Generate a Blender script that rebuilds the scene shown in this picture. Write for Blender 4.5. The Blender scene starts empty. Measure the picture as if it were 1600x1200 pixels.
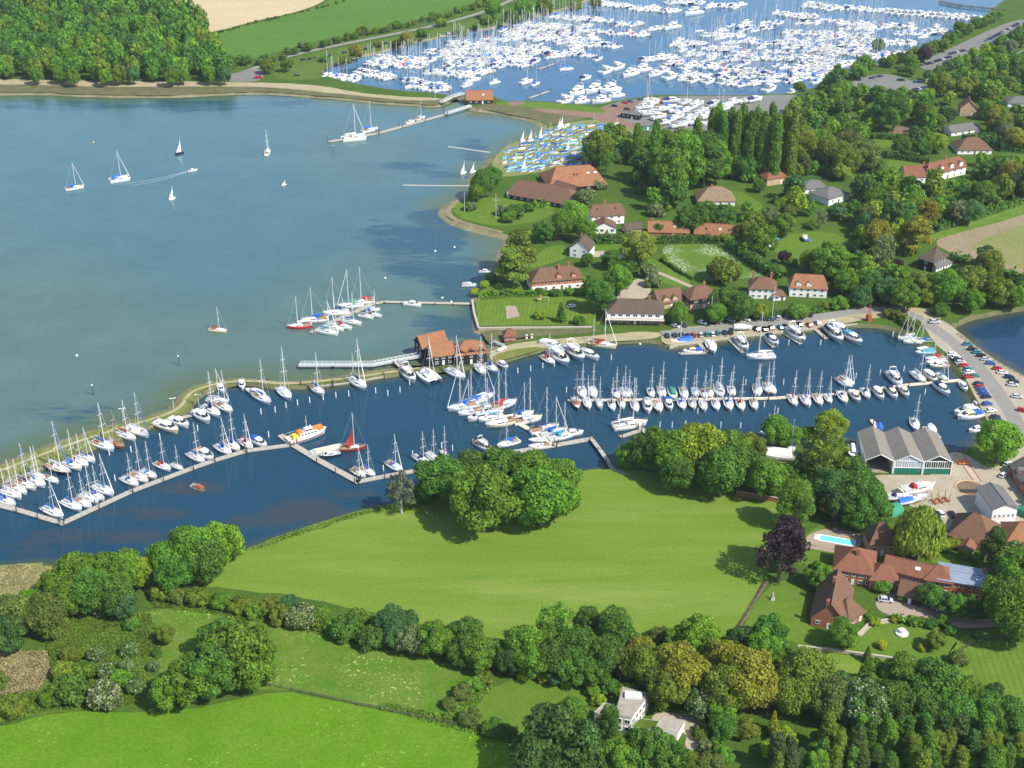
import bpy, bmesh, math, random
import numpy as np
from mathutils import Vector, Matrix
from mathutils.geometry import delaunay_2d_cdt
random.seed(7); RNG = np.random.default_rng(7)
S = bpy.context.scene
COL = S.collection
R = math.radians
# ------------------------------------------------------------------ camera
HC, TH, FPX = 251.2, R(28.0), 2070.0
cam = bpy.data.objects.new('camera', bpy.data.cameras.new('camera')); COL.objects.link(cam)
cam.location = (0, 0, HC); cam.rotation_euler = (R(90) - TH, 0, 0)
cam.data.sensor_width = 36; cam.data.lens = 36 * FPX / 1600
cam.data.clip_start = 5; cam.data.clip_end = 20000
S.camera = cam
S.render.resolution_x, S.render.resolution_y = 1024, 768
# ------------------------------------------------------------------ sky and sun
SUN_EL, SUN_AZ = R(47), math.atan2(0.80, -0.60)      # azimuth clockwise from +Y
w = bpy.data.worlds.new('World'); S.world = w; w.use_nodes = True
nt = w.node_tree; nt.nodes.clear()
sky = nt.nodes.new('ShaderNodeTexSky'); sky.sky_type = 'NISHITA'; sky.sun_disc = False
sky.sun_elevation = SUN_EL; sky.sun_rotation = SUN_AZ
sky.air_density = 1.0; sky.dust_density = 0.6; sky.ozone_density = 1.5
bg = nt.nodes.new('ShaderNodeBackground'); bg.inputs[1].default_value = 0.15
wo = nt.nodes.new('ShaderNodeOutputWorld')
nt.links.new(sky.outputs[0], bg.inputs[0]); nt.links.new(bg.outputs[0], wo.inputs[0])
sd = bpy.data.lights.new('sun', 'SUN'); sd.energy = 4.3; sd.angle = R(0.5); sd.color = (1.0, 0.95, 0.86)
sun = bpy.data.objects.new('sun', sd); COL.objects.link(sun)
sv = Vector((math.sin(SUN_AZ) * math.cos(SUN_EL), math.cos(SUN_AZ) * math.cos(SUN_EL), math.sin(SUN_EL)))
sun.rotation_euler = sv.to_track_quat('Z', 'Y').to_euler(); sun.location = (0, 0, 400)
vs = S.view_settings; vs.view_transform = 'Standard'; vs.look = 'None'; vs.gamma = 1; vs.exposure = 0.56; vs.use_curve_mapping = False
S.cycles.max_bounces = 5; S.cycles.diffuse_bounces = 2; S.cycles.glossy_bounces = 3
S.cycles.transmission_bounces = 3; S.cycles.transparent_max_bounces = 6; S.cycles.caustics_reflective = False; S.cycles.caustics_refractive = False
# ------------------------------------------------------------------ survey: a sight line of the camera meets a level plane
LAND = 1.2
CT, ST = math.cos(TH), math.sin(TH)
def P(px, py, z=LAND):
    u, v = (px - 800) / FPX, (600 - py) / FPX
    d = (u, CT + v * ST, -ST + v * CT)
    t = (z - HC) / d[2]
    return Vector((d[0] * t, d[1] * t, z))
def scale_at(p):
    return FPX / (p[1] * CT + (HC - p[2]) * ST)      # photo pixels per metre
def PX(p):
    dep = p[1] * CT + (HC - p[2]) * ST
    up = p[1] * ST + (p[2] - HC) * CT
    return 800 + FPX * p[0] / dep, 600 - FPX * up / dep
def heading(px, py, dx, dy, z=0):
    a, b = P(px - dx * .5, py - dy * .5, z), P(px + dx * .5, py + dy * .5, z)
    return math.atan2(b.y - a.y, b.x - a.x)
def inpoly(x, y, poly):
    x = np.asarray(x, float); y = np.asarray(y, float); res = np.zeros(x.shape, bool)
    n = len(poly)
    for i in range(n):
        x0, y0 = poly[i]; x1, y1 = poly[(i + 1) % n]
        if y0 == y1: continue
        c = ((y0 > y) != (y1 > y)) & (x < (x1 - x0) * (y - y0) / (y1 - y0) + x0)
        res ^= c
    return res
def chaikin(p, it=2, closed=True):
    for _ in range(it):
        q = []; n = len(p)
        if not closed: q.append(p[0])
        for i in range(n if closed else n - 1):
            a, b = p[i], p[(i + 1) % n]
            q.append((a[0] * .75 + b[0] * .25, a[1] * .75 + b[1] * .25)); q.append((a[0] * .25 + b[0] * .75, a[1] * .25 + b[1] * .75))
        if not closed: q.append(p[-1])
        p = q
    return p
# ------------------------------------------------------------------ object helpers
def O(name, me, parent=None, loc=None, rz=0, sc=None, mats=None, **props):
    o = bpy.data.objects.new(name, me); COL.objects.link(o)
    if parent is not None: o.parent = parent
    if loc is not None: o.location = loc
    if rz: o.rotation_euler = (0, 0, rz)
    if sc is not None: o.scale = sc if hasattr(sc, '__len__') else (sc, sc, sc)
    if mats:
        for i, m in enumerate(mats):
            if m is not None and i < len(o.material_slots):
                o.material_slots[i].link = 'OBJECT'; o.material_slots[i].material = m
    for k, v in props.items(): o[k] = v
    return o
class MB:
    """collects shapes, then makes one mesh"""
    def __init__(s): s.v = []; s.f = []; s.m = []
    def add(s, vs, fs, m=0, mat=None):
        b = len(s.v)
        s.v += [tuple(mat @ Vector(v)) if mat is not None else tuple(v) for v in vs]
        s.f += [tuple(b + i for i in f) for f in fs]; s.m += [m] * len(fs)
        return s
    def box(s, c, d, m=0, rz=0, top=1.0, mat=None):
        x, y, z = d[0] / 2, d[1] / 2, d[2] / 2; cs, sn = math.cos(rz), math.sin(rz)
        vs = []
        for k, t in ((-z, 1), (z, top)):
            for a, b in ((-x, -y), (x, -y), (x, y), (-x, y)):
                a *= t; b *= t
                vs.append((c[0] + a * cs - b * sn, c[1] + a * sn + b * cs, c[2] + k))
        return s.add(vs, [(3, 2, 1, 0), (4, 5, 6, 7), (0, 1, 5, 4), (1, 2, 6, 5), (2, 3, 7, 6), (3, 0, 4, 7)], m, mat)
    def cyl(s, a, b, r0, r1=None, n=6, m=0, cap=True):
        a, b = Vector(a), Vector(b); r1 = r0 if r1 is None else r1
        q = (b - a).to_track_quat('Z', 'Y'); vs = []
        for p, r in ((a, r0), (b, r1)):
            for i in range(n):
                t = 2 * math.pi * i / n; vs.append(p + q @ Vector((r * math.cos(t), r * math.sin(t), 0)))
        fs = [(i, (i + 1) % n, n + (i + 1) % n, n + i) for i in range(n)]
        if cap: fs += [tuple(range(n - 1, -1, -1)), tuple(range(n, 2 * n))]
        return s.add(vs, fs, m)
    def loft(s, rings, m=0, closed=False, cap=False):
        k = len(rings[0]); vs = [p for r in rings for p in r]; fs = []
        for i in range(len(rings) - 1):
            for j in range(k if closed else k - 1):
                a = i * k + j; b = i * k + (j + 1) % k
                fs.append((a, b, b + k, a + k))
        if cap: fs += [tuple(range(k - 1, -1, -1)), tuple(range((len(rings) - 1) * k, len(rings) * k))]
        return s.add(vs, fs, m)
    def dome(s, c, r, m=0, n=8, k=4, half=True):
        rings = []
        for i in range(k + 1):
            t = (math.pi / 2 if half else math.pi) * i / k
            rr = math.cos(t) if half else math.sin(t); zz = math.sin(t) if half else -math.cos(t)
            rings.append([(c[0] + r[0] * max(rr, .001) * math.cos(2 * math.pi * j / n), c[1] + r[1] * max(rr, .001) * math.sin(2 * math.pi * j / n), c[2] + r[2] * zz) for j in range(n)])
        return s.loft(rings, m, closed=True)
    def mesh(s, name, mats, smooth=False):
        me = bpy.data.meshes.new(name); me.from_pydata(s.v, [], s.f)
        for m in mats: me.materials.append(m)
        if len(mats) > 1: me.polygons.foreach_set('material_index', s.m)
        if smooth: me.polygons.foreach_set('use_smooth', [True] * len(me.polygons))
        me.update(); return me
def np_mesh(name, V, F, mats, midx=None, smooth=False):
    me = bpy.data.meshes.new(name); k = F.shape[1]
    me.vertices.add(len(V)); me.vertices.foreach_set('co', np.ascontiguousarray(V, np.float32).ravel())
    me.loops.add(F.size); me.loops.foreach_set('vertex_index', np.ascontiguousarray(F, np.int32).ravel())
    me.polygons.add(len(F)); me.polygons.foreach_set('loop_start', np.arange(0, F.size, k, dtype=np.int32))
    me.polygons.foreach_set('loop_total', np.full(len(F), k, np.int32))
    for m in mats: me.materials.append(m)
    if midx is not None: me.polygons.foreach_set('material_index', np.ascontiguousarray(midx, np.int32))
    if smooth: me.polygons.foreach_set('use_smooth', np.ones(len(F), bool))
    me.update(calc_edges=True); return me
def empty(name, loc, rz=0, sc=1.0):
    o = bpy.data.objects.new(name, None); COL.objects.link(o); o.location = loc; o.rotation_euler = (0, 0, rz)
    o.scale = sc if hasattr(sc, '__len__') else (sc, sc, sc); o.empty_display_size = .5
    return o
def copy_tree(o, parent=None):
    c = o.copy(); COL.objects.link(c)
    if parent is not None: c.parent = parent
    for ch in o.children: copy_tree(ch, c)
    return c
# ------------------------------------------------------------------ labels: look + place, with an ordinal where several share both
REG = []; ENDS = {}
def tag(o, look, place, cat, group=None):
    REG.append((o, look, place)); o['category'] = cat; o['label'] = look + ' ' + place
    if group: o['group'] = group
    return o
ONES = 'zeroth first second third fourth fifth sixth seventh eighth ninth tenth eleventh twelfth thirteenth fourteenth fifteenth sixteenth seventeenth eighteenth nineteenth'.split()
CARD = 'zero one two three four five six seven eight nine'.split()
TENS = {20: 'twent', 30: 'thirt', 40: 'fort', 50: 'fift', 60: 'sixt', 70: 'sevent', 80: 'eight', 90: 'ninet'}
def ordinal(n):
    if n < 20: return ONES[n]
    h = '' if n < 100 else ('one-hundred-and-' if n < 200 else 'two-hundred-and-'); n = n % 100
    if n == 0: return h[:-5] + 'th'
    if n < 20: return h + ONES[n]
    t, u = n // 10 * 10, n % 10
    return h + (TENS[t] + 'ieth' if u == 0 else TENS[t] + 'y-' + ONES[u])
def finish_labels():
    d = {}
    for o, look, place in REG: d.setdefault((look, place), []).append(o)
    for (look, place), os_ in d.items():
        if len(os_) == 1: os_[0]['label'] = (look + ' ' + place).strip(); continue
        os_.sort(key=lambda o: PX(o.matrix_world.translation if o.parent else o.location)[0])
        n = len(os_)
        for i, o in enumerate(os_):
            end = ENDS.get(place, 'harbour side')
            q = 'nearest ' + end if i == 0 else 'farthest from ' + end if i == n - 1 else ordinal(i + 1) + ' from ' + end
            o['label'] = f'{look} {place}, {q}'
# ------------------------------------------------------------------ materials
MATS = {}
def nodes(m):
    m.use_nodes = True; t = m.node_tree; t.nodes.clear()
    o = t.nodes.new('ShaderNodeOutputMaterial'); b = t.nodes.new('ShaderNodeBsdfPrincipled')
    t.links.new(b.outputs[0], o.inputs[0]); return t, b, o
def nn(t, ty, **kw):
    n = t.nodes.new(ty)
    for k, v in kw.items(): setattr(n, k, v)
    return n
def mixc(t, fac, a, b, mode='MIX'):
    m = nn(t, 'ShaderNodeMix', data_type='RGBA', blend_type=mode)
    for s, v in ((m.inputs[0], fac), (m.inputs[6], a), (m.inputs[7], b)):
        if hasattr(v, 'is_linked'): t.links.new(v, s)
        elif isinstance(v, (int, float)): s.default_value = v
        else: s.default_value = (*v, 1)
    return m.outputs[2]
def mth(t, op, a, b=0.5, c=None, clamp=False):
    m = nn(t, 'ShaderNodeMath', operation=op, use_clamp=clamp)
    for i, v in enumerate((a, b, c)):
        if v is None: continue
        if hasattr(v, 'is_linked'): t.links.new(v, m.inputs[i])
        else: m.inputs[i].default_value = v
    return m.outputs[0]
def ramp(t, fac, lo, hi):
    m = nn(t, 'ShaderNodeMapRange'); t.links.new(fac, m.inputs[0]); m.inputs[1].default_value = lo; m.inputs[2].default_value = hi
    return m.outputs[0]
def world_pos(t, sx=1, sy=1, rz=0.0):
    g = nn(t, 'ShaderNodeNewGeometry'); mp = nn(t, 'ShaderNodeMapping')
    t.links.new(g.outputs[0], mp.inputs[0]); mp.inputs[3].default_value = (sx, sy, 1); mp.inputs[2].default_value = (0, 0, rz)
    return mp.outputs[0]
def noise(t, vec, scale, detail=4, rough=.55):
    n = nn(t, 'ShaderNodeTexNoise'); n.inputs['Scale'].default_value = scale; n.inputs['Detail'].default_value = detail; n.inputs['Roughness'].default_value = rough
    if vec is not None: t.links.new(vec, n.inputs['Vector'])
    return n.outputs[0]
def mat(name, col, rough=.6, var=.12, scale=1.5, spec=.3, metal=0, objvar=.0, bump=0.0, objspace=True):
    if name in MATS: return MATS[name]
    m = bpy.data.materials.new(name); t, b, o = nodes(m)
    if objspace:
        tc = nn(t, 'ShaderNodeTexCoord'); vec = tc.outputs['Object']
    else: vec = world_pos(t)
    n = noise(t, vec, scale, 5)
    f = mth(t, 'MULTIPLY_ADD', n, 2 * var, 1 - var)
    if objvar:
        oi = nn(t, 'ShaderNodeObjectInfo'); f = mth(t, 'MULTIPLY', f, mth(t, 'MULTIPLY_ADD', oi.outputs['Random'], 2 * objvar, 1 - objvar))
    c = mixc(t, 1.0, col, f, 'MULTIPLY')
    t.links.new(c, b.inputs['Base Color']); b.inputs['Roughness'].default_value = rough; b.inputs['Metallic'].default_value = metal
    b.inputs['Specular IOR Level'].default_value = spec
    if bump:
        bp = nn(t, 'ShaderNodeBump'); bp.inputs['Strength'].default_value = bump; bp.inputs['Distance'].default_value = .1
        t.links.new(n, bp.inputs['Height']); t.links.new(bp.outputs[0], b.inputs['Normal'])
    MATS[name] = m; return m
def field(name, c1, c2, c3, s1=.02, s2=.12, s3=1.2, stripe=None, rz=0.0, sx=1, sy=1, speck=None, lo=.35, hi=.65):
    """ground cover: broad patches, mid patches, fine grain, optional mown or tilled stripes and flower specks"""
    m = bpy.data.materials.new(name); t, b, o = nodes(m)
    v = world_pos(t); vs_ = world_pos(t, sx, sy, rz)
    c1, c2, c3 = [tuple(x * .74 for x in c_) for c_ in (c1, c2, c3)]
    a = ramp(t, noise(t, vs_ if sx != 1 else v, s1, 6, .65), lo, hi); c = ramp(t, noise(t, vs_, s2, 5, .65), .35, .68); d = noise(t, v, s3, 3, .7)
    col = mixc(t, a, c1, c2); col = mixc(t, mth(t, 'MULTIPLY', c, .75), col, c3)
    col = mixc(t, 1.0, col, mth(t, 'MULTIPLY_ADD', d, 1.1, .45), 'MULTIPLY')
    if stripe:
        wv = nn(t, 'ShaderNodeTexWave', wave_type='BANDS', bands_direction='X'); wv.inputs['Scale'].default_value = stripe[0]; wv.inputs['Distortion'].default_value = stripe[2] if len(stripe) > 2 else 1.5
        wv.inputs['Detail'].default_value = 2; wv.inputs['Detail Scale'].default_value = .6
        t.links.new(world_pos(t, 1, 1, rz), wv.inputs['Vector'])
        col = mixc(t, 1.0, col, mth(t, 'MULTIPLY_ADD', wv.outputs[1], stripe[1], 1 - stripe[1] / 2), 'MULTIPLY')
    if speck:
        sp = ramp(t, noise(t, v, speck[1], 2, .8), speck[2], speck[2] + .06); pt = ramp(t, noise(t, v, .06, 3), speck[3] if len(speck) > 3 else .45, .62)
        col = mixc(t, mth(t, 'MULTIPLY', sp, pt), col, speck[0])
    t.links.new(col, b.inputs['Base Color']); b.inputs['Roughness'].default_value = .95; b.inputs['Specular IOR Level'].default_value = .1
    bp = nn(t, 'ShaderNodeBump'); bp.inputs['Strength'].default_value = .6; bp.inputs['Distance'].default_value = .25
    t.links.new(d, bp.inputs['Height']); t.links.new(bp.outputs[0], b.inputs['Normal'])
    MATS[name] = m; return m
def leaf(name, col, col2=None, trans=.38, blossom=None, bf=.3):
    m = bpy.data.materials.new(name); t, b, o = nodes(m)
    g = nn(t, 'ShaderNodeNewGeometry'); oi = nn(t, 'ShaderNodeObjectInfo')
    col2 = col2 or tuple(c * 1.6 for c in col)
    c = mixc(t, g.outputs['Random Per Island'], tuple(x * .80 for x in col), tuple(a * .25 + b * .75 for a, b in zip(col, col2)))
    n = ramp(t, noise(t, world_pos(t), .22, 3), .3, .7)
    c = mixc(t, 1.0, c, mth(t, 'MULTIPLY_ADD', n, .55, .7), 'MULTIPLY')
    hs = nn(t, 'ShaderNodeHueSaturation'); t.links.new(c, hs.inputs['Color'])
    t.links.new(mth(t, 'MULTIPLY_ADD', oi.outputs['Random'], .022, .474), hs.inputs['Hue'])
    t.links.new(mth(t, 'MULTIPLY_ADD', oi.outputs['Random'], .4, .92), hs.inputs['Value'])
    c = hs.outputs[0]
    if blossom:
        r2 = mth(t, 'FRACT', mth(t, 'MULTIPLY', g.outputs['Random Per Island'], 7.31))
        c = mixc(t, mth(t, 'LESS_THAN', r2, bf), c, blossom)
    t.links.new(c, b.inputs['Base Color']); b.inputs['Roughness'].default_value = .65; b.inputs['Specular IOR Level'].default_value = .25
    tr = nn(t, 'ShaderNodeBsdfTranslucent'); t.links.new(c, tr.inputs[0]); mx = nn(t, 'ShaderNodeMixShader'); mx.inputs[0].default_value = trans
    t.links.new(b.outputs[0], mx.inputs[1]); t.links.new(tr.outputs[0], mx.inputs[2]); t.links.new(mx.outputs[0], o.inputs[0])
    MATS[name] = m; return m
leaf('leaf_mid', (0.0778, 0.2052, 0.0151), (0.1740, 0.3780, 0.0312))
leaf('leaf_bright', (0.1078, 0.2557, 0.0166), (0.2304, 0.4608, 0.0338))
leaf('leaf_deep', (0.0518, 0.1534, 0.0173), (0.1176, 0.2940, 0.0336))
leaf('leaf_dark', (0.0389, 0.1037, 0.0194), (0.0840, 0.2016, 0.0360))
leaf('leaf_blue', (0.0470, 0.1452, 0.0415), (0.1075, 0.2765, 0.0768))
leaf('leaf_olive', (0.1134, 0.1890, 0.0173), (0.2220, 0.3300, 0.0336))
leaf('leaf_gold', (0.1782, 0.2052, 0.0194), (0.3600, 0.3780, 0.0360))
leaf('leaf_lime', (0.1659, 0.2765, 0.0166), (0.3456, 0.5069, 0.0307))
leaf('leaf_brown', (0.1026, 0.1620, 0.0281), (0.1860, 0.2580, 0.0504))
leaf('leaf_copper', (0.0294, 0.0147, 0.0189), (0.0578, 0.0294, 0.0357), trans=.15)
leaf('leaf_willow', (0.1728, 0.2557, 0.0248), (0.3456, 0.4608, 0.0522))
leaf('leaf_yellow', (.30, .38, .02), (.46, .52, .03))
leaf('leaf_blossom', (0.0630, 0.1313, 0.0189), (0.1155, 0.2100, 0.0315), blossom=(.38, .40, .22), bf=.36)
leaf('leaf_whiteflower', (0.0525, 0.1418, 0.0189), (0.0945, 0.2100, 0.0315), blossom=(.48, .50, .34), bf=.15)
leaf('leaf_pine', (0.0581, 0.1078, 0.0276), (0.1306, 0.2150, 0.0492))
leaf('leaf_silver', (0.1365, 0.1785, 0.0945), (0.2310, 0.2730, 0.1575))
leaf('reed', (.300, .285, .110), (.480, .430, .200), trans=.2)
leaf('rough_green', (.090, .175, .016), (.155, .255, .026))
mat('bark', (.12, .095, .07), .95, .3, 3, bump=.5); mat('pale_bark', (.42, .40, .34), .9, .3, 3)
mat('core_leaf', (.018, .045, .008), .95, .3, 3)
# ground
field('ground_grass', (.075, .145, .018), (.105, .180, .022), (.060, .120, .018))
field('meadow', (.175, .285, .030), (.275, .345, .072), (.140, .255, .022), s1=.016, s2=.06, s3=1.6, sx=.35, sy=2.6, rz=.12, lo=.42, hi=.72)
field('lush_grass', (.100, .240, .008), (.135, .280, .012), (.160, .285, .024), s1=.02, s2=.10, s3=1.4, speck=((.55, .60, .18), 1.1, .66))
field('rough_pasture', (.080, .205, .010), (.125, .240, .020), (.190, .245, .050), s1=.03, s2=.16, s3=1.3, speck=((.45, .48, .16), .9, .60))
field('far_pasture', (.090, .215, .026), (.120, .250, .036), (.110, .195, .034), s1=.012, s2=.06, s3=.6, sx=.4, sy=2)
field('stubble', (.66, .52, .30), (.70, .57, .34), (.60, .47, .27), s1=.01, s2=.05, s3=.7, sx=.3, sy=3)
field('lawn', (.125, .225, .022), (.165, .250, .032), (.105, .205, .020), s1=.04, s2=.2, s3=1.8)
field('striped_lawn', (.135, .225, .022), (.180, .260, .036), (.115, .205, .020), s1=.04, s2=.2, s3=1.8, stripe=(.16, .16, .8), rz=.1)
field('flower_meadow', (.110, .220, .020), (.140, .235, .036), (.100, .190, .020), s3=1.5, speck=((.40, .45, .30), .8, .50, .46))
field('scrub_ground', (.080, .165, .016), (.120, .200, .022), (.150, .190, .050), s1=.03, s2=.15)
field('marsh', (.300, .310, .110), (.380, .350, .150), (.150, .225, .050), s1=.03, s2=.14, sx=.5, sy=1.6)
field('tilled', (.340, .260, .165), (.400, .310, .200), (.300, .255, .130), s1=.03, s2=.15, s3=1.2, stripe=(.12, .2, 1.5), rz=-.6)
field('crop_rows', (.210, .260, .060), (.270, .280, .090), (.330, .290, .140), s1=.03, s2=.12, s3=1.1, stripe=(.13, .45, 2.0), rz=-.62)
field('gravel', (.500, .430, .310), (.560, .480, .350), (.430, .370, .270), s1=.05, s2=.3, s3=2.2)
field('yard', (.400, .345, .255), (.470, .400, .300), (.330, .290, .225), s1=.05, s2=.22, s3=1.8)
field('sand', (.500, .420, .255), (.560, .470, .290), (.360, .320, .170), s1=.05, s2=.22, s3=1.6)
field('shingle', (.300, .265, .155), (.400, .340, .200), (.135, .140, .060), s1=.04, s2=.16, s3=1.2, sx=1, sy=1)
field('mud', (.165, .165, .070), (.235, .205, .110), (.085, .110, .040), s1=.04, s2=.16, s3=1.4)
field('asphalt', (.250, .240, .220), (.290, .280, .255), (.220, .212, .195), s1=.05, s2=.3, s3=2.4)
field('road', (.330, .310, .270), (.370, .345, .300), (.290, .275, .245), s1=.05, s2=.3, s3=2.4)
field('brick_paving', (.300, .190, .140), (.350, .225, .165), (.270, .180, .135), s1=.06, s2=.3, s3=2.4)
field('paving', (.460, .360, .270), (.500, .390, .300), (.420, .330, .250), s1=.05, s2=.4, s3=2.5)
field('earth', (.240, .165, .110), (.280, .190, .130), (.200, .145, .095), s2=.4)
field('dinghy_grass', (.260, .280, .090), (.340, .320, .150), (.180, .245, .060), s1=.05, s2=.25)
field('embankment', (.210, .245, .050), (.275, .270, .085), (.130, .190, .030), s1=.05, s2=.25, s3=1.3)
# boats, buildings, vehicles
mat('gelcoat', (.72, .72, .70), .35, .04, 2, objvar=.04, spec=.4); mat('deck_white', (.64, .64, .60), .6, .08, 3, objvar=.08)
mat('cream', (.66, .58, .40), .5, .1, 2); mat('navy', (.015, .022, .06), .35, .1, 2); mat('light_blue', (.35, .56, .66), .45, .1, 2)
mat('sea_green', (.20, .50, .42), .5, .1, 2); mat('dark_red', (.24, .03, .025), .5, .15, 2); mat('red', (.60, .035, .03), .5, .1, 2)
mat('orange', (.75, .20, .04), .55, .1, 2); mat('yellow', (.80, .52, .05), .55, .1, 2); mat('teak', (.34, .20, .10), .7, .2, 4)
mat('varnish', (.28, .12, .045), .4, .2, 4); mat('canvas_blue', (.025, .13, .48), .8, .15, 3, objvar=.3); mat('canvas_navy', (.02, .035, .13), .85, .15, 3)
mat('canvas_white', (.74, .73, .70), .85, .08, 3); mat('canvas_grey', (.40, .42, .42), .85, .1, 3); mat('canvas_red', (.42, .03, .03), .85, .15, 3)
mat('canvas_green', (.05, .25, .16), .85, .15, 3); mat('canvas_teal', (.05, .30, .42), .85, .15, 3); mat('grey_deck', (.50, .50, .48), .7, .12, 3)
mat('dark_glass', (.02, .026, .032), .08, .1, 3, spec=.6); mat('spar', (.62, .62, .61), .5, .03, 2); mat('sailcloth', (.80, .80, .78), .8, .06, 2)
mat('tan_sail', (.36, .06, .035), .85, .15, 2); mat('antifoul', (.10, .025, .02), .8, .15, 2); mat('rubber', (.02, .02, .02), .8, .1, 2)
mat('planking', (.36, .33, .28), .85, .25, 2.5, bump=.3); mat('pale_planking', (.62, .54, .40), .85, .2, 2.5); mat('pile_dark', (.07, .06, .05), .9, .3, 2)
mat('white_paint', (.80, .79, .76), .6, .06, 1.2); mat('render_white', (.80, .78, .73), .8, .07, .6); mat('black_board', (.022, .021, .022), .8, .3, 1.5)
mat('brick_red', (.34, .135, .075), .9, .22, 1.8); mat('brick_orange', (.48, .15, .055), .9, .2, 1.8); mat('brick_tan', (.48, .33, .19), .9, .2, 1.8); mat('brown_board', (.15, .085, .06), .85, .2, 2)
mat('stone', (.42, .38, .30), .95, .25, 1.4, bump=.5)
def roofmat(name, c1, c2, moss=.25):
    m = bpy.data.materials.new(name); t, b, o = nodes(m)
    tc = nn(t, 'ShaderNodeTexCoord'); v = tc.outputs['Object']
    a = noise(t, v, .5, 5, .7); f = noise(t, v, 6, 3, .8)
    wv = nn(t, 'ShaderNodeTexWave', wave_type='BANDS', bands_direction='Z'); wv.inputs['Scale'].default_value = 1.6; wv.inputs['Distortion'].default_value = .4; t.links.new(v, wv.inputs['Vector'])
    c = mixc(t, ramp(t, a, .35, .65), c1, c2); c = mixc(t, 1.0, c, mth(t, 'MULTIPLY_ADD', f, .8, .6), 'MULTIPLY')
    c = mixc(t, 1.0, c, mth(t, 'MULTIPLY_ADD', wv.outputs[1], .16, .92), 'MULTIPLY')
    c = mixc(t, mth(t, 'MULTIPLY', ramp(t, noise(t, v, .9, 5, .75), .52, .7), moss), c, (.17, .16, .07))
    t.links.new(c, b.inputs['Base Color']); b.inputs['Roughness'].default_value = .9; b.inputs['Specular IOR Level'].default_value = .15
    bp = nn(t, 'ShaderNodeBump'); bp.inputs['Strength'].default_value = .5; bp.inputs['Distance'].default_value = .08; t.links.new(wv.outputs[1], bp.inputs['Height']); t.links.new(bp.outputs[0], b.inputs['Normal'])
    MATS[name] = m
roofmat('tile_orange', (.32, .148, .072), (.25, .112, .060), .2); roofmat('tile_red', (.235, .098, .058), (.185, .080, .050), .3); roofmat('tile_brown', (.185, .098, .060), (.140, .080, .054), .4)
roofmat('tile_dark', (.118, .082, .060), (.092, .070, .056), .5); roofmat('slate', (.155, .150, .145), (.130, .125, .12), .3); roofmat('thatch', (.27, .19, .115), (.21, .145, .092), .2); roofmat('asbestos', (.235, .215, .178), (.19, .175, .148), .45)
roofmat('felt_pale', (.40, .36, .30), (.30, .25, .20), .4); roofmat('lead_grey', (.25, .30, .37), (.20, .245, .30), .0)
CARC = {}
for nm, c in dict(black=(.012, .012, .014), navy=(.012, .025, .085), silver=(.50, .52, .54), white=(.78, .78, .77), red=(.50, .02, .02), blue=(.03, .10, .34), green=(.02, .20, .14), grey=(.14, .15, .16), teal=(.03, .22, .26)).items():
    CARC[nm] = mat('car_' + nm, c, .25, .03, 2, spec=.5)
# water: bottom seen through it by depth and weed (vertex attributes hold where the bottom is shallow or weedy, and a painted reflection tint)
def water(name, deep, shallow, weed, rough=.08, bs=.35, bstr=.10, tint_col=None):
    m = bpy.data.materials.new(name); t, b, o = nodes(m)
    a1 = nn(t, 'ShaderNodeAttribute', attribute_name='shallow'); a2 = nn(t, 'ShaderNodeAttribute', attribute_name='weed'); a3 = nn(t, 'ShaderNodeAttribute', attribute_name='reflection_tint')
    v = world_pos(t); n1 = noise(t, v, .03, 5, .65); n2 = noise(t, world_pos(t, .45, 1.5, .25), .055, 6, .75); n3 = noise(t, v, .35, 4, .7)
    c = mixc(t, a3.outputs[2], deep, tint_col or deep)  # changing sky reflection by view angle, partly depth, painted into the colour
    c = mixc(t, 1.0, c, mth(t, 'MULTIPLY_ADD', n1, .5, .75), 'MULTIPLY')
    f = mth(t, 'ADD', a1.outputs[2], mth(t, 'MULTIPLY_ADD', n2, .8, -.4)); f = mth(t, 'MULTIPLY', ramp(t, f, .25, .85), ramp(t, a1.outputs[2], .0, .3))
    c = mixc(t, f, c, shallow)
    g = ramp(t, mth(t, 'ADD', mth(t, 'MULTIPLY', a2.outputs[2], .8), mth(t, 'MULTIPLY_ADD', n2, 3.6, -1.8)), .15, .65); g = mth(t, 'MULTIPLY', g, mth(t, 'MULTIPLY_ADD', n3, .8, .4, True))
    g = mth(t, 'MULTIPLY', g, ramp(t, a2.outputs[2], .03, .25))
    c = mixc(t, g, c, weed)
    t.links.new(c, b.inputs['Base Color']); b.inputs['Roughness'].default_value = rough; b.inputs['IOR'].default_value = 1.33; b.inputs['Specular IOR Level'].default_value = .5
    w1 = noise(t, world_pos(t, 1, 2.2, .4), bs, 4, .6); bp = nn(t, 'ShaderNodeBump'); bp.inputs['Strength'].default_value = bstr; bp.inputs['Distance'].default_value = .25
    t.links.new(w1, bp.inputs['Height']); t.links.new(bp.outputs[0], b.inputs['Normal'])
    MATS[name] = m
water('harbour_water', (.058, .130, .142), (.080, .115, .060), (.015, .062, .098), .12, .35, .25, tint_col=(.080, .136, .118))  # last colour: greener water, imitating weaker sky reflection and partly depth
water('pool_water', (.010, .047, .080), (.045, .062, .040), (.036, .046, .052), .035, .3, .035)
water('marina_water', (.035, .110, .195), (.060, .100, .090), (.04, .1, .15), .10, .35, .15)
water('pond_water', (.010, .040, .080), (.060, .070, .035), (.05, .06, .04), .05, .3, .05)
water('swimming_water', (.16, .62, .78), (.16, .62, .78), (.16, .62, .78), .04, .9, .1)
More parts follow.
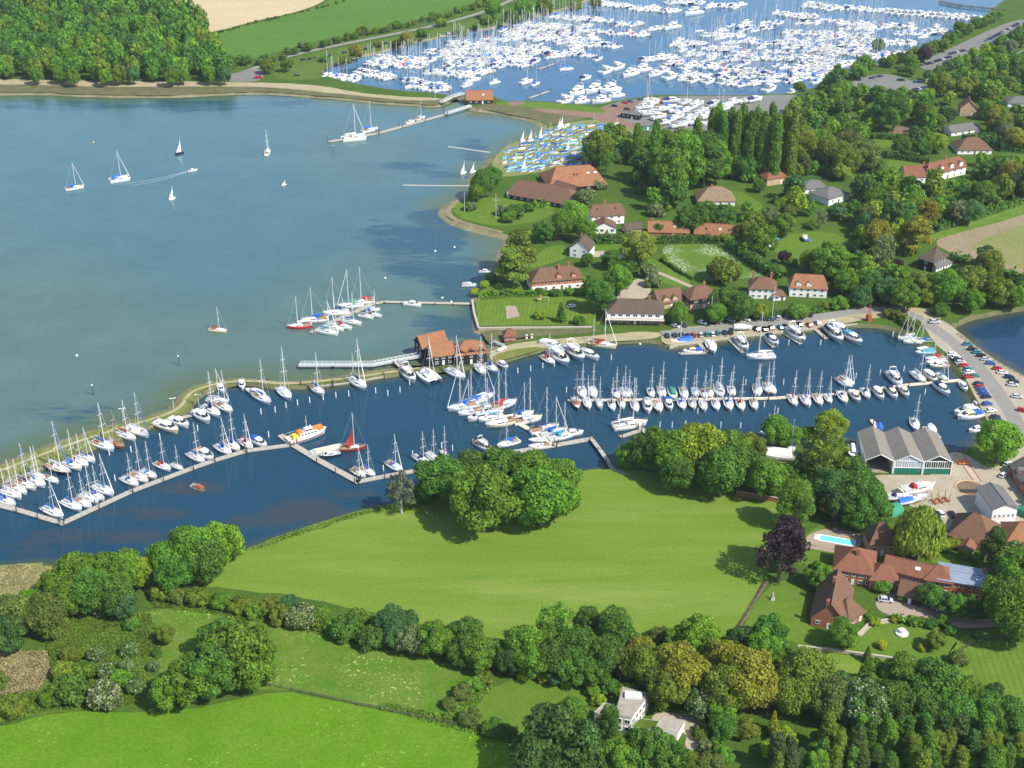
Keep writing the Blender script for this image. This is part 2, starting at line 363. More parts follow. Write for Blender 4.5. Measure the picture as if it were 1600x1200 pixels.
# ------------------------------------------------------------------ trees
def ico(sub=1):
    bm = bmesh.new(); bmesh.ops.create_icosphere(bm, subdivisions=sub, radius=1)
    V = np.array([v.co[:] for v in bm.verts]); F = np.array([[v.index for v in f.verts] for f in bm.faces]); bm.free(); return V, F
ICO = ico(2)
def leaf_cloud(lobes, n, size, seed, up=.25, scatter=.5, shell=.72, rag=.12):
    """leaf sprays lying over the surfaces of many overlapping boughs; returns quads"""
    g = np.random.default_rng(seed); L = np.array(lobes, float)       # x y z rx rz
    wts = L[:, 3] * L[:, 3]; wts /= wts.sum()
    k = g.choice(len(L), n * 2, p=wts); d = g.normal(size=(n * 2, 3)); d[:, 2] += up; d /= np.linalg.norm(d, axis=1)[:, None]
    rr = shell + (1.06 - shell) * g.random(n * 2) ** .6 + g.normal(size=n * 2) * rag * .4
    c = L[k, :3]; rad = np.stack([L[k, 3], L[k, 3], L[k, 4]], 1); p = c + d * rad * rr[:, None]
    inner = np.zeros(n * 2, bool)
    for j in range(len(L)):
        q = (p - L[j, :3]) / np.array([L[j, 3], L[j, 3], L[j, 4]]); inner |= (np.sqrt((q * q).sum(1)) < .66) & (k != j)
    idx = np.where(~inner)[0][:n]; p = p[idx]; d = d[idx]; m = len(p)
    nr = d + g.normal(size=(m, 3)) * scatter; nr[:, 2] += .15; nr /= np.linalg.norm(nr, axis=1)[:, None]
    t = np.cross(nr, g.normal(size=(m, 3))); t /= np.linalg.norm(t, axis=1)[:, None]; b = np.cross(nr, t)
    s = size * (.5 + g.random(m)); a = s * (.55 + .5 * g.random(m)); t *= s[:, None]; b *= a[:, None]
    V = np.stack([p - t * .9, p - b + nr * (s * .12)[:, None], p + t, p + b - nr * (s * .2)[:, None]], 1).reshape(-1, 3)
    return V, np.arange(m * 4).reshape(-1, 4)
def lobes_round(seed, n=20, spread=.68, lr=(.24, .42), zc=1.22, flat=.88, low=-.8, cone=0.0):
    g = np.random.default_rng(seed); out = [(0, 0, zc, .60, .60 * flat)]
    for i in range(n):
        z = low + (1 - low) * ((i + .5) / n) + g.normal() * .06; z = max(low, min(.98, z)); a = i * 2.39996 + g.normal() * .35
        r = math.sqrt(max(0, 1 - z * z)) * spread * (.85 + .3 * g.random()) * (1 - cone * max(z, 0))
        q = lr[0] + (lr[1] - lr[0]) * g.random(); out.append((r * math.cos(a), r * math.sin(a), zc + z * spread * flat * 1.12, q, q * .85))
    return out
def lobes_poplar(seed, h=6.5):
    g = np.random.default_rng(seed); out = []
    for i in range(26):
        f = i / 25; z = .7 + f * (h - 1.1); wd = .78 * math.sin(math.pi * min(1, .22 + f * .63)) ** .8; a = i * 2.4 + g.normal() * .4
        out.append((math.cos(a) * wd * .42, math.sin(a) * wd * .42, z, .22 + .36 * wd * (.8 + .4 * g.random()), .55))
    return out
def lobes_cone(seed, h=3.4):
    g = np.random.default_rng(seed); out = []
    for i in range(30):
        f = i / 29; z = .35 + f * (h - .5); wd = (1 - f) ** .85; a = i * 2.4 + g.normal() * .3
        out.append((math.cos(a) * wd * .68, math.sin(a) * wd * .68, z, .12 + .28 * wd, .10 + .18 * wd))
    return out
def lobes_tier(seed):                       # layered pine
    g = np.random.default_rng(seed); out = []
    for i in range(17):
        f = i / 16; z = .75 + f * 1.5; wd = (.85 - .45 * f); a = i * 2.6 + g.normal() * .5
        out.append((math.cos(a) * wd * .75, math.sin(a) * wd * .75, z, .34 + .12 * g.random(), .16))
    return out
CROWN = {}
def crown(kind, seed):
    if (kind, seed) in CROWN: return CROWN[kind, seed]
    if kind == 'round': V, F = leaf_cloud(lobes_round(seed, 28), 10500, .043, seed)
    elif kind == 'dome': V, F = leaf_cloud(lobes_round(seed, 30, .70, (.20, .34), 1.05, .85, -.75), 10000, .042, seed)
    elif kind == 'tall': V, F = leaf_cloud(lobes_round(seed, 26, .74, (.26, .42), 1.75, 1.45, -.85, .25), 10500, .044, seed)
    elif kind == 'airy': V, F = leaf_cloud(lobes_round(seed, 20, .78, (.18, .34), 1.7, 1.4, -.7, .2), 2300, .055, seed, scatter=.8, shell=.3, rag=.4)
    elif kind == 'poplar': V, F = leaf_cloud(lobes_poplar(seed), 8000, .085, seed, up=.5, rag=.35)
    elif kind == 'cone': V, F = leaf_cloud(lobes_cone(seed), 4200, .060, seed, up=.4)
    elif kind == 'tier': V, F = leaf_cloud(lobes_tier(seed), 3600, .065, seed, up=.5)
    elif kind == 'bush': V, F = leaf_cloud(lobes_round(seed, 16, .66, (.28, .44), .55, .75, -.35), 3800, .068, seed)
    elif kind == 'willow':
        V, F = leaf_cloud(lobes_round(seed, 24, .66, (.28, .44), 1.25, .95, -.6), 4600, .05, seed, scatter=.35)
        q = V.reshape(-1, 4, 3); c = q.mean(1, keepdims=True); e = q - c; e[:, :, 2] *= 2.6; e[:, :, :2] *= .75; V = (c + e).reshape(-1, 3)
        V[:, 2] -= .16 * (V[:, 0] ** 2 + V[:, 1] ** 2)
    CROWN[kind, seed] = (V, F); return V, F
def crown_low(kind, seed):
    if (kind, seed, 0) not in CROWN:
        CROWN[kind, seed, 0] = {'round': lambda: leaf_cloud(lobes_round(seed, 14, .66, (.28, .44)), 1350, .098, seed), 'dome': lambda: leaf_cloud(lobes_round(seed, 14, .68, (.28, .42), 1.05, .85, -.75), 1250, .1, seed), 'tall': lambda: leaf_cloud(lobes_round(seed, 16, .72, (.30, .44), 1.75, 1.45, -.8, .25), 1100, .12, seed), 'bush': lambda: leaf_cloud(lobes_round(seed, 8, .62, (.34, .48), .55, .75, -.35), 230, .21, seed)}[kind]()
    return CROWN[kind, seed, 0]
CM = {}
ZC = dict(round=1.22, dome=1.05, tall=1.75, airy=1.7, poplar=3.7, cone=1.6, tier=1.5, bush=.55, willow=1.25)
def crown_mesh(kind, seed):
    if (kind, seed) not in CM: CM[kind, seed] = np_mesh(kind + '_crown', *crown(kind, seed), [MATS['leaf_mid']])
    return CM[kind, seed]
TM = {}
def trunk_mesh(kind):
    if kind in TM: return TM[kind]
    b = MB(); h = dict(round=1.3, dome=.9, tall=1.9, airy=2.1, poplar=5.4, cone=2.6, tier=2.1, bush=.4, willow=1.2)[kind]; r = .085 if kind != 'bush' else .05
    b.cyl((0, 0, -.04), (.01, .01, h * .45), r, r * .75, 7); b.cyl((.01, .01, h * .45), (0, .02, h), r * .75, r * .2, 6)
    for i in range(5):
        a = i * 1.3; z = h * (.38 + .09 * i); b.cyl((0, 0, z), (math.cos(a) * .5, math.sin(a) * .5, z + .38), r * .42, r * .12, 5, cap=False)
    TM[kind] = b.mesh(kind + '_trunk', [MATS['bark']]); return TM[kind]
NAME_OF = dict(round='broadleaf_tree', dome='broadleaf_tree', tall='broadleaf_tree', airy='birch_tree', poplar='poplar_tree', cone='conifer_tree', tier='pine_tree', bush='bush', willow='willow_tree')
SEEDS = dict(round=(1, 2, 3, 4, 5), dome=(11, 12, 13), tall=(21, 22, 23), airy=(31, 32), poplar=(41, 42, 43), cone=(51, 52), tier=(61, 62), bush=(71, 72, 73), willow=(81,))
LOOK = dict(leaf_mid='mid green', leaf_bright='bright green', leaf_deep='deep green', leaf_dark='dark green', leaf_blue='blue-green', leaf_olive='olive green', leaf_gold='golden olive', leaf_lime='lime green', leaf_brown='brownish', leaf_copper='purple-leaved', leaf_willow='yellow-green', leaf_yellow='yellow flowering', leaf_blossom='cream blossoming', leaf_whiteflower='white flowering', leaf_pine='dark olive', leaf_silver='silvery')
TREE_COUNT = 0
def tree(kind, cx, cy, r, mt, place, group=None, hs=1.0, bark=None, asp=1.0):
    """cx, cy, r: where the crown's middle is sighted and how wide it reads, turned into metres on the ground"""
    global TREE_COUNT
    TREE_COUNT += 1; rng = random.Random(TREE_COUNT * 31 + 5)
    p = P(cx, cy, LAND)
    for _ in range(4):
        Rm = r / scale_at(p) * 1.04; z = ZC[kind] * Rm * hs; q = P(cx, cy, LAND + z); p = Vector((q.x, q.y, LAND))
    me = crown_mesh(kind, rng.choice(SEEDS[kind])); nm = NAME_OF[kind]
    look = LOOK[mt] + {'poplar': ' columnar poplar', 'cone': ' conical conifer', 'tier': ' spreading pine', 'bush': ' bush', 'willow': ' weeping willow', 'airy': ' airy tree', 'tall': ' tall tree', 'dome': ' low-domed tree', 'round': ' round tree'}[kind]
    e = empty(nm, (p.x, p.y, LAND - .02), rng.random() * 6.28, (Rm * asp, Rm * asp, Rm * hs))
    tag(e, look, place, 'bush' if kind == 'bush' else 'tree', group)
    O('trunk' if kind != 'bush' else 'stem', trunk_mesh(kind), e, mats=[MATS[bark]] if bark else None)
    O('crown', me, e, mats=[MATS[mt]])
    return e
STUFFQ = {}
def stuff_add(key, kind, seed, p, sx, sz, rz):
    V, F = crown_low(kind, seed); c, s = math.cos(rz), math.sin(rz)
    W = np.empty_like(V); W[:, 0] = (V[:, 0] * c - V[:, 1] * s) * sx + p[0]; W[:, 1] = (V[:, 0] * s + V[:, 1] * c) * sx + p[1]; W[:, 2] = V[:, 2] * sz + p[2]
    STUFFQ.setdefault(key, []).append(W)
def stuff_build(key, name, mats_w, label, cat=None):
    Vs = STUFFQ[key]; V = np.concatenate(Vs); F = np.arange(len(V)).reshape(-1, 4); mi = []
    g = np.random.default_rng(3); wts = np.array([w for _, w in mats_w]); wts = wts / wts.sum()
    for W in Vs: mi.append(np.full(len(W) // 4, g.choice(len(wts), p=wts)))
    o = O(name, np_mesh(name, V, F, [MATS[m] for m, _ in mats_w], np.concatenate(mi)), kind='stuff', label=label)
    if cat: o['category'] = cat
    return o
def tufts(name, poly, n, h, size, mt, label, spread=None, seed=1):
    """rough growth over an area: small upright sprays; poly in photo sight lines"""
    g = np.random.default_rng(seed); W = np.array([P(*q)[:2] for q in poly]); lo, hi = W.min(0), W.max(0)
    pts = lo + (hi - lo) * g.random((n * 3, 2)); pts = pts[inpoly(pts[:, 0], pts[:, 1], W)][:n]; m = len(pts)
    nz = np.sin(pts[:, 0] * .23 + 1.3 * np.sin(pts[:, 1] * .17)) * np.sin(pts[:, 1] * .21 + 1.1 * np.sin(pts[:, 0] * .13)); hh = h * (.35 + .65 * g.random(m)) * (1 + .6 * nz)
    p = np.column_stack([pts, LAND + hh * .55]); nr = g.normal(size=(m, 3)) * .6; nr[:, 2] += .8; nr /= np.linalg.norm(nr, axis=1)[:, None]
    t = np.cross(nr, g.normal(size=(m, 3))); t /= np.linalg.norm(t, axis=1)[:, None]; b = np.cross(nr, t); s = size * (.5 + g.random(m)); t *= s[:, None]; b *= (s * .7)[:, None]
    V = np.stack([p - t, p - b, p + t, p + b], 1).reshape(-1, 3); V[:, 2] = np.maximum(V[:, 2], LAND - .05)
    return O(name, np_mesh(name, V, np.arange(m * 4).reshape(-1, 4), [MATS[mt]]), kind='stuff', label=label)
def hedge(pts, wd, h, mt, place, look=None, dens=1.0, seed=5, rough=.10):
    """clipped hedge along a line on the ground, leaf sprays over a box-shaped body"""
    g = np.random.default_rng(seed); W = [P(*q) for q in pts]; c = sum(W, Vector()) / len(W); c.z = LAND; Vs = []; b = MB(); ring = []
    for i in range(len(W) - 1):
        a, d = W[i] - c, W[i + 1] - c; L = (d - a).length; u = (d - a) / L; nrm = Vector((-u.y, u.x, 0)); q = .42 if rough < .3 else .3
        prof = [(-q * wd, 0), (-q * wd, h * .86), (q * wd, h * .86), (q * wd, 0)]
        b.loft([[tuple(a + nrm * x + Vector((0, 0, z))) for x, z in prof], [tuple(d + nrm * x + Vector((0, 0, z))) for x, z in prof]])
        per = wd + 2 * h; m = int(L * per * 3.6 * dens); s = g.random(m) * per; x = np.where(s < h, -wd / 2, np.where(s > h + wd, wd / 2, s - h - wd / 2)); z = np.where(s < h, s, np.where(s > h + wd, per - s, h))
        along = g.random(m) * L; n3 = np.stack([np.where(s < h, -1, np.where(s > h + wd, 1, 0)) * nrm.x, np.where(s < h, -1, np.where(s > h + wd, 1, 0)) * nrm.y, np.where((s >= h) & (s <= h + wd), 1., .25)], 1)
        bump = 1 + rough * np.sin(along * 1.1 + i) + rough * g.normal(size=m)
        p = np.array(a)[None] + np.outer(along, np.array(u)) + np.outer(x * bump, np.array(nrm)); p[:, 2] += z * bump
        nr = n3 + g.normal(size=(m, 3)) * .5; nr /= np.linalg.norm(nr, axis=1)[:, None]; t = np.cross(nr, g.normal(size=(m, 3))); t /= np.linalg.norm(t, axis=1)[:, None]; bb = np.cross(nr, t)
        sz = .42 * (.6 + .8 * g.random(m)) * (1 + rough * 2); t *= sz[:, None]; bb *= (sz * .8)[:, None]; Vs.append(np.stack([p - t, p - bb, p + t, p + bb], 1).reshape(-1, 3))
    V = np.concatenate(Vs); o = O('hedge', np_mesh('hedge', V, np.arange(len(V)).reshape(-1, 4), [MATS[mt]]), loc=c)
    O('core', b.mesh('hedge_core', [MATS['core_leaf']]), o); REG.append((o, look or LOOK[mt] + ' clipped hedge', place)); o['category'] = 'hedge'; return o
# ------------------------------------------------------------------ boats (prototype 10 m long, bow towards +X, waterline at z = 0)
def hull_rings(L, B, fb, fs, sharp=1.0, stern=.78, n=9, zoff=0):
    rings = []
    for i in range(n):
        f = i / (n - 1); x = -L / 2 + L * f
        hb = B / 2 * (stern + (1 - stern) * math.sin(min(1, f / .45) * math.pi / 2)) if f < .45 else B / 2 * max(.012, (1 - ((f - .45) / .55) ** (2.0 * sharp))) ** .85
        zd = fs + (fb - fs) * f ** 1.6; wl = .80 - .25 * f ** 3; x2 = x - (.55 * f ** 5) * (L / 10)
        rings.append([(x2, -hb * .55 * wl, -.45), (x2, -hb * wl, .0), (x2 * .6 + x * .4, -hb * .96, zd * .5), (x, -hb, zd), (x, hb, zd), (x2 * .6 + x * .4, hb * .96, zd * .5), (x2, hb * wl, .0), (x2, hb * .55 * wl, -.45)])
    return [[(p[0], p[1], p[2] + zoff) for p in r] for r in rings]
def hull_mesh(name, L, B, fb, fs, **k):
    b = MB(); r = hull_rings(L, B, fb, fs, **k)
    b.loft([q[0:4] for q in r]); b.loft([q[4:8] for q in r]); b.f.append(None); b.f.pop()
    q = r[0]; b.add(q, [(0, 1, 6, 7), (1, 2, 5, 6), (2, 3, 4, 5)])
    b.loft([[q[3], (q[3][0], q[3][1] * .9, q[3][2] + .05), (q[3][0], q[3][1] * .86, q[3][2] - .02)] for q in r]); b.loft([[(q[4][0], q[4][1] * .86, q[4][2] - .02), (q[4][0], q[4][1] * .9, q[4][2] + .05), q[4]] for q in r])
    return b.mesh(name, [MATS['gelcoat']])
def deck_mesh(name, L, B, fb, fs, **k):
    b = MB(); r = hull_rings(L, B, fb, fs, **k); n = len(r)
    b.loft([[(q[3][0], q[3][1] * .9, q[3][2]), (q[3][0], 0, q[3][2] + .05), (q[4][0], q[4][1] * .9, q[4][2])] for q in r])
    return b.mesh(name, [MATS['deck_white']])
def cabin_mesh(x0, x1, w0, w1, z0, h, slope=.8, name='cabin'):
    b = MB(); rings = []
    for x, w_, hh in ((x0, w0, h), (x0 + .35 * (x1 - x0), max(w0, w1), h * 1.05), (x1 - slope, (w0 + w1) / 2, h * .9), (x1, w1 * .8, .06)):
        rings.append([(x, -w_ / 2, z0), (x, -w_ * .42, z0 + hh), (x, 0, z0 + hh * 1.08), (x, w_ * .42, z0 + hh), (x, w_ / 2, z0)])
    b.loft(rings); q = rings[0]; b.add(q, [(0, 1, 2, 3, 4)]); return b.mesh(name, [MATS['gelcoat']])
def strip_mesh(x0, x1, w, z0, z1, name='window', n=3):
    b = MB(); g = (x1 - x0) / n
    for s in (-1, 1):
        for i in range(n):
            a, c = x0 + i * g + .06, x0 + (i + 1) * g - .06; y = s * w / 2; yi = s * w * .455
            b.add([(a, y, z0), (c, y, z0), (c, yi, z1), (a, yi, z1)], [(0, 1, 2, 3) if s < 0 else (3, 2, 1, 0)])
    return b.mesh(name, [MATS['dark_glass']])
def mk(fn, name, m, smooth=False):
    b = MB(); fn(b); return b.mesh(name, [MATS[m]], smooth)
BM = {}
BM['hull'] = hull_mesh('yacht_hull', 10, 3.3, 1.35, 1.0); BM['deck'] = deck_mesh('yacht_deck', 10, 3.3, 1.35, 1.0)
BM['hull_classic'] = hull_mesh('classic_hull', 10, 2.8, 1.45, .95, stern=.35); BM['deck_classic'] = deck_mesh('classic_deck', 10, 2.8, 1.45, .95, stern=.35)
BM['cabin'] = cabin_mesh(-1.0, 2.6, 2.1, 1.5, 1.1, .5); BM['window'] = strip_mesh(-.7, 1.5, 2.12, 1.22, 1.5)
BM['cockpit'] = mk(lambda b: (b.box((-2.9, 0, 1.1), (3.0, 1.25, .1)), b.box((-2.9, .95, 1.22), (3.1, .35, .32)), b.box((-2.9, -.95, 1.22), (3.1, .35, .32))), 'cockpit', 'grey_deck')
BM['hood'] = mk(lambda b: b.dome((-1.2, 0, 1.35), (.85, 1.12, .85), n=10, k=3), 'sprayhood', 'canvas_blue', True)
BM['tent'] = mk(lambda b: b.loft([[(x, -1.25 * s, 1.1), (x, -.5 * s, 2.0 * s + .2), (x, .5 * s, 2.0 * s + .2), (x, 1.25 * s, 1.1)] for x, s in ((-4.6, .95), (-2.5, 1.0), (-.5, 1.0), (1.5, .85))]), 'boat_cover', 'canvas_blue')
BM['mast'] = mk(lambda b: b.cyl((.7, 0, 1.2), (.62, 0, 14.2), .14, .10, 6), 'mast', 'spar')
BM['spreader'] = mk(lambda b: (b.box((.66, 0, 7.2), (.1, 2.3, .09)), b.box((.65, 0, 10.6), (.1, 1.5, .08))), 'spreader', 'spar')
BM['boom'] = mk(lambda b: (b.cyl((.6, 0, 2.35), (-3.9, 0, 2.3), .09, .07, 5)), 'boom', 'spar')
BM['sail_cover'] = mk(lambda b: b.loft([[(x, .22 * s * math.cos(t), 2.5 + .34 * s * math.sin(t)) for t in (0, 1.05, 2.1, 3.14, 4.2, 5.2)] for x, s in ((.75, .9), (.4, 1.25), (-1.6, 1.0), (-3.7, .55))], closed=True, cap=True), 'sail_cover', 'canvas_blue')
BM['furled'] = mk(lambda b: b.cyl((4.85, 0, 1.5), (.75, 0, 13.2), .13, .06, 5), 'furled_sail', 'sailcloth')
BM['stay'] = mk(lambda b: (b.cyl((4.9, 0, 1.4), (.65, 0, 13.9), .02, .02, 3), b.cyl((-4.9, 0, 1.0), (.62, 0, 14.1), .02, .02, 3), b.cyl((.4, 1.55, 1.15), (.62, 0, 10.7), .018, .018, 3), b.cyl((.4, -1.55, 1.15), (.62, 0, 10.7), .025, .025, 3)), 'rigging', 'spar')
BM['rail'] = mk(lambda b: [b.cyl((x, y, 1.1), (x, y * .98, 1.75), .03, .03, 4) for x in (-4.8, -2.6, 0, 2.4, 4.2) for y in ((1.45 - max(0, x) ** 2 * .065), -(1.45 - max(0, x) ** 2 * .065))] + [b.cyl((-4.8, s * 1.35, 1.72), (0, s * 1.45, 1.72), .025, .025, 3) for s in (1, -1)] + [b.cyl((x0, s * (1.45 - x0 ** 2 * .065), 1.73), (x1, s * (1.45 - x1 ** 2 * .065) * .97, 1.75), .025, .025, 3) for s in (1, -1) for x0, x1 in ((0, 2.4), (2.4, 4.2))] + [b.cyl((4.2, s * .3, 1.74), (4.95, 0, 1.95), .03, .03, 3) for s in (1, -1)], 'guard_rail', 'spar')
BM['mizzen'] = mk(lambda b: (b.cyl((-3.2, 0, 1.2), (-3.25, 0, 9.8), .10, .07, 6), b.box((-3.2, 0, 6.2), (.1, 1.3, .07)), b.cyl((-3.2, 0, 2.2), (-5.4, 0, 2.2), .16, .1, 5)), 'mizzen_mast', 'spar')
COVC = dict(blue='canvas_blue', navy='canvas_navy', white='canvas_white', red='canvas_red', green='canvas_green', grey='canvas_grey', teal='canvas_teal', none=None, tan='tan_sail')
HULLC = dict(white='gelcoat', navy='navy', cream='cream', lightblue='light_blue', wood='varnish', red='dark_red', green='sea_green', scarlet='red', grey='canvas_grey')
HN = dict(white='white', navy='navy', cream='cream', lightblue='pale blue', wood='varnished wooden', red='dark red', green='sea-green', scarlet='red', grey='grey')
def yacht(px, py, dx, dy, L, place, hull='white', cover='blue', group='moored yachts', classic=False, furl=None, hood=None, tent=None, ketch=False, mast=1.0, z=0.0, note=None, detail=True):
    p = P(px, py, z + .6); p.z = z; rng = random.Random(int(px * 13 + py * 7)); s = L / 10.0
    e = empty('sailing_yacht', p, heading(px, py, dx, dy, z), (s, s * rng.uniform(1.06, 1.2), s * 1.06))
    look = note or f"{HN[hull]} {'ketch' if ketch else 'yacht'}" + (f' with {tent} boat cover' if tent else f' with {cover} sail cover' if cover != 'none' else ' with bare boom')
    tag(e, look, place, 'yacht', group); sfx = '_classic' if classic else ''
    O('hull', BM['hull' + sfx], e, mats=[MATS[HULLC[hull]]]); O('deck', BM['deck' + sfx], e, mats=[MATS['teak' if classic and rng.random() < .5 else rng.choice(['deck_white', 'deck_white', 'grey_deck', 'cream'])]])
    if tent: O('boat_cover', BM['tent'], e, mats=[MATS[COVC[tent]]])
    else:
        c = O('cabin', BM['cabin'], e, mats=[MATS['varnish'] if hull == 'wood' else None]); O('window', BM['window'], c); O('cockpit', BM['cockpit'], e, mats=[MATS['teak'] if rng.random() < .4 else None])
        if (hood if hood is not None else rng.random() < .55): O('sprayhood', BM['hood'], e, mats=[MATS[COVC[cover if cover != 'none' else rng.choice(['blue', 'navy', 'grey'])]]])
    if mast:
        zs = rng.uniform(.88, 1.08) * mast
        m = O('mast', BM['mast'], e, sc=(1, 1, zs), mats=[MATS['varnish']] if hull == 'wood' else None); O('spreader', BM['spreader'], m); O('rigging', BM['stay'], m)
        bo = O('boom', BM['boom'], e)
        if cover != 'none': O('sail_cover', BM['sail_cover'], bo, mats=[MATS[COVC[cover]]])
        if (furl if furl is not None else rng.random() < .4): O('furled_sail', BM['furled'], e, sc=(1, 1, zs), mats=[MATS[rng.choice(['sailcloth', 'sailcloth', 'canvas_blue'])]])
        if ketch: O('mizzen_mast', BM['mizzen'], e)
    O('guard_rail', BM['rail'], e)
    return e
# motor cruiser prototype, 10 m
BM['m_hull'] = hull_mesh('cruiser_hull', 10, 3.5, 1.75, 1.2, stern=.92, sharp=1.15); BM['m_deck'] = deck_mesh('cruiser_deck', 10, 3.5, 1.75, 1.2, stern=.92, sharp=1.15)
BM['m_house'] = cabin_mesh(-1.6, 3.3, 2.7, 1.7, 1.35, 1.15, 1.9, 'cabin')
def _scr(b):
    b.add([(1.42, -1.02, 2.42), (2.75, -.8, 1.78), (2.75, .8, 1.78), (1.42, 1.02, 2.42)], [(0, 1, 2, 3)])
    for s in (-1, 1): b.add([(-1.3, s * 1.36, 1.85), (1.3, s * 1.36, 1.85), (1.1, s * 1.22, 2.32), (-1.3, s * 1.22, 2.32)], [(0, 1, 2, 3)])
BM['m_window'] = mk(_scr, 'window', 'dark_glass')
BM['m_fly'] = mk(lambda b: (b.loft([[(x, -w_, 2.55), (x, -w_ * 1.02, 3.1), (x, -w_ * .85, 3.12), (x, -w_ * .82, 2.65), (x, w_ * .82, 2.65), (x, w_ * .85, 3.12), (x, w_ * 1.02, 3.1), (x, w_, 2.55)] for x, w_ in ((-2.6, 1.25), (0, 1.25), (1.2, .8))]), b.box((-1.8, 0, 2.5), (2.4, 2.6, .12)), b.box((.6, 0, 2.9), (.5, 1.3, .6), top=.8), b.cyl((-2.3, 1.1, 2.6), (-2.7, 1.0, 4.2), .09, .07, 4), b.cyl((-2.3, -1.1, 2.6), (-2.7, -1.0, 4.2), .09, .07, 4), b.box((-2.7, 0, 4.2), (.4, 2.1, .12)), b.dome((-2.7, 0, 4.25), (.35, .35, .35))), 'flybridge', 'gelcoat')
BM['m_cockpit'] = mk(lambda b: (b.box((-3.2, 0, 1.22), (2.9, 2.5, .08)), b.box((-4.4, 0, 1.45), (.5, 2.4, .5)), b.box((-3.2, 1.4, 1.4), (2.9, .2, .35)), b.box((-3.2, -1.4, 1.4), (2.9, .2, .35))), 'cockpit', 'teak')
BM['m_cover'] = mk(lambda b: b.loft([[(x, -1.5 * s, 1.3), (x, -1.2 * s, 2.5 * s), (x, 0, 2.75 * s), (x, 1.2 * s, 2.5 * s), (x, 1.5 * s, 1.3)] for x, s in ((-4.8, .8), (-3.8, .95), (-1.4, 1.0))] , cap=True), 'cockpit_cover', 'canvas_navy')
BM['m_rail'] = mk(lambda b: [b.cyl((x, s * (1.6 - max(0, x) ** 2 * .065), 1.5), (x, s * (1.58 - max(0, x) ** 2 * .065), 2.15), .03, .03, 4) for x in (0, 1.6, 3.0, 4.1) for s in (1, -1)] + [b.cyl((x0, s * (1.58 - max(0, x0) ** 2 * .065), 2.12), (x1, s * (1.58 - max(0, x1) ** 2 * .065), 2.15), .028, .028, 3) for x0, x1 in ((0, 1.6), (1.6, 3.0), (3.0, 4.1)) for s in (1, -1)], 'guard_rail', 'spar')
BM['m_stripe'] = mk(lambda b: [b.loft([[(q[i][0], q[i][1] * 1.012, q[i][2] * .99 + .12 * (1 if j else -1)) for j in (0, 1)] for q in hull_rings(10, 3.5, 1.75, 1.2, stern=.92, sharp=1.15)]) for i in (2, 5)], 'hull_stripe', 'navy')
def motor(px, py, dx, dy, L, place, hull='white', cover='none', fly=None, group='moored motor boats', z=0.0, note=None, stripe=None):
    p = P(px, py, z + .7); p.z = z; rng = random.Random(int(px * 17 + py * 5)); s = L / 10.0
    fly = fly if fly is not None else (L > 10.5)
    e = empty('motor_cruiser', p, heading(px, py, dx, dy, z), (s, s * rng.uniform(.96, 1.06), s * (.92 if L > 12 else 1.05)))
    look = note or f"{HN[hull]} motor cruiser" + (f' with {cover} cockpit cover' if cover != 'none' else ' with flybridge' if fly else ', open aft')
    tag(e, look, place, 'motor boat', group)
    O('hull', BM['m_hull'], e, mats=[MATS[HULLC[hull]]]); O('deck', BM['m_deck'], e)
    if (stripe if stripe is not None else rng.random() < .4): O('hull_stripe', BM['m_stripe'], e, mats=[MATS[rng.choice(['navy', 'canvas_blue', 'dark_red'])]])
    c = O('cabin', BM['m_house'], e, mats=[MATS[rng.choice(['gelcoat', 'gelcoat', 'cream'])]]); O('window', BM['m_window'], c)
    O('cockpit', BM['m_cockpit'], e, mats=[MATS[rng.choice(['teak', 'grey_deck', 'deck_white'])]]); O('guard_rail', BM['m_rail'], e)
    if fly: O('flybridge', BM['m_fly'], e)
    if cover != 'none': O('cockpit_cover', BM['m_cover'], e, mats=[MATS[COVC[cover]]])
    return e
# small boats: open dinghy, covered dinghy
BM['d_hull'] = mk(lambda b: (b.loft([[(q[0][0], q[2][1], .0), (q[3][0], q[3][1], q[3][2]), (q[3][0], q[3][1] * .86, q[3][2]), (q[3][0], q[3][1] * .7, .28), (q[4][0], q[4][1] * .7, .28), (q[4][0], q[4][1] * .86, q[4][2]), (q[4][0], q[4][1], q[4][2]), (q[7][0], q[5][1], .0)] for q in hull_rings(4.4, 1.7, .75, .6, stern=.75, n=7)]), b.box((-.3, 0, .5), (.3, 1.3, .06)), b.box((-2.15, 0, .35), (.1, 1.2, .6))), 'dinghy_hull', 'gelcoat')
BM['d_cover'] = mk(lambda b: b.loft([[(x, -w_, .62), (x, -w_ * .5, .80), (x, 0, .98), (x, w_ * .5, .80), (x, w_, .62)] for x, w_ in ((-2.25, .68), (-1, .88), (.6, .88), (1.5, .55), (2.2, .06))], cap=True), 'dinghy_cover', 'canvas_blue')
BM['d_mast'] = mk(lambda b: b.cyl((.8, 0, .4), (.75, 0, 6.2), .07, .05, 5), 'mast', 'spar')
def _sail(b, h=6.0, w_=2.4, tk=.03):
    pts = [(.7, 0, 1.0), (.72, 0, h), (.45, .12, h * .72), (-.4, .22, h * .45), (-1.2, .2, h * .28), (-w_ + .7, .1, 1.1)]
    b.add([(x, y - tk, z) for x, y, z in pts] + [(x, y + tk, z) for x, y, z in pts], [(0, 1, 2, 3, 4, 5), (11, 10, 9, 8, 7, 6)] + [(i, (i + 1) % 6, 6 + (i + 1) % 6, 6 + i) for i in range(6)])
BM['d_sail'] = mk(_sail, 'mainsail', 'sailcloth')
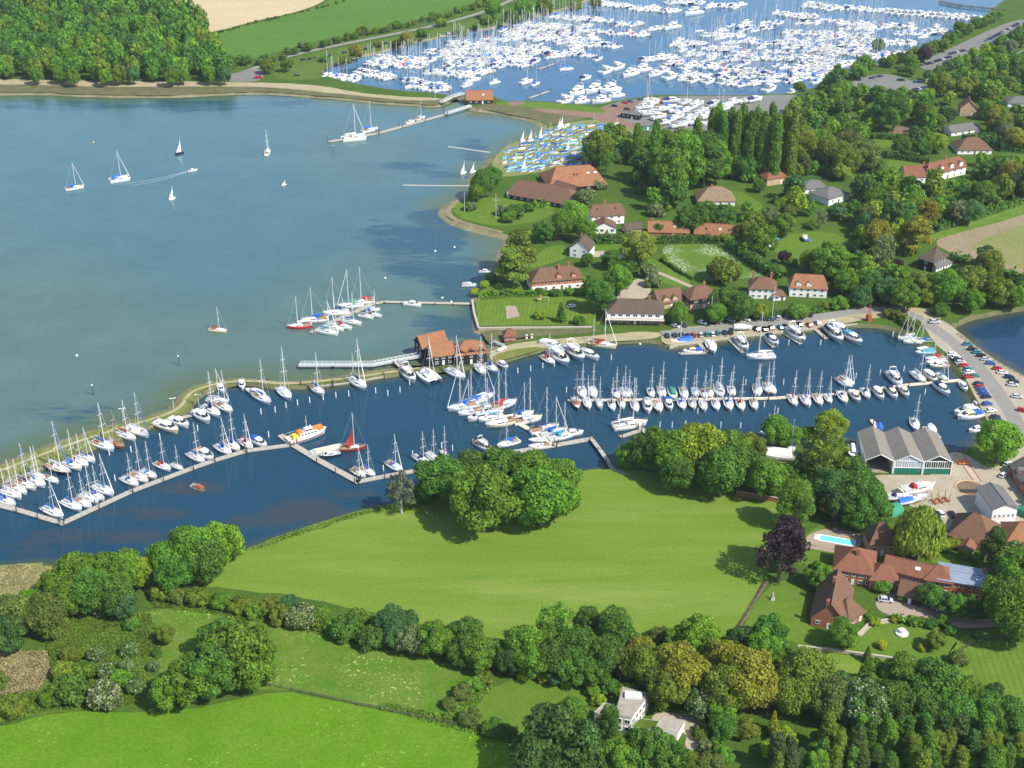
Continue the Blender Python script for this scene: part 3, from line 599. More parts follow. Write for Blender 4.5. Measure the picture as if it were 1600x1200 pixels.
def dinghy(px, py, dx, dy, place, cover=None, mast=False, sail=None, hull='white', L=4.4, z=LAND, cat='dinghy', note=None, group='dinghies in the boat park'):
    p = P(px, py, z + .3); p.z = z - (0 if z > 0 else .15); e = empty('sailing_dinghy', p, heading(px, py, dx, dy, z), L / 4.4)
    look = note or f'{HN[hull]} dinghy' + (f', {cover} cover' if cover else ', uncovered') + (', mast up' if mast else '')
    tag(e, look, place, cat, group); O('hull', BM['d_hull'], e, mats=[MATS[HULLC[hull]]])
    if cover: O('dinghy_cover', BM['d_cover'], e, mats=[MATS[COVC[cover]]])
    if mast or sail: O('mast', BM['d_mast'], e)
    if sail: O('mainsail', BM['d_sail'], e, mats=[MATS[sail]])
    return e
def catamaran(px, py, dx, dy, L, place, hull='white', cover='blue', mast=True, group='catamarans'):
    p = P(px, py, .6); p.z = 0; e = empty('catamaran', p, heading(px, py, dx, dy, 0), L / 10)
    tag(e, f'{HN[hull]} twin-hulled catamaran' + (f' with {cover} canopy' if cover != 'none' else ''), place, 'catamaran', group)
    for s in (-1, 1): O('hull', BM['hull_classic'], e, loc=(0, s * 2.1, 0), sc=(1, .55, 1.05), mats=[MATS[HULLC[hull]]]); O('deck', BM['deck_classic'], e, loc=(0, s * 2.1, 0), sc=(1, .55, 1.05))
    O('bridge_deck', BM['c_deck'], e); c = O('cabin', BM['cabin'], e, sc=(1.05, 1.8, 1.25), loc=(0, 0, -.2)); O('window', BM['window'], c)
    if cover != 'none': O('canopy', BM['hood'], e, loc=(-1.2, 0, .2), sc=(1.3, 1.7, 1.0), mats=[MATS[COVC[cover]]])
    if mast:
        m = O('mast', BM['mast'], e, sc=(1, 1, 1.05)); O('spreader', BM['spreader'], m); O('rigging', BM['stay'], m); b = O('boom', BM['boom'], e); O('sail_cover', BM['sail_cover'], b, mats=[MATS[COVC[cover] or 'canvas_white']])
        O('furled_sail', BM['furled'], e)
    return e
BM['c_deck'] = mk(lambda b: (b.box((-1.0, 0, .95), (6.4, 4.2, .25)), b.cyl((3.6, -2, 1.2), (3.6, 2, 1.2), .08, .08, 5), b.box((2.9, 0, 1.05), (1.4, 3.8, .04))), 'bridge_deck', 'deck_white')
# far berths: one hull-and-cabin mesh with several surfaces, mast as a child
def far_yacht_mesh(cov, hm='gelcoat'):
    b = MB(); r = hull_rings(10, 3.3, 1.35, 1.0, n=6); b.loft([q[0:4] for q in r]); b.loft([q[4:8] for q in r]); b.add(r[0], [(1, 2, 5, 6), (2, 3, 4, 5)])
    b.loft([[q[3], q[4]] for q in r], 1)
    b.loft([[(x, -w_ / 2, 1.1), (x, -w_ * .42, 1.1 + h), (x, w_ * .42, 1.1 + h), (x, w_ / 2, 1.1)] for x, w_, h in ((-1, 2.1, .5), (1.6, 1.9, .5), (2.6, 1.2, .06))], 1)
    for s in (-1, 1): b.add([(-.7, s * 1.03, 1.22), (1.5, s * .99, 1.22), (1.5, s * .9, 1.5), (-.7, s * .94, 1.5)], [(0, 1, 2, 3)], 3)
    b.box((-2.9, 0, 1.16), (3.0, 1.6, .1), 4); b.dome((-1.2, 0, 1.3), (.85, 1.1, .9), 2, 6, 2); b.cyl((.6, 0, 2.5), (-3.8, 0, 2.4), .3, .15, 5, 2)
    return b.mesh('far_yacht', [MATS[hm], MATS['deck_white'], MATS[cov], MATS['dark_glass'], MATS['grey_deck']])
def far_motor_mesh(cov, fly, hm='gelcoat'):
    b = MB(); r = hull_rings(10, 3.6, 1.75, 1.2, stern=.92, n=6); b.loft([q[0:4] for q in r]); b.loft([q[4:8] for q in r]); b.add(r[0], [(1, 2, 5, 6), (2, 3, 4, 5)]); b.loft([[q[3], q[4]] for q in r], 1)
    b.loft([[(x, -w_ / 2, 1.35), (x, -w_ * .42, 1.35 + h), (x, w_ * .42, 1.35 + h), (x, w_ / 2, 1.35)] for x, w_, h in ((-1.6, 2.7, 1.2), (1.4, 2.4, 1.2), (3.3, 1.4, .06))], 1, cap=True); b.add([(1.45, -1.0, 2.45), (2.8, -.75, 1.75), (2.8, .75, 1.75), (1.45, 1.0, 2.45)], [(0, 1, 2, 3)], 3)
    for s in (-1, 1): b.add([(-1.3, s * 1.34, 1.85), (1.2, s * 1.27, 1.85), (1.0, s * 1.12, 2.3), (-1.3, s * 1.2, 2.3)], [(0, 1, 2, 3)], 3)
    b.box((-3.2, 0, 1.26), (2.9, 2.5, .1), 4)
    if cov: b.loft([[(x, -1.45 * s, 1.3), (x, -1.1 * s, 2.5 * s), (x, 1.1 * s, 2.5 * s), (x, 1.45 * s, 1.3)] for x, s in ((-4.7, .8), (-1.5, 1))], 2, cap=True)
    if fly: b.box((-.9, 0, 2.85), (3.2, 2.3, .6), 1, top=.9); b.box((-2.3, 0, 3.9), (.4, 2.1, .12), 1); b.box((-2.2, 1, 3.4), (.2, .12, 1.0), 1); b.box((-2.2, -1, 3.4), (.2, .12, 1.0), 1)
    return b.mesh('far_motor_boat', [MATS[hm], MATS['deck_white'], MATS[cov or 'canvas_navy'], MATS['dark_glass'], MATS['grey_deck']])
FY = {c: far_yacht_mesh(COVC[c]) for c in ('blue', 'white', 'navy', 'red', 'grey')}; FY['navyhull'] = far_yacht_mesh('canvas_white', 'navy'); FY['creamhull'] = far_yacht_mesh('canvas_white', 'cream')
FM = {'cover': far_motor_mesh('canvas_navy', False), 'fly': far_motor_mesh(None, True), 'open': far_motor_mesh(None, False), 'white': far_motor_mesh('canvas_white', True)}
def _fmast(b): b.cyl((.7, 0, 1.2), (.62, 0, 14.2), .15, .11, 4); b.box((.66, 0, 7.6), (.1, 2.2, .1)); b.cyl((4.8, 0, 1.4), (.7, 0, 13.4), .07, .05, 3, cap=False)
BM['f_mast'] = mk(_fmast, 'mast', 'spar')
# ------------------------------------------------------------------ cars
def _body(b, van=False):
    pr = [(-2.1, .32, .72), (-2.12, .85, .8), (-1.2, .95, .86), (1.0, .92, .86), (1.9, .78, .8), (2.1, .45, .7)] if not van else [(-2.2, .35, .8), (-2.2, 1.0, .85), (1.1, 1.0, .88), (2.0, .85, .8), (2.2, .45, .72)]
    b.loft([[(x, -w_, .28), (x, -w_, z * .75 + .05), (x, -w_ * .92, z), (x, w_ * .92, z), (x, w_, z * .75 + .05), (x, w_, .28)] for x, z, w_ in pr], cap=True)
    top = 1.45 if not van else 1.95
    b.add([(-1.45, -.62, top), (.35, -.62, top), (.35, .62, top), (-1.45, .62, top)], [(0, 1, 2, 3)])
    for x0, x1 in ((-1.5, -1.4), (-.5, -.4), (.35, .45)):
        for s in (-1, 1): b.add([(x0, s * .64, top - .01), (x1, s * .64, top - .01), (x1 + .1, s * .84, .9), (x0, s * .84, .9)], [(0, 1, 2, 3)])
def _glass(b): b.loft([[(-1.95, -.76, .9), (1.15, -.78, .9), (1.15, .78, .9), (-1.95, .76, .9)], [(-1.5, -.63, 1.43), (.38, -.63, 1.43), (.38, .63, 1.43), (-1.5, .63, 1.43)]], closed=True)
CB = mk(_body, 'car_body', 'car_silver'); CG = mk(_glass, 'window', 'dark_glass'); CW = mk(lambda b: b.cyl((0, -.1, 0), (0, .1, 0), .32, .32, 10), 'wheel', 'rubber')
CL = mk(lambda b: b.box((0, 0, 0), (.12, .34, .14)), 'headlight', 'deck_white')
CARN = dict(black='black', navy='dark blue', silver='silver', white='white', red='red', blue='blue', green='green', grey='dark grey', teal='teal')
def car(px, py, dx, dy, colour, place, group='parked cars', sc=1.0, parts=True, z=LAND + .06, note=None):
    p = P(px, py, z + .6); p.z = z; e = empty('parked_car', p, heading(px, py, dx, dy, z), sc)
    tag(e, note or f'{CARN[colour]} car', place, 'car', group)
    O('body', CB, e, mats=[CARC[colour]]); O('window', CG, e)
    for x in (-1.3, 1.3):
        for y in (-.78, .78): O('wheel', CW, e, loc=(x, y, .32))
    if parts:
        for y in (-.55, .55): O('headlight', CL, e, loc=(2.02, y, .62))
    return e
# ------------------------------------------------------------------ houses
WINM = {}
def window_meshes(w_, h):
    k = (round(w_, 1), round(h, 1))
    if k not in WINM:
        f = MB(); t = .12
        for c, d in (((0, 0, -h / 2 + t / 2), (w_, .12, t)), ((0, 0, h / 2 - t / 2), (w_, .12, t)), ((-w_ / 2 + t / 2, 0, 0), (t, .12, h - 2 * t)), ((w_ / 2 - t / 2, 0, 0), (t, .12, h - 2 * t)), ((0, 0, 0), (.09, .10, h - 2 * t))): f.box(c, d)
        p = MB().box((0, .02, 0), (w_ - 2 * t, .05, h - 2 * t)); WINM[k] = (f.mesh('window_frame', [MATS['white_paint']]), p.mesh('pane', [MATS['dark_glass']]))
    return WINM[k]
def add_window(root, x, y, z, rz, w_=1.3, h=1.2):
    f, p = window_meshes(w_, h); o = O('window', f, root, loc=(x, y, z), rz=rz); O('pane', p, o); return o
def roof_mesh(L, W, h0, rh, kind, oh=.45, mt='tile_brown', hip=None):
    b = MB(); x, y = L / 2 + oh, W / 2 + oh; e = h0 - oh * rh / (W / 2) * .8; tk = .22
    hp = {'gable': 0, 'hip': min(W / 2, L / 2 - .3), 'half': W * .22}.get(kind, 0) if hip is None else hip
    rx = x - hp
    if kind == 'half':
        zc = h0 + rh * .55; yc = y * (1 - .55)
        top = [(-rx, 0, h0 + rh), (rx, 0, h0 + rh)]
        for s in (-1, 1): b.add([(-x, s * y, e), (x, s * y, e), (x, s * yc, zc), (rx, 0, h0 + rh), (-rx, 0, h0 + rh), (-x, s * yc, zc)], [(0, 1, 2, 3, 4, 5) if s < 0 else (5, 4, 3, 2, 1, 0)])
        for s in (-1, 1): b.add([(s * x, -yc, zc), (s * x, yc, zc), (s * rx, 0, h0 + rh)], [(0, 1, 2) if s > 0 else (2, 1, 0)])
    else:
        V = [(-x, -y, e), (x, -y, e), (x, y, e), (-x, y, e), (-rx, 0, h0 + rh), (rx, 0, h0 + rh)]
        F = [(0, 1, 5, 4), (2, 3, 4, 5)]
        if hp > 0: F += [(1, 2, 5), (3, 0, 4)]
        b.add(V, F)
        if hp == 0:
            for s in (-1, 1):
                b.add([(s * x, -y, e), (s * x, y, e), (s * x, 0, h0 + rh), (s * x, -y, e - tk), (s * x, y, e - tk), (s * x, 0, h0 + rh - tk)], [(0, 2, 5, 3), (2, 1, 4, 5)])
    b.add([(-x, -y, e), (x, -y, e), (x, y, e), (-x, y, e), (-x, -y, e - tk), (x, -y, e - tk), (x, y, e - tk), (-x, y, e - tk)], [(0, 1, 5, 4), (2, 3, 7, 6)] + ([(1, 2, 6, 5), (3, 0, 4, 7), (7, 6, 5, 4)] if kind == 'hip' else []))
    b.cyl((-rx, 0, h0 + rh + .03), (rx, 0, h0 + rh + .03), .14, .14, 5)
    return b.mesh('roof', [MATS[mt]])
def wall_mesh(L, W, h, rh, kind, mt, upper=None, uz=None):
    b = MB(); x, y = L / 2, W / 2
    if upper: b.box((0, 0, uz / 2), (L, W, uz), 0); b.box((0, 0, (uz + h) / 2), (L + .06, W + .06, h - uz), 1)
    else: b.box((0, 0, h / 2), (L, W, h), 0)
    if kind in ('gable', 'half'):
        k = 1 if upper else 0; f = 1 if kind == 'gable' else .55
        for s in (-1, 1):
            q = [(s * (x - .005), -y, h - .02), (s * (x - .005), y, h - .02), (s * (x - .005), y * (1 - f), h + rh * f - .12), (s * (x - .005), -y * (1 - f), h + rh * f - .12)]
            b.add(q, [(0, 1, 2, 3) if s > 0 else (3, 2, 1, 0)], k)
    return b.mesh('wall', [MATS[mt]] + ([MATS[upper]] if upper else []))
def house(look, place, a, bpt, W, h, rh, kind, wall, roof, chim=(), storeys=1, upper=None, uz=None, turn=False, win=None, skip=(), door=True, cat='house', name='house', wsz=(1.4, 1.2), hip=None, z=LAND, dormers=(), gap=3.6, skylights=()):
    """a, bpt: the feet of the front wall's two ends; W: depth away from it; turn: ridge runs along the depth"""
    A, B = P(*a, z), P(*bpt, z); u = (B - A); L = u.length; ang = math.atan2(u.y, u.x); nrm = Vector((-u.y, u.x, 0)) / L
    c = (A + B) / 2 + nrm * (W / 2); e = empty(name, c, ang); e.location.z = z
    tag(e, look, place, cat); LL, WW = L, W; rr = 0
    if turn: LL, WW = W, L; rr = math.pi / 2
    wl = O('wall', wall_mesh(LL, WW, h, rh, kind, wall, upper, uz), e, rz=rr)
    rf = O('roof', roof_mesh(LL, WW, h, rh, kind, mt=roof, hip=hip), e, rz=rr)
    for cx, cy, ch in chim:
        q = MB().box((0, 0, ch / 2), (1.0, .75, ch)); q.box((0, 0, ch + .1), (1.15, .9, .2)); q.cyl((-.25, 0, ch + .2), (-.25, 0, ch + .65), .13, .1, 6); q.cyl((.25, 0, ch + .2), (.25, 0, ch + .65), .13, .1, 6)
        O('chimney', q.mesh('chimney', [MATS['brick_red' if wall != 'render_white' or kind == 'x' else 'brick_red']]), rf, loc=(cx * LL / 2, cy * WW / 2, h + rh * (1 - abs(cy)) - .9))
    for dx, dz, dw in skylights:
        q = MB().box((0, 0, 0), (dw, 1.1, .1)); sl = math.atan2(rh, WW / 2)
        o = O('skylight', q.mesh('skylight', [MATS['dark_glass' if dw < 1.2 else 'deck_white']]), rf, loc=(dx * LL / 2, -WW / 2 * (1 - dz), h + rh * dz + .14)); o.rotation_euler = (sl, 0, 0)
    for dx, dw, dh in dormers:
        q = MB(); q.box((0, 0, dh / 2), (dw, 2.2, dh)); q2 = MB(); q2.add([(-dw / 2 - .2, -1.35, dh), (0, -1.35, dh + dw * .4), (0, 1.6, dh + dw * .4), (-dw / 2 - .2, 1.2, dh), (dw / 2 + .2, -1.35, dh), (dw / 2 + .2, 1.2, dh)], [(0, 1, 2, 3), (1, 4, 5, 2)])
        q.add([(-dw / 2, -1.1, dh - .01), (dw / 2, -1.1, dh - .01), (0, -1.1, dh + dw * .36)], [(0, 1, 2)])
        d_ = O('dormer', q.mesh('dormer', [MATS[upper or wall]]), e, loc=(dx * L / 2, -W / 2 + 1.5, h - .1)); O('dormer_roof', q2.mesh('dormer_roof', [MATS[roof]]), d_)
        f, p = window_meshes(dw * .6, dh * .7); o = O('window', f, d_, loc=(0, -1.15, dh * .5))
    if win is None: win = {'f': max(1, int(L / gap)), 'l': max(1, int(W / 4.2)), 'r': max(1, int(W / 4.2)), 'b': max(1, int(L / gap))}
    hs = (h - .25) / storeys
    for s in range(storeys):
        zz = hs * s + hs * .56
        for side, n in win.items():
            for i in range(n):
                f = (i + .5) / n * 2 - 1
                if side == 'f' and s == 0 and door and i == n // 2: continue
                if side in 'fb': add_window(e, f * L / 2 * .92, (-1 if side == 'f' else 1) * (W / 2 + .05), zz, 0 if side == 'f' else math.pi, *wsz)
                else: add_window(e, (-1 if side == 'l' else 1) * (L / 2 + .05), f * W / 2 * .85, zz, -math.pi / 2 if side == 'l' else math.pi / 2, *wsz)
    if door:
        n = win.get('f', 1); f = (n // 2 + .5) / max(n, 1) * 2 - 1
        d = O('door', MB().box((0, 0, 1.02), (1.0, .12, 2.04)).mesh('door', [MATS['white_paint' if wall != 'render_white' else 'brown_board']]), e, loc=(f * L / 2 * .92, -W / 2 - .05, 0))
        O('handle', MB().box((.38, -.09, 1.0), (.05, .08, .14)).mesh('handle', [MATS['spar']]), d)
    return e
# ------------------------------------------------------------------ land and water
HARB = [(-1500, 178), (-700, 160), (-300, 152), (0, 146), (60, 145), (120, 148), (200, 150), (270, 150), (345, 146), (400, 144), (470, 148), (540, 154), (600, 160), (650, 163), (680, 166), (697, 160), (708, 152), (716, 151), (722, 158), (735, 171), (765, 173), (800, 181), (830, 187), (848, 199), (838, 206), (822, 212), (800, 226), (778, 237), (764, 246), (756, 256), (742, 266), (728, 280), (738, 292), (732, 303), (708, 311), (692, 318), (684, 328), (690, 340), (715, 352), (750, 362), (790, 370), (785, 382), (778, 394), (774, 412), (765, 430), (752, 440), (760, 448), (742, 458), (737, 468), (738, 482), (741, 512), (750, 521), (790, 519), (825, 518), (828, 524), (790, 531), (764, 540), (757, 552), (700, 566), (655, 571), (600, 573), (560, 580), (500, 589), (440, 594), (380, 587), (335, 592), (300, 600), (282, 612), (270, 630), (246, 642), (200, 653), (150, 666), (100, 683), (50, 701), (0, 721), (-120, 768), (-400, 900), (-900, 1000), (-1500, 900)]
POOL = [(-400, 935), (-200, 835), (-60, 778), (0, 754), (40, 739), (100, 718), (150, 697), (200, 679), (250, 660), (275, 650), (295, 645), (303, 628), (320, 611), (352, 601), (385, 598), (430, 605), (480, 604), (520, 600), (560, 595), (600, 587), (640, 581), (690, 578), (762, 571), (790, 563), (830, 550), (870, 541), (950, 534), (1028, 531), (1045, 543), (1090, 535), (1150, 527), (1220, 519), (1300, 510), (1340, 507), (1390, 510), (1420, 524), (1445, 540), (1480, 560), (1502, 590), (1513, 612), (1528, 640), (1545, 668), (1530, 690), (1500, 704), (1488, 707), (1476, 690), (1330, 690), (1300, 685), (1240, 690), (1180, 685), (1100, 690), (1020, 684), (985, 690), (972, 708), (960, 726), (940, 732), (900, 738), (850, 745), (700, 765), (630, 785), (560, 798), (480, 823), (420, 843), (375, 860), (300, 878), (200, 890), (90, 880), (60, 876), (0, 882), (-200, 915)]
POND = [(1490, 508), (1512, 499), (1550, 490), (1600, 481), (1700, 474), (1900, 480), (1900, 700), (1700, 640), (1640, 607), (1600, 584), (1560, 562), (1520, 535), (1497, 521)]
MARI = [(497, 108), (540, 92), (600, 80), (640, 66), (690, 58), (715, 46), (760, 46), (800, 34), (850, 22), (900, 8), (935, -10), (1000, -40), (1100, -70), (1700, -70), (1620, -30), (1552, 8), (1540, 26), (1500, 50), (1460, 68), (1430, 84), (1380, 98), (1330, 112), (1310, 122), (1290, 130), (1240, 144), (1200, 146), (1130, 148), (1060, 147), (1020, 147), (985, 152), (950, 158), (930, 163), (880, 160), (830, 155), (790, 158), (776, 150), (744, 138), (722, 150), (706, 150), (700, 146), (650, 142), (600, 137), (560, 130), (520, 121)]
def w2(poly): return [tuple(P(*q)[:2]) for q in poly]
def offset(poly, d):
    """grow a closed outline by d metres"""
    p = np.array(poly); a = np.roll(p, 1, 0); b = np.roll(p, -1, 0); t = b - a; t /= np.linalg.norm(t, axis=1)[:, None] + 1e-9
    area = np.sum(p[:, 0] * b[:, 1] - b[:, 0] * p[:, 1]); s = 1 if area > 0 else -1
    return [tuple(q) for q in p + s * d * np.stack([t[:, 1], -t[:, 0]], 1)]
def wobble(poly, amp, seed):
    g = np.random.default_rng(seed); out = []
    for i, (x, y) in enumerate(poly): out.append((x + g.normal() * amp, y + g.normal() * amp))
    return out
WATERS = {}
for key, poly, wd, am in (('harbour', HARB, 6.0, .5), ('pool', POOL, 2.2, .15), ('pond', POND, 3.0, .4), ('marina', MARI, 3.5, .3)):
    z0 = chaikin(w2(poly), 2)
    WATERS[key] = (wobble(offset(z0, wd * .6), am, 3), wobble(offset(z0, -wd * .45), am * .6, 4), z0)
outer = [(-5000, -600), (5000, -600), (5000, 9000), (-5000, 9000)]
vs_, es_ = [], []
def addloop(lp):
    b = len(vs_); vs_.extend(Vector(q) for q in lp); es_.extend((b + i, b + (i + 1) % len(lp)) for i in range(len(lp)))
addloop(outer)
for k in WATERS: addloop(WATERS[k][0])
# a loose lattice keeps the sheet's triangles from growing too long
for gx in range(-600, 601, 60):
    for gy in range(150, 1500, 60): vs_.append(Vector((gx + .37, gy + .71)))
cv, ce, cf, _, _, _ = delaunay_2d_cdt(vs_, es_, [], 0, 1e-4)
cx = np.array([sum((cv[i] for i in f), Vector((0, 0)))[:] for f in cf]) / 3
bad = np.zeros(len(cf), bool)
for k in WATERS: bad |= inpoly(cx[:, 0], cx[:, 1], WATERS[k][0])
me = bpy.data.meshes.new('ground'); me.from_pydata([(v.x, v.y, LAND) for v in cv], [], [f for f, b_ in zip(cf, bad) if not b_]); me.materials.append(MATS['ground_grass'])
O('ground', me, kind='structure', label='flat grassy land round the harbour, pool and marina')
for k, mt in (('harbour', 'shingle'), ('pool', 'mud'), ('pond', 'mud'), ('marina', 'shingle')):
    a, b_, _ = WATERS[k]; n = len(a); V = [(x, y, LAND) for x, y in a] + [(x * .5 + x2 * .5, y * .5 + y2 * .5, .35) for (x, y), (x2, y2) in zip(a, b_)] + [(x, y, -.7) for x, y in b_]
    F = [(i + n * j, (i + 1) % n + n * j, (i + 1) % n + n * (j + 1), i + n * (j + 1)) for j in (0, 1) for i in range(n)]
    me = bpy.data.meshes.new('shore'); me.from_pydata(V, [], F); me.materials.append(MATS[mt]); O(k + '_shore', me, kind='structure', label=f'sloping {mt} shore of the {k}')
def seg_dist(px, py, poly):
    best = np.full(px.shape, 1e9); n = len(poly)
    for i in range(n):
        ax, ay = poly[i]; bx, by = poly[(i + 1) % n]; dx, dy = bx - ax, by - ay; L2 = dx * dx + dy * dy + 1e-9
        t = np.clip(((px - ax) * dx + (py - ay) * dy) / L2, 0, 1); best = np.minimum(best, np.hypot(px - ax - t * dx, py - ay - t * dy))
    return best
def blob(px, py, lst):
    f = np.zeros(px.shape)
    for x, y, rx, ry, s in lst: f = np.maximum(f, s * np.clip(1.25 - ((px - x) / rx) ** 2 - ((py - y) / ry) ** 2, 0, 1))
    return f
WEED = {'harbour': [(640, 375, 90, 30, 1), (690, 345, 60, 25, .9), (720, 440, 50, 40, .9), (660, 415, 70, 25, .9), (600, 360, 40, 18, .7), (640, 262, 60, 8, .9), (700, 275, 40, 8, .8), (300, 165, 90, 10, .9), (440, 158, 60, 10, .7), (700, 510, 60, 25, .8), (120, 165, 160, 8, .6), (150, 640, 120, 25, .35), (740, 235, 25, 18, .8), (735, 500, 22, 40, .8)],
        'pool': [(470, 795, 75, 22, .9), (300, 760, 60, 14, .7), (150, 840, 120, 16, .8), (400, 820, 60, 14, .8), (230, 800, 90, 12, .6), (60, 860, 80, 12, .7), (1510, 690, 20, 8, .9), (560, 770, 50, 10, .4)], 'pond': [], 'marina': []}
REFLECTION_TINT = {'harbour': [(40, 560, 300, 190, 1), (300, 600, 350, 150, 1), (560, 520, 220, 120, .9), (560, 240, 120, 60, .5), (620, 420, 120, 50, .6), (-300, 500, 400, 300, 1)], 'pool': [], 'pond': [], 'marina': []}  # greener areas, sky reflection and partly depth painted into the water
for k, (a, b_, c) in WATERS.items():
    xs = np.arange(-1500, 1910, 10.); ys = np.arange(-80, 1010, 5. if k in ('marina',) else 7.)
    gx, gy = np.meshgrid(xs, ys); u, v = (gx - 800) / FPX, (600 - gy) / FPX; t = -HC / (-ST + v * CT); X, Y = u * t, (CT + v * ST) * t
    ins = inpoly(X, Y, offset(c, 4.0)); H_, W_ = gx.shape
    cell = ins[:-1, :-1] | ins[1:, :-1] | ins[:-1, 1:] | ins[1:, 1:]
    used = np.zeros(gx.shape, bool); used[:-1, :-1] |= cell; used[1:, :-1] |= cell; used[:-1, 1:] |= cell; used[1:, 1:] |= cell
    idm = -np.ones(gx.shape, int); idm[used] = np.arange(used.sum()); jj, ii = np.where(cell)
    F = np.stack([idm[jj, ii], idm[jj + 1, ii], idm[jj + 1, ii + 1], idm[jj, ii + 1]], 1)
    V = np.stack([X[used], Y[used], np.zeros(used.sum())], 1); me = np_mesh(k + '_water', V, F, [MATS[k + '_water']])
    d = seg_dist(V[:, 0], V[:, 1], c); sw = {'harbour': 26., 'pool': 7., 'pond': 9., 'marina': 6.}[k]
    for nm, val in (('shallow', np.clip(1 - d / sw, 0, 1)), ('weed', blob(gx[used], gy[used], WEED[k])), ('reflection_tint', blob(gx[used], gy[used], REFLECTION_TINT[k]))):
        at = me.attributes.new(nm, 'FLOAT', 'POINT'); at.data.foreach_set('value', val.astype(np.float32))
    O(k + '_water', me, kind='structure', label={'harbour': 'blue-green harbour water with weed patches', 'pool': 'calm dark blue water of the yacht pool', 'pond': 'dark pond water beside the causeway', 'marina': 'blue water of the far marina basin'}[k])
def sheet(name, pts, mt, lift, label=None, smooth=2, amp=.0, seed=1, z=LAND, **props):
    q = wobble(chaikin(w2(pts), smooth), amp, seed); cv, ce, cf, *_ = delaunay_2d_cdt([Vector(a) for a in q], [(i, (i + 1) % len(q)) for i in range(len(q))], [], 1, 1e-4)
    me = bpy.data.meshes.new(name); me.from_pydata([(v.x, v.y, z + lift) for v in cv], [], cf); me.materials.append(MATS[mt])
    return O(name, me, kind='structure', label=label or name.replace('_', ' '), **props)
def ribbon(name, pts, wd, mt, lift, label=None, smooth=2, amp=0, z=LAND):
    q = [Vector(a) for a in chaikin(w2(pts), smooth, False)]; V = []; g = random.Random(len(pts))
    for i, a in enumerate(q):
        t = (q[min(i + 1, len(q) - 1)] - q[max(i - 1, 0)]).normalized(); nr = Vector((-t.y, t.x)); h = wd / 2 * (1 + g.uniform(-amp, amp))
        V += [(a.x - nr.x * h, a.y - nr.y * h, z + lift), (a.x + nr.x * h, a.y + nr.y * h, z + lift)]
    me = bpy.data.meshes.new(name); me.from_pydata(V, [], [(2 * i, 2 * i + 2, 2 * i + 3, 2 * i + 1) for i in range(len(q) - 1)]); me.materials.append(MATS[mt])
    return O(name, me, kind='structure', label=label or name.replace('_', ' '))
A_ = .35
sheet('stubble_field', [(225, -40), (232, -5), (262, 22), (308, 54), (350, 46), (400, 32), (460, 20), (505, 4), (560, -40)], 'stubble', .02, 'pale bare field beyond the wood', amp=A_)
sheet('pasture', [(312, 58), (360, 46), (410, 34), (470, 20), (512, 4), (565, -40), (830, -40), (740, 6), (640, 34), (560, 50), (480, 68), (410, 88), (370, 96), (345, 96)], 'far_pasture', .02, 'bright green pasture beyond the marina road', amp=A_)
sheet('meadow', [(306, 912), (330, 893), (375, 868), (420, 850), (500, 826), (560, 806), (640, 786), (720, 768), (860, 745), (905, 736), (950, 732), (1000, 735), (1100, 752), (1200, 775), (1225, 800), (1210, 850), (1196, 905), (1148, 990), (1090, 1000), (1000, 1010), (850, 1010), (700, 985), (600, 960), (450, 930), (340, 918)], 'meadow', .02, 'wide mown meadow beside the pool', amp=.3)
sheet('lower_field', [(-300, 1160), (0, 1140), (60, 1118), (150, 1108), (240, 1115), (320, 1105), (430, 1078), (500, 1090), (580, 1105), (700, 1130), (790, 1150), (830, 1200), (860, 1420), (-300, 1420)], 'lush_grass', .02, 'lush green field at the near edge', amp=.3)
sheet('rough_field', [(238, 955), (300, 945), (450, 955), (560, 985), (650, 1010), (780, 1040), (740, 1085), (690, 1122), (580, 1100), (430, 1072), (300, 1090), (200, 1060), (110, 1000), (130, 965)], 'rough_pasture', .02, 'flowery rough pasture between the hedgerows', amp=.3)
sheet('garden_lawn', [(712, 1118), (760, 1078), (830, 1052), (900, 1062), (925, 1090), (900, 1130), (820, 1160), (740, 1140)], 'lawn', .02, 'lawn left of the modern white house', amp=.2)
sheet('marsh', [(-200, 935), (-100, 895), (0, 884), (60, 878), (95, 888), (70, 910), (55, 940), (0, 950), (-100, 1000)], 'marsh', .02, 'pale saltmarsh at the pool edge', amp=.5)
sheet('reed_bed', [(-60, 1025), (20, 1018), (74, 1020), (78, 1050), (60, 1078), (20, 1085), (-60, 1090)], 'marsh', .03, 'dry reed bed', amp=.4)
sheet('scrub_ground', [(60, 975), (150, 955), (235, 960), (250, 1000), (245, 1050), (220, 1095), (150, 1112), (80, 1110), (-40, 1140), (-80, 1100), (60, 1080), (80, 1030)], 'scrub_ground', .025, 'rough scrubby ground', amp=.4)
sheet('reed_fringe', [(375, 862), (420, 843), (480, 823), (560, 797), (620, 786), (625, 792), (560, 806), (500, 824), (420, 852), (380, 868)], 'rough_pasture', .035, 'reedy fringe of the meadow', amp=.3)
sheet('clubhouse_lawn', [(706, 320), (722, 312), (760, 308), (790, 309), (830, 316), (868, 322), (862, 338), (820, 350), (775, 354), (730, 345), (710, 334)], 'lawn', .02, 'lawn below the black clubhouse', amp=.2)
ribbon('sea_wall_path', [(735, 306), (712, 316), (698, 328), (706, 342), (745, 354), (785, 363)], 3.2, 'shingle', .04, 'stone edged path round the point')
sheet('house_lawn', [(822, 422), (840, 395), (865, 382), (885, 384), (888, 402), (860, 412)], 'striped_lawn', .02, 'striped lawn behind the brick house', amp=.1)
sheet('house_lawn', [(750, 452), (775, 442), (815, 444), (828, 455), (800, 462), (752, 462)], 'lawn', .02, 'small lawn by the brick house')
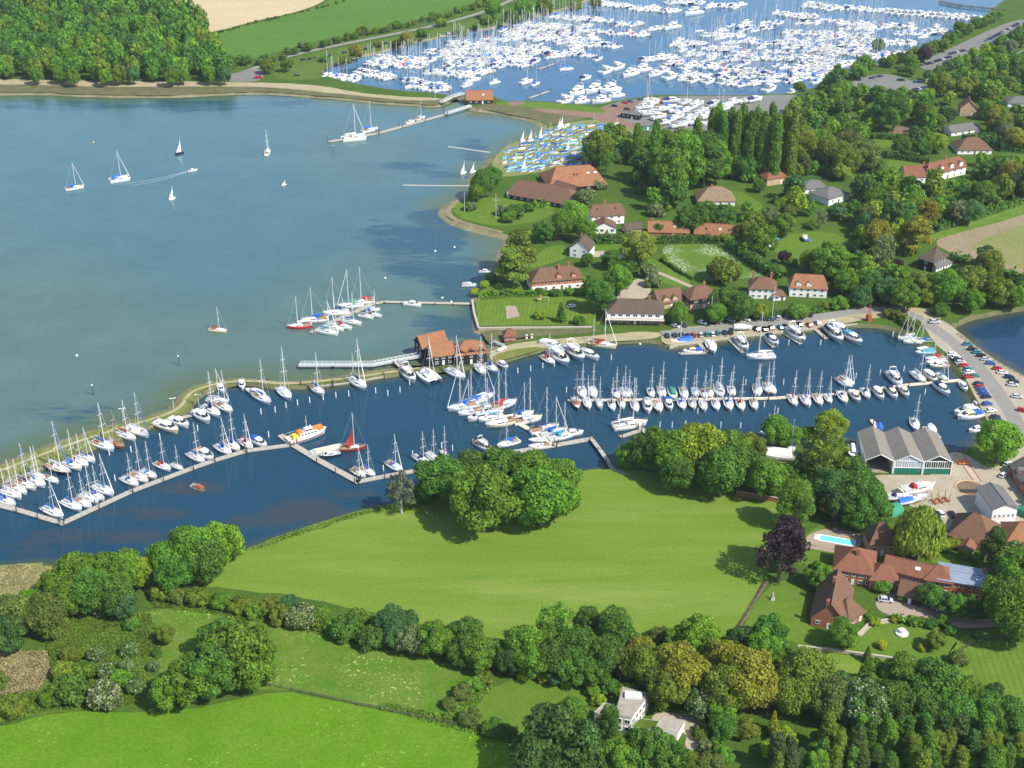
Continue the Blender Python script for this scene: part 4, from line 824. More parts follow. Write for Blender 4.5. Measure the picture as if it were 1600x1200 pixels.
sheet('garden_lawn', [(742, 470), (800, 465), (905, 464), (935, 480), (945, 505), (925, 511), (850, 512), (748, 513)], 'striped_lawn', .02, 'striped garden lawn above the sea wall', smooth=0)
sheet('terrace', [(790, 478), (806, 478), (812, 494), (792, 498)], 'paving', .035, 'stone terrace in the striped lawn', smooth=0)
sheet('flower_meadow', [(1028, 384), (1080, 381), (1131, 382), (1165, 400), (1200, 424), (1195, 432), (1105, 440), (1082, 437), (1050, 415)], 'flower_meadow', .02, 'flowery meadow inside the clipped hedge', amp=.2)
sheet('house_lawn', [(1008, 402), (1030, 408), (1060, 425), (1085, 443), (1055, 452), (1020, 430)], 'lawn', .02, 'narrow lawn beside the driveway')
ribbon('driveway', [(1012, 420), (1035, 428), (1080, 448)], 2.6, 'gravel', .04, 'pale gravel driveway')
sheet('driveway', [(920, 394), (945, 391), (980, 396), (985, 404), (950, 402), (925, 402)], 'gravel', .035, 'gravel drive of the white gabled house')
sheet('driveway', [(985, 440), (1005, 432), (1020, 450), (1008, 470), (960, 470), (970, 455)], 'gravel', .035, 'gravel forecourt')
sheet('house_lawn', [(925, 383), (970, 380), (985, 390), (945, 391), (926, 393)], 'lawn', .02, 'lawn below the white house hedge')
sheet('boat_lawn', [(1192, 378), (1230, 366), (1290, 360), (1325, 372), (1300, 395), (1255, 406), (1215, 398)], 'lawn', .02, 'lawn where small boats lie')
sheet('house_lawn', [(1142, 298), (1160, 299), (1197, 322), (1180, 332), (1152, 322)], 'lawn', .02, 'lawn beside the thatched house')
sheet('house_lawn', [(1386, 243), (1451, 252), (1447, 261), (1411, 263), (1388, 270)], 'lawn', .02, 'lawn behind the white gabled house')
sheet('house_lawn', [(1360, 216), (1396, 217), (1393, 230), (1372, 229)], 'lawn', .02, 'small hedged lawn')
sheet('house_lawn', [(1326, 264), (1358, 271), (1354, 284), (1336, 290)], 'lawn', .02, 'lawn behind the tall trees')
sheet('house_lawn', [(1552, 240), (1620, 242), (1620, 256), (1555, 257)], 'lawn', .02, 'lawn of the brown roofed house')
sheet('vegetable_plot', [(1385, 205), (1405, 196), (1430, 196), (1430, 206), (1400, 212)], 'earth', .03, 'dug vegetable plot')
sheet('ploughed_margin', [(1455, 378), (1490, 364), (1560, 345), (1700, 300), (1800, 420), (1700, 470), (1600, 437), (1570, 420), (1540, 402), (1525, 412), (1490, 398)], 'tilled', .02, 'bare tilled headland', amp=.2)
sheet('crop_field', [(1512, 382), (1600, 350), (1700, 330), (1720, 440), (1640, 440), (1575, 412), (1530, 398)], 'crop_rows', .035, 'young crop in rows', amp=.2)
ribbon('farm_track', [(1445, 362), (1500, 346), (1560, 326), (1620, 306), (1700, 280)], 3.5, 'yard', .04, 'farm track behind the hedge')
sheet('verge', [(1448, 368), (1500, 353), (1560, 333), (1640, 306), (1650, 318), (1560, 348), (1500, 363), (1455, 377)], 'rough_pasture', .03, 'green verge along the field', amp=.2)
# quays, causeway, yards, roads
sheet('quay_apron', [(1030, 531), (1040, 514), (1120, 507), (1200, 497), (1300, 489), (1345, 478), (1372, 480), (1420, 478), (1462, 486), (1476, 500), (1440, 504), (1405, 495), (1360, 497), (1330, 504), (1300, 508), (1220, 517), (1150, 525), (1090, 533), (1046, 541)], 'sand', .02, 'sandy quay apron of the yacht pool', amp=.1)
sheet('causeway', [(1440, 500), (1470, 497), (1500, 520), (1545, 556), (1605, 590), (1700, 640), (1700, 800), (1600, 735), (1565, 720), (1555, 680), (1532, 636), (1516, 604), (1490, 560), (1455, 532)], 'gravel', .02, 'gravel causeway between pool and pond', amp=.1)
ribbon('quay_road', [(1035, 522), (1110, 514), (1200, 504), (1290, 494), (1345, 485), (1395, 482), (1432, 494), (1468, 518), (1505, 548), (1540, 585), (1572, 632), (1600, 680), (1640, 740)], 6.0, 'road', .04, 'pale tarmac quay road')
sheet('beach', [(764, 548), (800, 537), (850, 531), (900, 527), (960, 521), (1035, 517), (1032, 529), (960, 533), (870, 540), (830, 548), (790, 560), (766, 566)], 'sand', .03, 'sandy spit by the mill', amp=.2)
sheet('spit_grass', [(768, 556), (800, 546), (842, 541), (850, 545), (800, 559), (768, 567)], 'embankment', .045, 'strip of grass on the spit', amp=.1)
sheet('embankment_grass', [(-120, 776), (0, 728), (50, 708), (100, 690), (150, 673), (200, 660), (246, 649), (276, 636), (288, 614), (305, 604), (340, 596), (385, 592), (440, 599), (500, 594), (560, 586), (600, 579), (650, 575), (650, 579), (600, 585), (560, 592), (500, 598), (430, 603), (385, 596), (345, 600), (312, 610), (299, 630), (292, 643), (250, 658), (200, 676), (150, 694), (100, 713), (40, 736), (0, 751), (-120, 800)], 'embankment', .03, 'grassy embankment between harbour and pool', smooth=1)
ribbon('embankment_path', [(-60, 755), (0, 736), (60, 712), (130, 687), (200, 665), (255, 650), (284, 636), (293, 616), (318, 604), (360, 596), (400, 595), (440, 600), (500, 596), (560, 588), (620, 580), (655, 575)], 1.5, 'sand', .045, 'worn path along the embankment')
sheet('boatyard', [(1340, 742), (1488, 742), (1478, 708), (1500, 706), (1515, 714), (1535, 724), (1570, 730), (1640, 735), (1640, 860), (1570, 835), (1540, 815), (1475, 835), (1450, 800), (1420, 790), (1385, 775), (1365, 760)], 'gravel', .025, 'gravel boatyard by the sheds', smooth=1, amp=.1)
sheet('lay_up_ground', [(1175, 715), (1215, 706), (1245, 706), (1245, 720), (1205, 726), (1180, 724)], 'yard', .025, 'hard standing behind the trees')
sheet('yard_grass', [(1514, 700), (1530, 692), (1560, 690), (1570, 720), (1555, 732), (1530, 726)], 'lawn', .04, 'grass round the slipway tree')
sheet('beach', [(-200, 127), (-50, 124), (0, 123), (120, 126), (250, 127), (330, 128), (420, 129), (500, 133), (560, 145), (640, 152), (690, 153), (688, 157), (640, 157), (560, 150), (480, 141), (400, 135), (300, 135), (200, 136), (100, 134), (0, 131), (-200, 135)], 'sand', .03, 'sandy beach along the far shore', amp=.5)
sheet('foreshore', [(-200, 134), (0, 130), (100, 133), (200, 135), (300, 134), (400, 134), (480, 140), (560, 149), (640, 156), (690, 156), (684, 165), (650, 162), (600, 159), (540, 153), (470, 147), (400, 143), (345, 145), (270, 149), (200, 149), (120, 147), (60, 144), (0, 145), (-200, 150)], 'mud', .025, 'muddy shingle foreshore of the far beach', amp=.5)
sheet('tidal_ditch', [(750, 516), (800, 515), (860, 515), (930, 514), (945, 517), (900, 522), (850, 524), (800, 529), (764, 538), (758, 528)], 'mud', .028, 'dark mud below the garden sea wall', amp=.2)
ribbon('meadow_path', [(950, 722), (956, 732), (970, 738), (985, 742)], 1.5, 'paving', .05, 'pale path from gangway to meadow')
sheet('foreshore', [(735, 168), (770, 160), (830, 166), (890, 172), (930, 182), (900, 188), (860, 196), (835, 186), (800, 180), (765, 172)], 'mud', .03, 'stony bank by the marina lock', amp=.2)
sheet('lock_bank', [(775, 159), (830, 158), (900, 164), (940, 168), (950, 178), (900, 174), (830, 168), (775, 164)], 'lawn', .045, 'mown bank by the marina quay')
sheet('brick_terrace', [(790, 160), (812, 158), (825, 162), (800, 166)], 'brick_paving', .055, 'brick paving by the lock house')
sheet('lock_walk', [(830, 168), (900, 173), (945, 178), (955, 186), (900, 182), (840, 174)], 'brick_paving', .05, 'brick walk above the bank')
sheet('marina_yard', [(930, 172), (960, 160), (1000, 153), (1060, 150), (1160, 150), (1250, 147), (1275, 158), (1230, 180), (1180, 196), (1110, 206), (1060, 208), (1010, 202), (960, 192), (935, 183)], 'asphalt', .025, 'tarmac marina boatyard', amp=.1)
sheet('brick_yard', [(915, 178), (945, 166), (1000, 155), (1045, 151), (1045, 160), (985, 172), (960, 182), (1000, 196), (1060, 208), (1050, 212), (985, 200), (930, 188)], 'brick_paving', .04, 'brick paved quay of the marina', amp=.1)
sheet('dinghy_park', [(768, 252), (785, 232), (820, 214), (860, 197), (920, 186), (980, 188), (1000, 200), (1000, 228), (960, 248), (905, 262), (850, 268), (800, 276), (770, 276)], 'dinghy_grass', .025, 'worn grass of the dinghy park', amp=.2)
sheet('car_park', [(1320, 128), (1380, 112), (1430, 128), (1475, 142), (1420, 156), (1360, 145)], 'asphalt', .025, 'marina car park among trees')
sheet('car_park', [(1430, 100), (1480, 78), (1560, 40), (1600, 28), (1620, 40), (1560, 66), (1500, 96), (1450, 112)], 'asphalt', .03, 'long marina car park')
ribbon('main_road', [(1480, 140), (1515, 122), (1560, 102), (1600, 82), (1680, 40)], 7, 'asphalt', .045, 'grey main road beyond the trees')
ribbon('marina_road', [(330, 124), (370, 116), (400, 106), (440, 90), (520, 72), (600, 56), (680, 40), (760, 18), (810, -5), (860, -40)], 5, 'road', .04, 'pale road along the marina bank')
sheet('slip_park', [(346, 124), (372, 112), (408, 106), (414, 120), (400, 128), (360, 128)], 'asphalt', .05, 'tarmac pull-in by the wood')
sheet('rough_ground', [(420, 122), (440, 96), (520, 76), (600, 62), (680, 46), (740, 30), (800, 10), (830, 12), (720, 48), (640, 66), (540, 92), (498, 110), (505, 122), (470, 126)], 'scrub_ground', .03, 'rough ground along the marina bank', amp=.4)
# manor gardens
sheet('manor_lawn', [(1148, 992), (1200, 912), (1240, 905), (1262, 940), (1258, 985), (1330, 990), (1380, 962), (1420, 972), (1490, 985), (1500, 1000), (1470, 1040), (1380, 1028), (1300, 1015), (1235, 1012)], 'lawn', .03, 'lawns before the manor house', amp=.1)
sheet('paddock', [(1470, 1045), (1498, 990), (1550, 985), (1640, 960), (1700, 1000), (1700, 1130), (1600, 1110), (1520, 1080), (1480, 1062)], 'striped_lawn', .03, 'mown paddock beyond the manor garden', amp=.1)
sheet('rough_lawn', [(1235, 1016), (1300, 1020), (1400, 1034), (1470, 1044), (1480, 1066), (1420, 1060), (1300, 1050), (1230, 1040)], 'meadow', .035, 'paler grass below the garden wall', amp=.1)
sheet('rear_lawn', [(1440, 872), (1490, 862), (1548, 888), (1542, 904), (1490, 892)], 'lawn', .035, 'lawn behind the manor wing')
sheet('pool_lawn', [(1225, 880), (1250, 840), (1290, 815), (1330, 812), (1365, 830), (1360, 860), (1310, 872), (1290, 885)], 'lawn', .03, 'lawn round the swimming pool')
sheet('pool_patio', [(1256, 848), (1264, 833), (1300, 824), (1340, 832), (1352, 845), (1336, 858), (1296, 858)], 'paving', .045, 'paved surround of the swimming pool')
ribbon('garden_path', [(1248, 852), (1280, 857), (1308, 862)], 1.8, 'paving', .05, 'paved path to the swimming pool')
sheet('gravel_drive', [(1366, 941), (1378, 925), (1397, 918), (1460, 938), (1493, 966), (1550, 968), (1600, 965), (1600, 976), (1552, 980), (1496, 982), (1459, 971), (1411, 967), (1375, 957)], 'paving', .05, 'gravel drive of the manor')
ribbon('garden_walk', [(1343, 993), (1360, 975), (1400, 970)], 1.4, 'stone' if False else 'gravel', .05, 'stone garden walk')
sheet('modern_drive', [(1015, 1122), (1030, 1112), (1070, 1115), (1105, 1123), (1100, 1150), (1088, 1176), (1068, 1168), (1075, 1145), (1030, 1132)], 'gravel', .04, 'gravel drive of the modern house')
ribbon('field_ditch', [(1198, 908), (1175, 945), (1150, 988)], 1.2, 'earth', .045, 'dry ditch edging the meadow', amp=.3)
# swimming pool, let into its patio: coping, water
sp = [P(1284, 837), P(1337, 846.5), P(1331, 853), P(1279, 843)]; cpt = sum(sp, Vector()) / 4; u = (sp[1] - sp[0]).normalized(); ang = math.atan2(u.y, u.x); Lp, Wp = (sp[1] - sp[0]).length, (sp[2] - sp[1]).length
e = empty('swimming_pool', (cpt.x, cpt.y, LAND), ang); tag(e, 'turquoise swimming pool with a white rim', 'in the manor garden', 'swimming pool')
b = MB()
for c, d in (((0, -Wp / 2 - .2, .1), (Lp + .8, .4, .16)), ((0, Wp / 2 + .2, .1), (Lp + .8, .4, .16)), ((-Lp / 2 - .9, 0, .1), (1.8, Wp, .16)), ((Lp / 2 + .2, 0, .1), (.4, Wp, .16))): b.box(c, d)
O('coping', b.mesh('coping', [MATS['white_paint']]), e); me = MB().add([(-Lp / 2, -Wp / 2, .09), (Lp / 2, -Wp / 2, .09), (Lp / 2, Wp / 2, .09), (-Lp / 2, Wp / 2, .09)], [(0, 1, 2, 3)]).mesh('pool_water', [MATS['swimming_water']])
O('pool_surface', me, e)
# ------------------------------------------------------------------ buildings
house('long black clubhouse with brown half-hipped roof', 'on the point lawn', (796, 311), (886, 327), 16, 3.0, 6.2, 'half', 'black_board', 'tile_brown', name='clubhouse', cat='clubhouse', win={'f': 8, 'r': 2}, wsz=(1.6, 1.4))
house('large building with wide orange tiled roof', 'behind the black clubhouse', (858, 302), (948, 296), 25, 3.2, 7.4, 'hip', 'black_board', 'tile_orange', name='clubhouse', cat='clubhouse', win={'f': 5, 'r': 3}, skylights=((-.05, .55, .9), (.05, .55, .9), (.45, .6, 1.6), (.7, .6, 1.6)), hip=7)
house('brown roofed link wing with black gable', 'between the two clubhouse roofs', (888, 318), (912, 308), 14, 3, 5.2, 'gable', 'black_board', 'tile_brown', name='clubhouse_wing', cat='building', turn=True, win={'r': 2})
# glazed conservatory on the clubhouse end
p = P(806, 309); e = empty('conservatory', p, R(-28)); tag(e, 'white glazed conservatory with a ridged roof', 'at the clubhouse end', 'conservatory')
b = MB()
for i in range(7):
    x = -4.2 + i * 1.4
    b.box((x, -2.5, 1.2), (.14, .14, 2.4)); b.box((x, 2.5, 1.2), (.14, .14, 2.4)); b.cyl((x, -2.5, 2.4), (x, 0, 3.7), .07, n=4); b.cyl((x, 2.5, 2.4), (x, 0, 3.7), .07, n=4)
for z in (.3, 2.4): b.box((0, -2.5, z), (8.6, .16, .16)); b.box((0, 2.5, z), (8.6, .16, .16)); b.box((-4.3, 0, z), (.16, 5, .16)); b.box((4.3, 0, z), (.16, 5, .16))
b.box((0, 0, 3.72), (8.6, .14, .14)); O('frame', b.mesh('frame', [MATS['white_paint']]), e)
m = mat('glazing', (.45, .52, .55), .1, .05, 2, spec=.6)
b = MB(); b.add([(-4.25, -2.46, 2.42), (4.25, -2.46, 2.42), (4.25, 0, 3.66), (-4.25, 0, 3.66), (4.25, 2.46, 2.42), (-4.25, 2.46, 2.42)], [(0, 1, 2, 3), (3, 2, 4, 5)]); b.box((0, 0, 1.3), (8.4, 4.9, 2.2)); O('glass', b.mesh('glass', [m]), e)
W = 'render_white'
house('white house with steep brown roof and lower white wing', 'above the clipped hedge', (924, 352), (975, 349), 9, 5.2, 4.4, 'half', W, 'tile_brown', chim=((-.1, .1, 3.2),), storeys=2, upper='black_board' if False else None, win={'f': 4, 'r': 2}, skylights=((-.6, .55, .9), (.5, .55, .9)))
house('low white wing with brown roof', 'fronting the house above the hedge', (927, 365), (962, 365), 8, 3.4, 2.9, 'gable', W, 'tile_brown', turn=True, name='house_wing', cat='house', win={'f': 4}, wsz=(1.8, 1.5))
house('small white gabled cottage with grey-brown roof', 'by the striped lawn', (890, 401), (921, 405), 9, 5, 4.2, 'gable', W, 'tile_dark', turn=True, storeys=2, chim=((.1, .1, 2.6),), win={'f': 2, 'l': 2})
house('orange brick house with hipped brown roof', 'facing the harbour garden', (831, 456), (912, 449), 10.5, 5, 4.4, 'hip', W, 'tile_brown', storeys=2, upper='brick_orange', uz=2.6, chim=((.1, -.25, 3.2), (.55, .3, 3)), win={'f': 6, 'l': 2}, dormers=((.05, 2.6, 2.0), (.62, 2.4, 1.8)))
house('brown boarded house with white balcony storey', 'beside the pool spit', (948, 506), (1036, 508), 11, 5.8, 4, 'hip', 'brown_board', 'tile_dark', storeys=2, upper=W, uz=2.9, chim=((.5, .2, 2.6),), win={'f': 7, 'l': 2, 'r': 2}, wsz=(2.0, 1.3))
A, B = P(946, 507), P(1037, 509); c = (A + B) / 2; u = B - A; L = u.length; e = empty('balcony', (c.x, c.y, LAND + 2.9), math.atan2(u.y, u.x)); tag(e, 'long white balcony with railing', 'on the brown boarded house', 'balcony')
b = MB(); b.box((0, -.75, 0), (L, 1.5, .18)); O('balcony_floor', b.mesh('balcony_floor', [MATS['pale_planking']]), e); b = MB()
for i in range(17): b.box((-L / 2 + L * i / 16, -1.45, .55), (.08, .08, 1.0))
b.box((0, -1.45, 1.06), (L, .1, .1)); b.box((0, -1.45, .6), (L, .06, .06)); O('railing', b.mesh('railing', [MATS['white_paint']]), e)
b = MB()
for i in range(6): b.box((-L / 2 + L * i / 5, -1.4, -1.5), (.14, .14, 2.9))
O('post', b.mesh('post', [MATS['brown_board']]), e)
house('brown roofed cottage with dormer window', 'behind the balcony house', (1030, 484), (1068, 478), 11, 3.0, 4.2, 'gable', 'brick_tan', 'tile_brown', turn=False, dormers=((.3, 2.4, 1.8), (-.4, 3.2, 1.6)), win={'f': 3})
house('dark boarded house over brick with red-brown roof', 'between cottage and quayside trees', (1078, 485), (1122, 478), 10, 5.4, 3.6, 'hip', 'brick_tan', 'tile_brown', storeys=2, upper='black_board', uz=2.7, chim=((.25, 0, 2.4),), win={'f': 3, 'l': 2}, wsz=(1.7, 1.3))
house('white cottage with tall chimneys and hipped roof', 'behind the quay cars', (1170, 466), (1212, 468), 9.5, 5.2, 3.8, 'hip', W, 'tile_brown', storeys=2, chim=((-.75, .2, 3.4), (.6, .3, 3.4)), win={'f': 4, 'l': 2})
house('low brown roofed white annexe', 'joined to the white chimney cottage', (1208, 470), (1227, 469), 5, 2.6, 1.8, 'hip', W, 'tile_brown', win={'f': 2}, name='annexe', cat='annexe')
house('white house with orange hipped roof and tall windows', 'at the end of the quay row', (1233, 463), (1291, 466), 9.5, 4.8, 4.6, 'hip', W, 'tile_orange', storeys=2, win={'f': 5, 'l': 2}, dormers=((-.55, 2.2, 1.9), (0, 2.2, 1.9)), hip=2.4)
house('long orange tiled barn with a chimney', 'behind the western hedge', (1013, 368), (1076, 370), 8, 2.4, 4.2, 'gable', 'brick_orange', 'tile_orange', chim=((-.85, 0, 1.8),), win={'f': 4}, skylights=((-.3, .5, .9), (.3, .5, 1.3)))
house('long orange tiled barn with skylights', 'behind the clipped corner hedge', (1085, 371), (1147, 376), 8, 2.4, 4.4, 'gable', 'brick_orange', 'tile_orange', chim=((-.92, 0, 1.6),), win={'f': 4}, skylights=((-.45, .45, 1.0), (.25, .5, 1.3), (.7, .5, .9)))
house('small brown roofed outhouse', 'between the white house and barns', (979, 366), (1003, 363), 6, 2.4, 2.4, 'gable', 'brick_tan', 'tile_dark', win={'f': 1}, name='outhouse', cat='outhouse')
house('thatched house with straw coloured roof', 'among the middle trees', (1090, 322), (1148, 322), 14, 3.2, 5.4, 'hip', W, 'thatch', win={'f': 4, 'r': 3}, chim=((-.2, 0, 1.8),))
house('small house with mossy red roof', 'among the middle trees', (1198, 291), (1229, 286), 12, 4.2, 4.6, 'hip', 'brick_tan', 'tile_red', win={'f': 2, 'r': 2})
house('grey roofed white bungalow', 'below the tall mixed trees', (1294, 322), (1326, 312), 14, 4.0, 3.0, 'hip', W, 'slate', win={'f': 3, 'r': 2})
house('grey hip roofed bungalow', 'half hidden behind the tall mixed trees', (1256, 303), (1292, 300), 11, 3.0, 2.6, 'hip', W, 'slate', win={'f': 2})
house('white gabled house with red-brown roof', 'by the farm lane hedge', (1414, 287), (1446, 286), 11, 4.0, 4.8, 'gable', W, 'tile_red', win={'f': 3, 'r': 2}, chim=((.95, 0, 2.4),))
house('large white house with three front gables', 'by the farm lane hedge', (1452, 286), (1508, 272), 10, 5.0, 4.6, 'half', W, 'tile_red', storeys=2, win={'f': 5, 'r': 2}, chim=((-.95, -.4, 3.6), (.1, 0, 2.4)), dormers=((-.35, 2.8, 2.4), (.2, 2.8, 2.4), (.72, 2.8, 2.4)))
house('low brown outbuilding', 'left of the white gabled house' if False else 'beside the white gabled house', (1392, 284), (1412, 286), 7, 2.2, 2.2, 'gable', W, 'tile_red', win={}, name='outbuilding', cat='outbuilding')
house('cream house with large brown hipped roof', 'near the far gravel court', (1496, 241), (1549, 241), 15, 3.0, 5.2, 'hip', W, 'tile_brown', win={'f': 5, 'r': 3}, chim=((.2, .05, 2.2),))
house('tall cream house with dun roof', 'among far trees by the road', (1499, 181), (1525, 182), 9, 5.4, 4.8, 'gable', 'brick_tan', 'tile_brown', storeys=2, turn=True, win={'f': 2, 'r': 2}, chim=((-.2, 0, 2.2),))
house('grey flat-toned roof house with white wall', 'between cream house and far trees', (1486, 213), (1531, 207), 10, 2.8, 2.6, 'half', W, 'slate', win={'f': 4})
house('grey roofed bungalow', 'at the far lane edge', (1574, 167), (1612, 168), 12, 2.8, 3, 'hip', W, 'slate', win={'f': 3})
house('black boarded house with brown hipped roofs', 'at the crop field corner', (1434, 419), (1456, 426), 13, 5.4, 4.2, 'hip', 'black_board', 'tile_dark', storeys=2, win={'f': 1, 'r': 4}, chim=((0, .2, 2.4),), wsz=(1.7, 1.1))
house('white framed garden room', 'against the black boarded house', (1462, 425), (1486, 416), 4, 2.4, 1.2, 'hip', W, 'slate', win={'f': 5, 'r': 1}, wsz=(1.3, 1.5), name='garden_room', cat='garden room')
# mill boathouses at the spit
house('black boathouse with steep orange roof', 'on the embankment end, harbour side', (661, 560), (700, 551), 8.5, 4.8, 3.8, 'gable', 'black_board', 'tile_orange', storeys=2, name='boathouse', cat='boathouse', win={'l': 2, 'f': 0, 'r': 0}, door=False)
house('front black boathouse with orange roof', 'beside the pool cruiser berth', (676, 572), (710, 568), 9, 4.6, 3.6, 'gable', 'black_board', 'tile_orange', storeys=2, name='boathouse', cat='boathouse', win={'f': 3, 'l': 1})
house('black boathouse with three front gables', 'at the spit end of the embankment', (712, 571), (761, 566), 10, 4.8, 3.6, 'hip', 'black_board', 'tile_orange', storeys=2, name='boathouse', cat='boathouse', win={'f': 3, 'r': 1}, dormers=((-.64, 4.0, .4), (.02, 4.0, .4), (.68, 4.0, .4)), wsz=(1.2, 1.2))
house('small red roofed brick summerhouse', 'on the sandy spit', (788, 534), (806, 533), 4.6, 2.8, 2.4, 'hip', 'brick_red', 'tile_red', win={'f': 2, 'l': 1, 'r': 1}, door=False, name='summerhouse', cat='summerhouse')
house('orange roofed black lock house', 'beside the marina lock', (729, 163), (770, 162), 11, 3.0, 4.8, 'gable', 'black_board', 'tile_orange', win={'f': 4, 'r': 1}, name='lock_house', cat='lock house', skylights=((.3, .5, 1.4),))
house('long low black hut', 'at the marina yard entrance', (970, 184), (998, 188), 6, 3.4, .9, 'hip', 'black_board', 'slate', win={'f': 4}, name='hut', cat='hut', hip=.4)
house('dark green shed', 'beyond the dinghy park', (1003, 204), (1021, 202), 6, 3.0, 1.2, 'gable', 'canvas_green', 'slate', win={'f': 1}, name='shed', cat='shed')
house('grey roofed green hut', 'beyond the dinghy park', (962, 226), (985, 222), 7, 3.0, 1.4, 'gable', 'canvas_green', 'slate', win={'f': 1}, name='hut', cat='hut')
# boatyard: three-bay shed, white workshop, others
def shed_bay(a, bpt, D, h, rh, look, front):
    A, B = P(*a), P(*bpt); u = B - A; L = u.length; ang = math.atan2(u.y, u.x); nr = Vector((-u.y, u.x, 0)) / L; c = (A + B) / 2 + nr * D / 2
    e = empty('boat_shed', (c.x, c.y, LAND), ang); tag(e, look, 'in the pool boatyard', 'boat shed', 'joined boat sheds of the yard')
    b = MB(); x, y = L / 2, D / 2
    for s in (-1, 1): b.box((s * (x - .09), 0, h / 2), (.18, D - .04, h))
    b.box((0, y - .1, h / 2), (L - .36, .2, h)); b.add([(-x + .1, y - .12, h), (x - .1, y - .12, h), (0, y - .12, h + rh - .1)], [(0, 1, 2)])
    O('wall', b.mesh('wall', [MATS['white_paint']]), e)
    b = MB(); o_ = .3
    for s in (-1, 1): b.add([(0, -y - o_, h + rh), (0, y + o_, h + rh), (s * (x + (-.01)), y + o_, h - .02), (s * (x - .01), -y - o_, h - .02), (0, -y - o_, h + rh - .16), (s * (x - .01), -y - o_, h - .18)], [(0, 1, 2, 3) if s < 0 else (3, 2, 1, 0), (0, 3, 5, 4)])
    O('roof', b.mesh('roof', [MATS['asbestos']]), e)
    b = MB(); b.cyl((-x, -y - .32, h), (0, -y - .32, h + rh), .13, n=4); b.cyl((x, -y - .32, h), (0, -y - .32, h + rh), .13, n=4)
    for s in (-1, 1): b.box((s * (x - .12), -y - .12, h / 2), (.26, .24, h))
    O('barge_board', b.mesh('barge_board', [MATS['white_paint']]), e)
    if front == 'open':
        O('yard_floor', MB().box((0, 0, .05), (L - .5, D - .5, .06)).mesh('yard_floor', [MATS['yard']]), e); return e
    d0 = 2.5; b = MB().box((0, -y + .06, d0 / 2), (L - .5, .12, d0)); dr = O('door', b.mesh('door', [mat('green_door', (.015, .17, .11), .6, .15, 1.0)]), e)
    for i in range(7): O('rail', MB().box((-x + .5 + i * (L - 1) / 6, -y - .03, d0 / 2), (.09, .06, d0 - .1)).mesh('rail', [mat('green_trim', (.01, .12, .08), .6, .1, 1)]), dr)
    b = MB(); n = 12
    for i in range(n + 1):
        xx = -x + .3 + i * (L - .6) / n; top = h + rh * (1 - abs(xx) / x) - .25 if front == 'gable' else h + .3
        b.box((xx, -y + .04, (d0 + top) / 2), (.2 if i % 3 == 0 else .12, .16, top - d0))
    b.box((0, -y + .03, d0 + .08), (L - .5, .2, .18)); b.box((0, -y + .02, h + .1), (L - .5, .2, .2)); O('glazing_bar', b.mesh('glazing_bar', [MATS['white_paint']]), e)
    b = MB(); b.add([(-x + .2, -y + .12, d0), (x - .2, -y + .12, d0), (x - .2, -y + .12, h), (0, -y + .12, h + rh - .2), (-x + .2, -y + .12, h)], [(0, 1, 2, 3, 4)]); O('pane', b.mesh('pane', [MATS['glazing' if front == 'gable' else 'dark_glass']]), e)
    return e
shed_bay((1350, 738), (1394, 740), 20, 5.2, 2.6, 'open fronted boat shed with grey roof', 'open')
shed_bay((1394.6, 740), (1440, 741), 20, 5.2, 2.6, 'boat shed with pale glazed gable over green doors', 'gable')
shed_bay((1440.6, 741), (1485, 741.5), 20, 5.2, 2.6, 'boat shed with dark glazed band over green doors', 'band')
house('white gabled workshop with grey roof', 'in the pool boatyard', (1547, 820), (1585, 818), 13, 6.4, 1.8, 'gable', W, 'slate', turn=True, win={'f': 5}, wsz=(.8, 1.3), door=False, name='workshop', cat='workshop')
house('broad barn with hipped red-brown roof', 'behind the weeping willow', (1480, 846), (1546, 864), 14, 3.0, 6.2, 'hip', 'brick_tan', 'tile_brown', win={'f': 3}, hip=6)
house('small red-brown lean-to', 'against the broad barn', (1496, 862), (1518, 869), 4, 2.2, 1.6, 'gable', 'brick_tan', 'tile_red', win={'f': 1}, name='outbuilding', cat='outbuilding', turn=True)
house('orange roofed cottage', 'at the boatyard lane edge', (1572, 858), (1620, 862), 11, 3.4, 4.2, 'hip', 'brick_tan', 'tile_orange', win={'f': 2})
house('long grey roofed building with dormers', 'along the boatyard edge', (1576, 738), (1640, 838), 16, 3.4, 5.4, 'gable', 'brick_red', 'slate', win={'f': 5}, dormers=((-.7, 2.0, 1.8), (-.3, 2.0, 1.8), (.1, 2.0, 1.8), (.5, 2.0, 1.8)))
# manor group
BR = 'brick_red'
house('brick manor block with big hipped roof', 'at the manor garden, pool end', (1300, 908), (1363, 918), 13, 5.0, 4.6, 'hip', BR, 'tile_red', storeys=2, chim=((.1, -.3, 3.0),), win={'f': 5, 'l': 3})
house('low brick wing with hipped roof', 'before the manor block', (1357, 921), (1400, 926), 9, 4.0, 3.2, 'hip', BR, 'tile_red', win={'f': 3}, name='house_wing')
house('long brick wing with narrow tiled roof', 'between manor block and red wing', (1378, 908), (1462, 928), 7, 5.0, 2.8, 'gable', BR, 'tile_red', storeys=2, win={'f': 7}, name='house_wing', skylights=((.2, .5, 1.6),))
house('red rendered wing with pale lead roof', 'at the drive end of the manor', (1462, 927), (1535, 940), 9, 5.6, .7, 'hip', 'brick_orange', 'lead_grey', storeys=2, chim=((.92, .5, 2.2),), win={'f': 5, 'r': 2}, name='house_wing', hip=.6)
house('red wing with hipped tiled roof', 'joined to the lead roofed wing', (1441, 925), (1484, 932), 8, 5.2, 3.0, 'hip', 'brick_orange', 'tile_red', storeys=2, win={'f': 3}, name='house_wing')
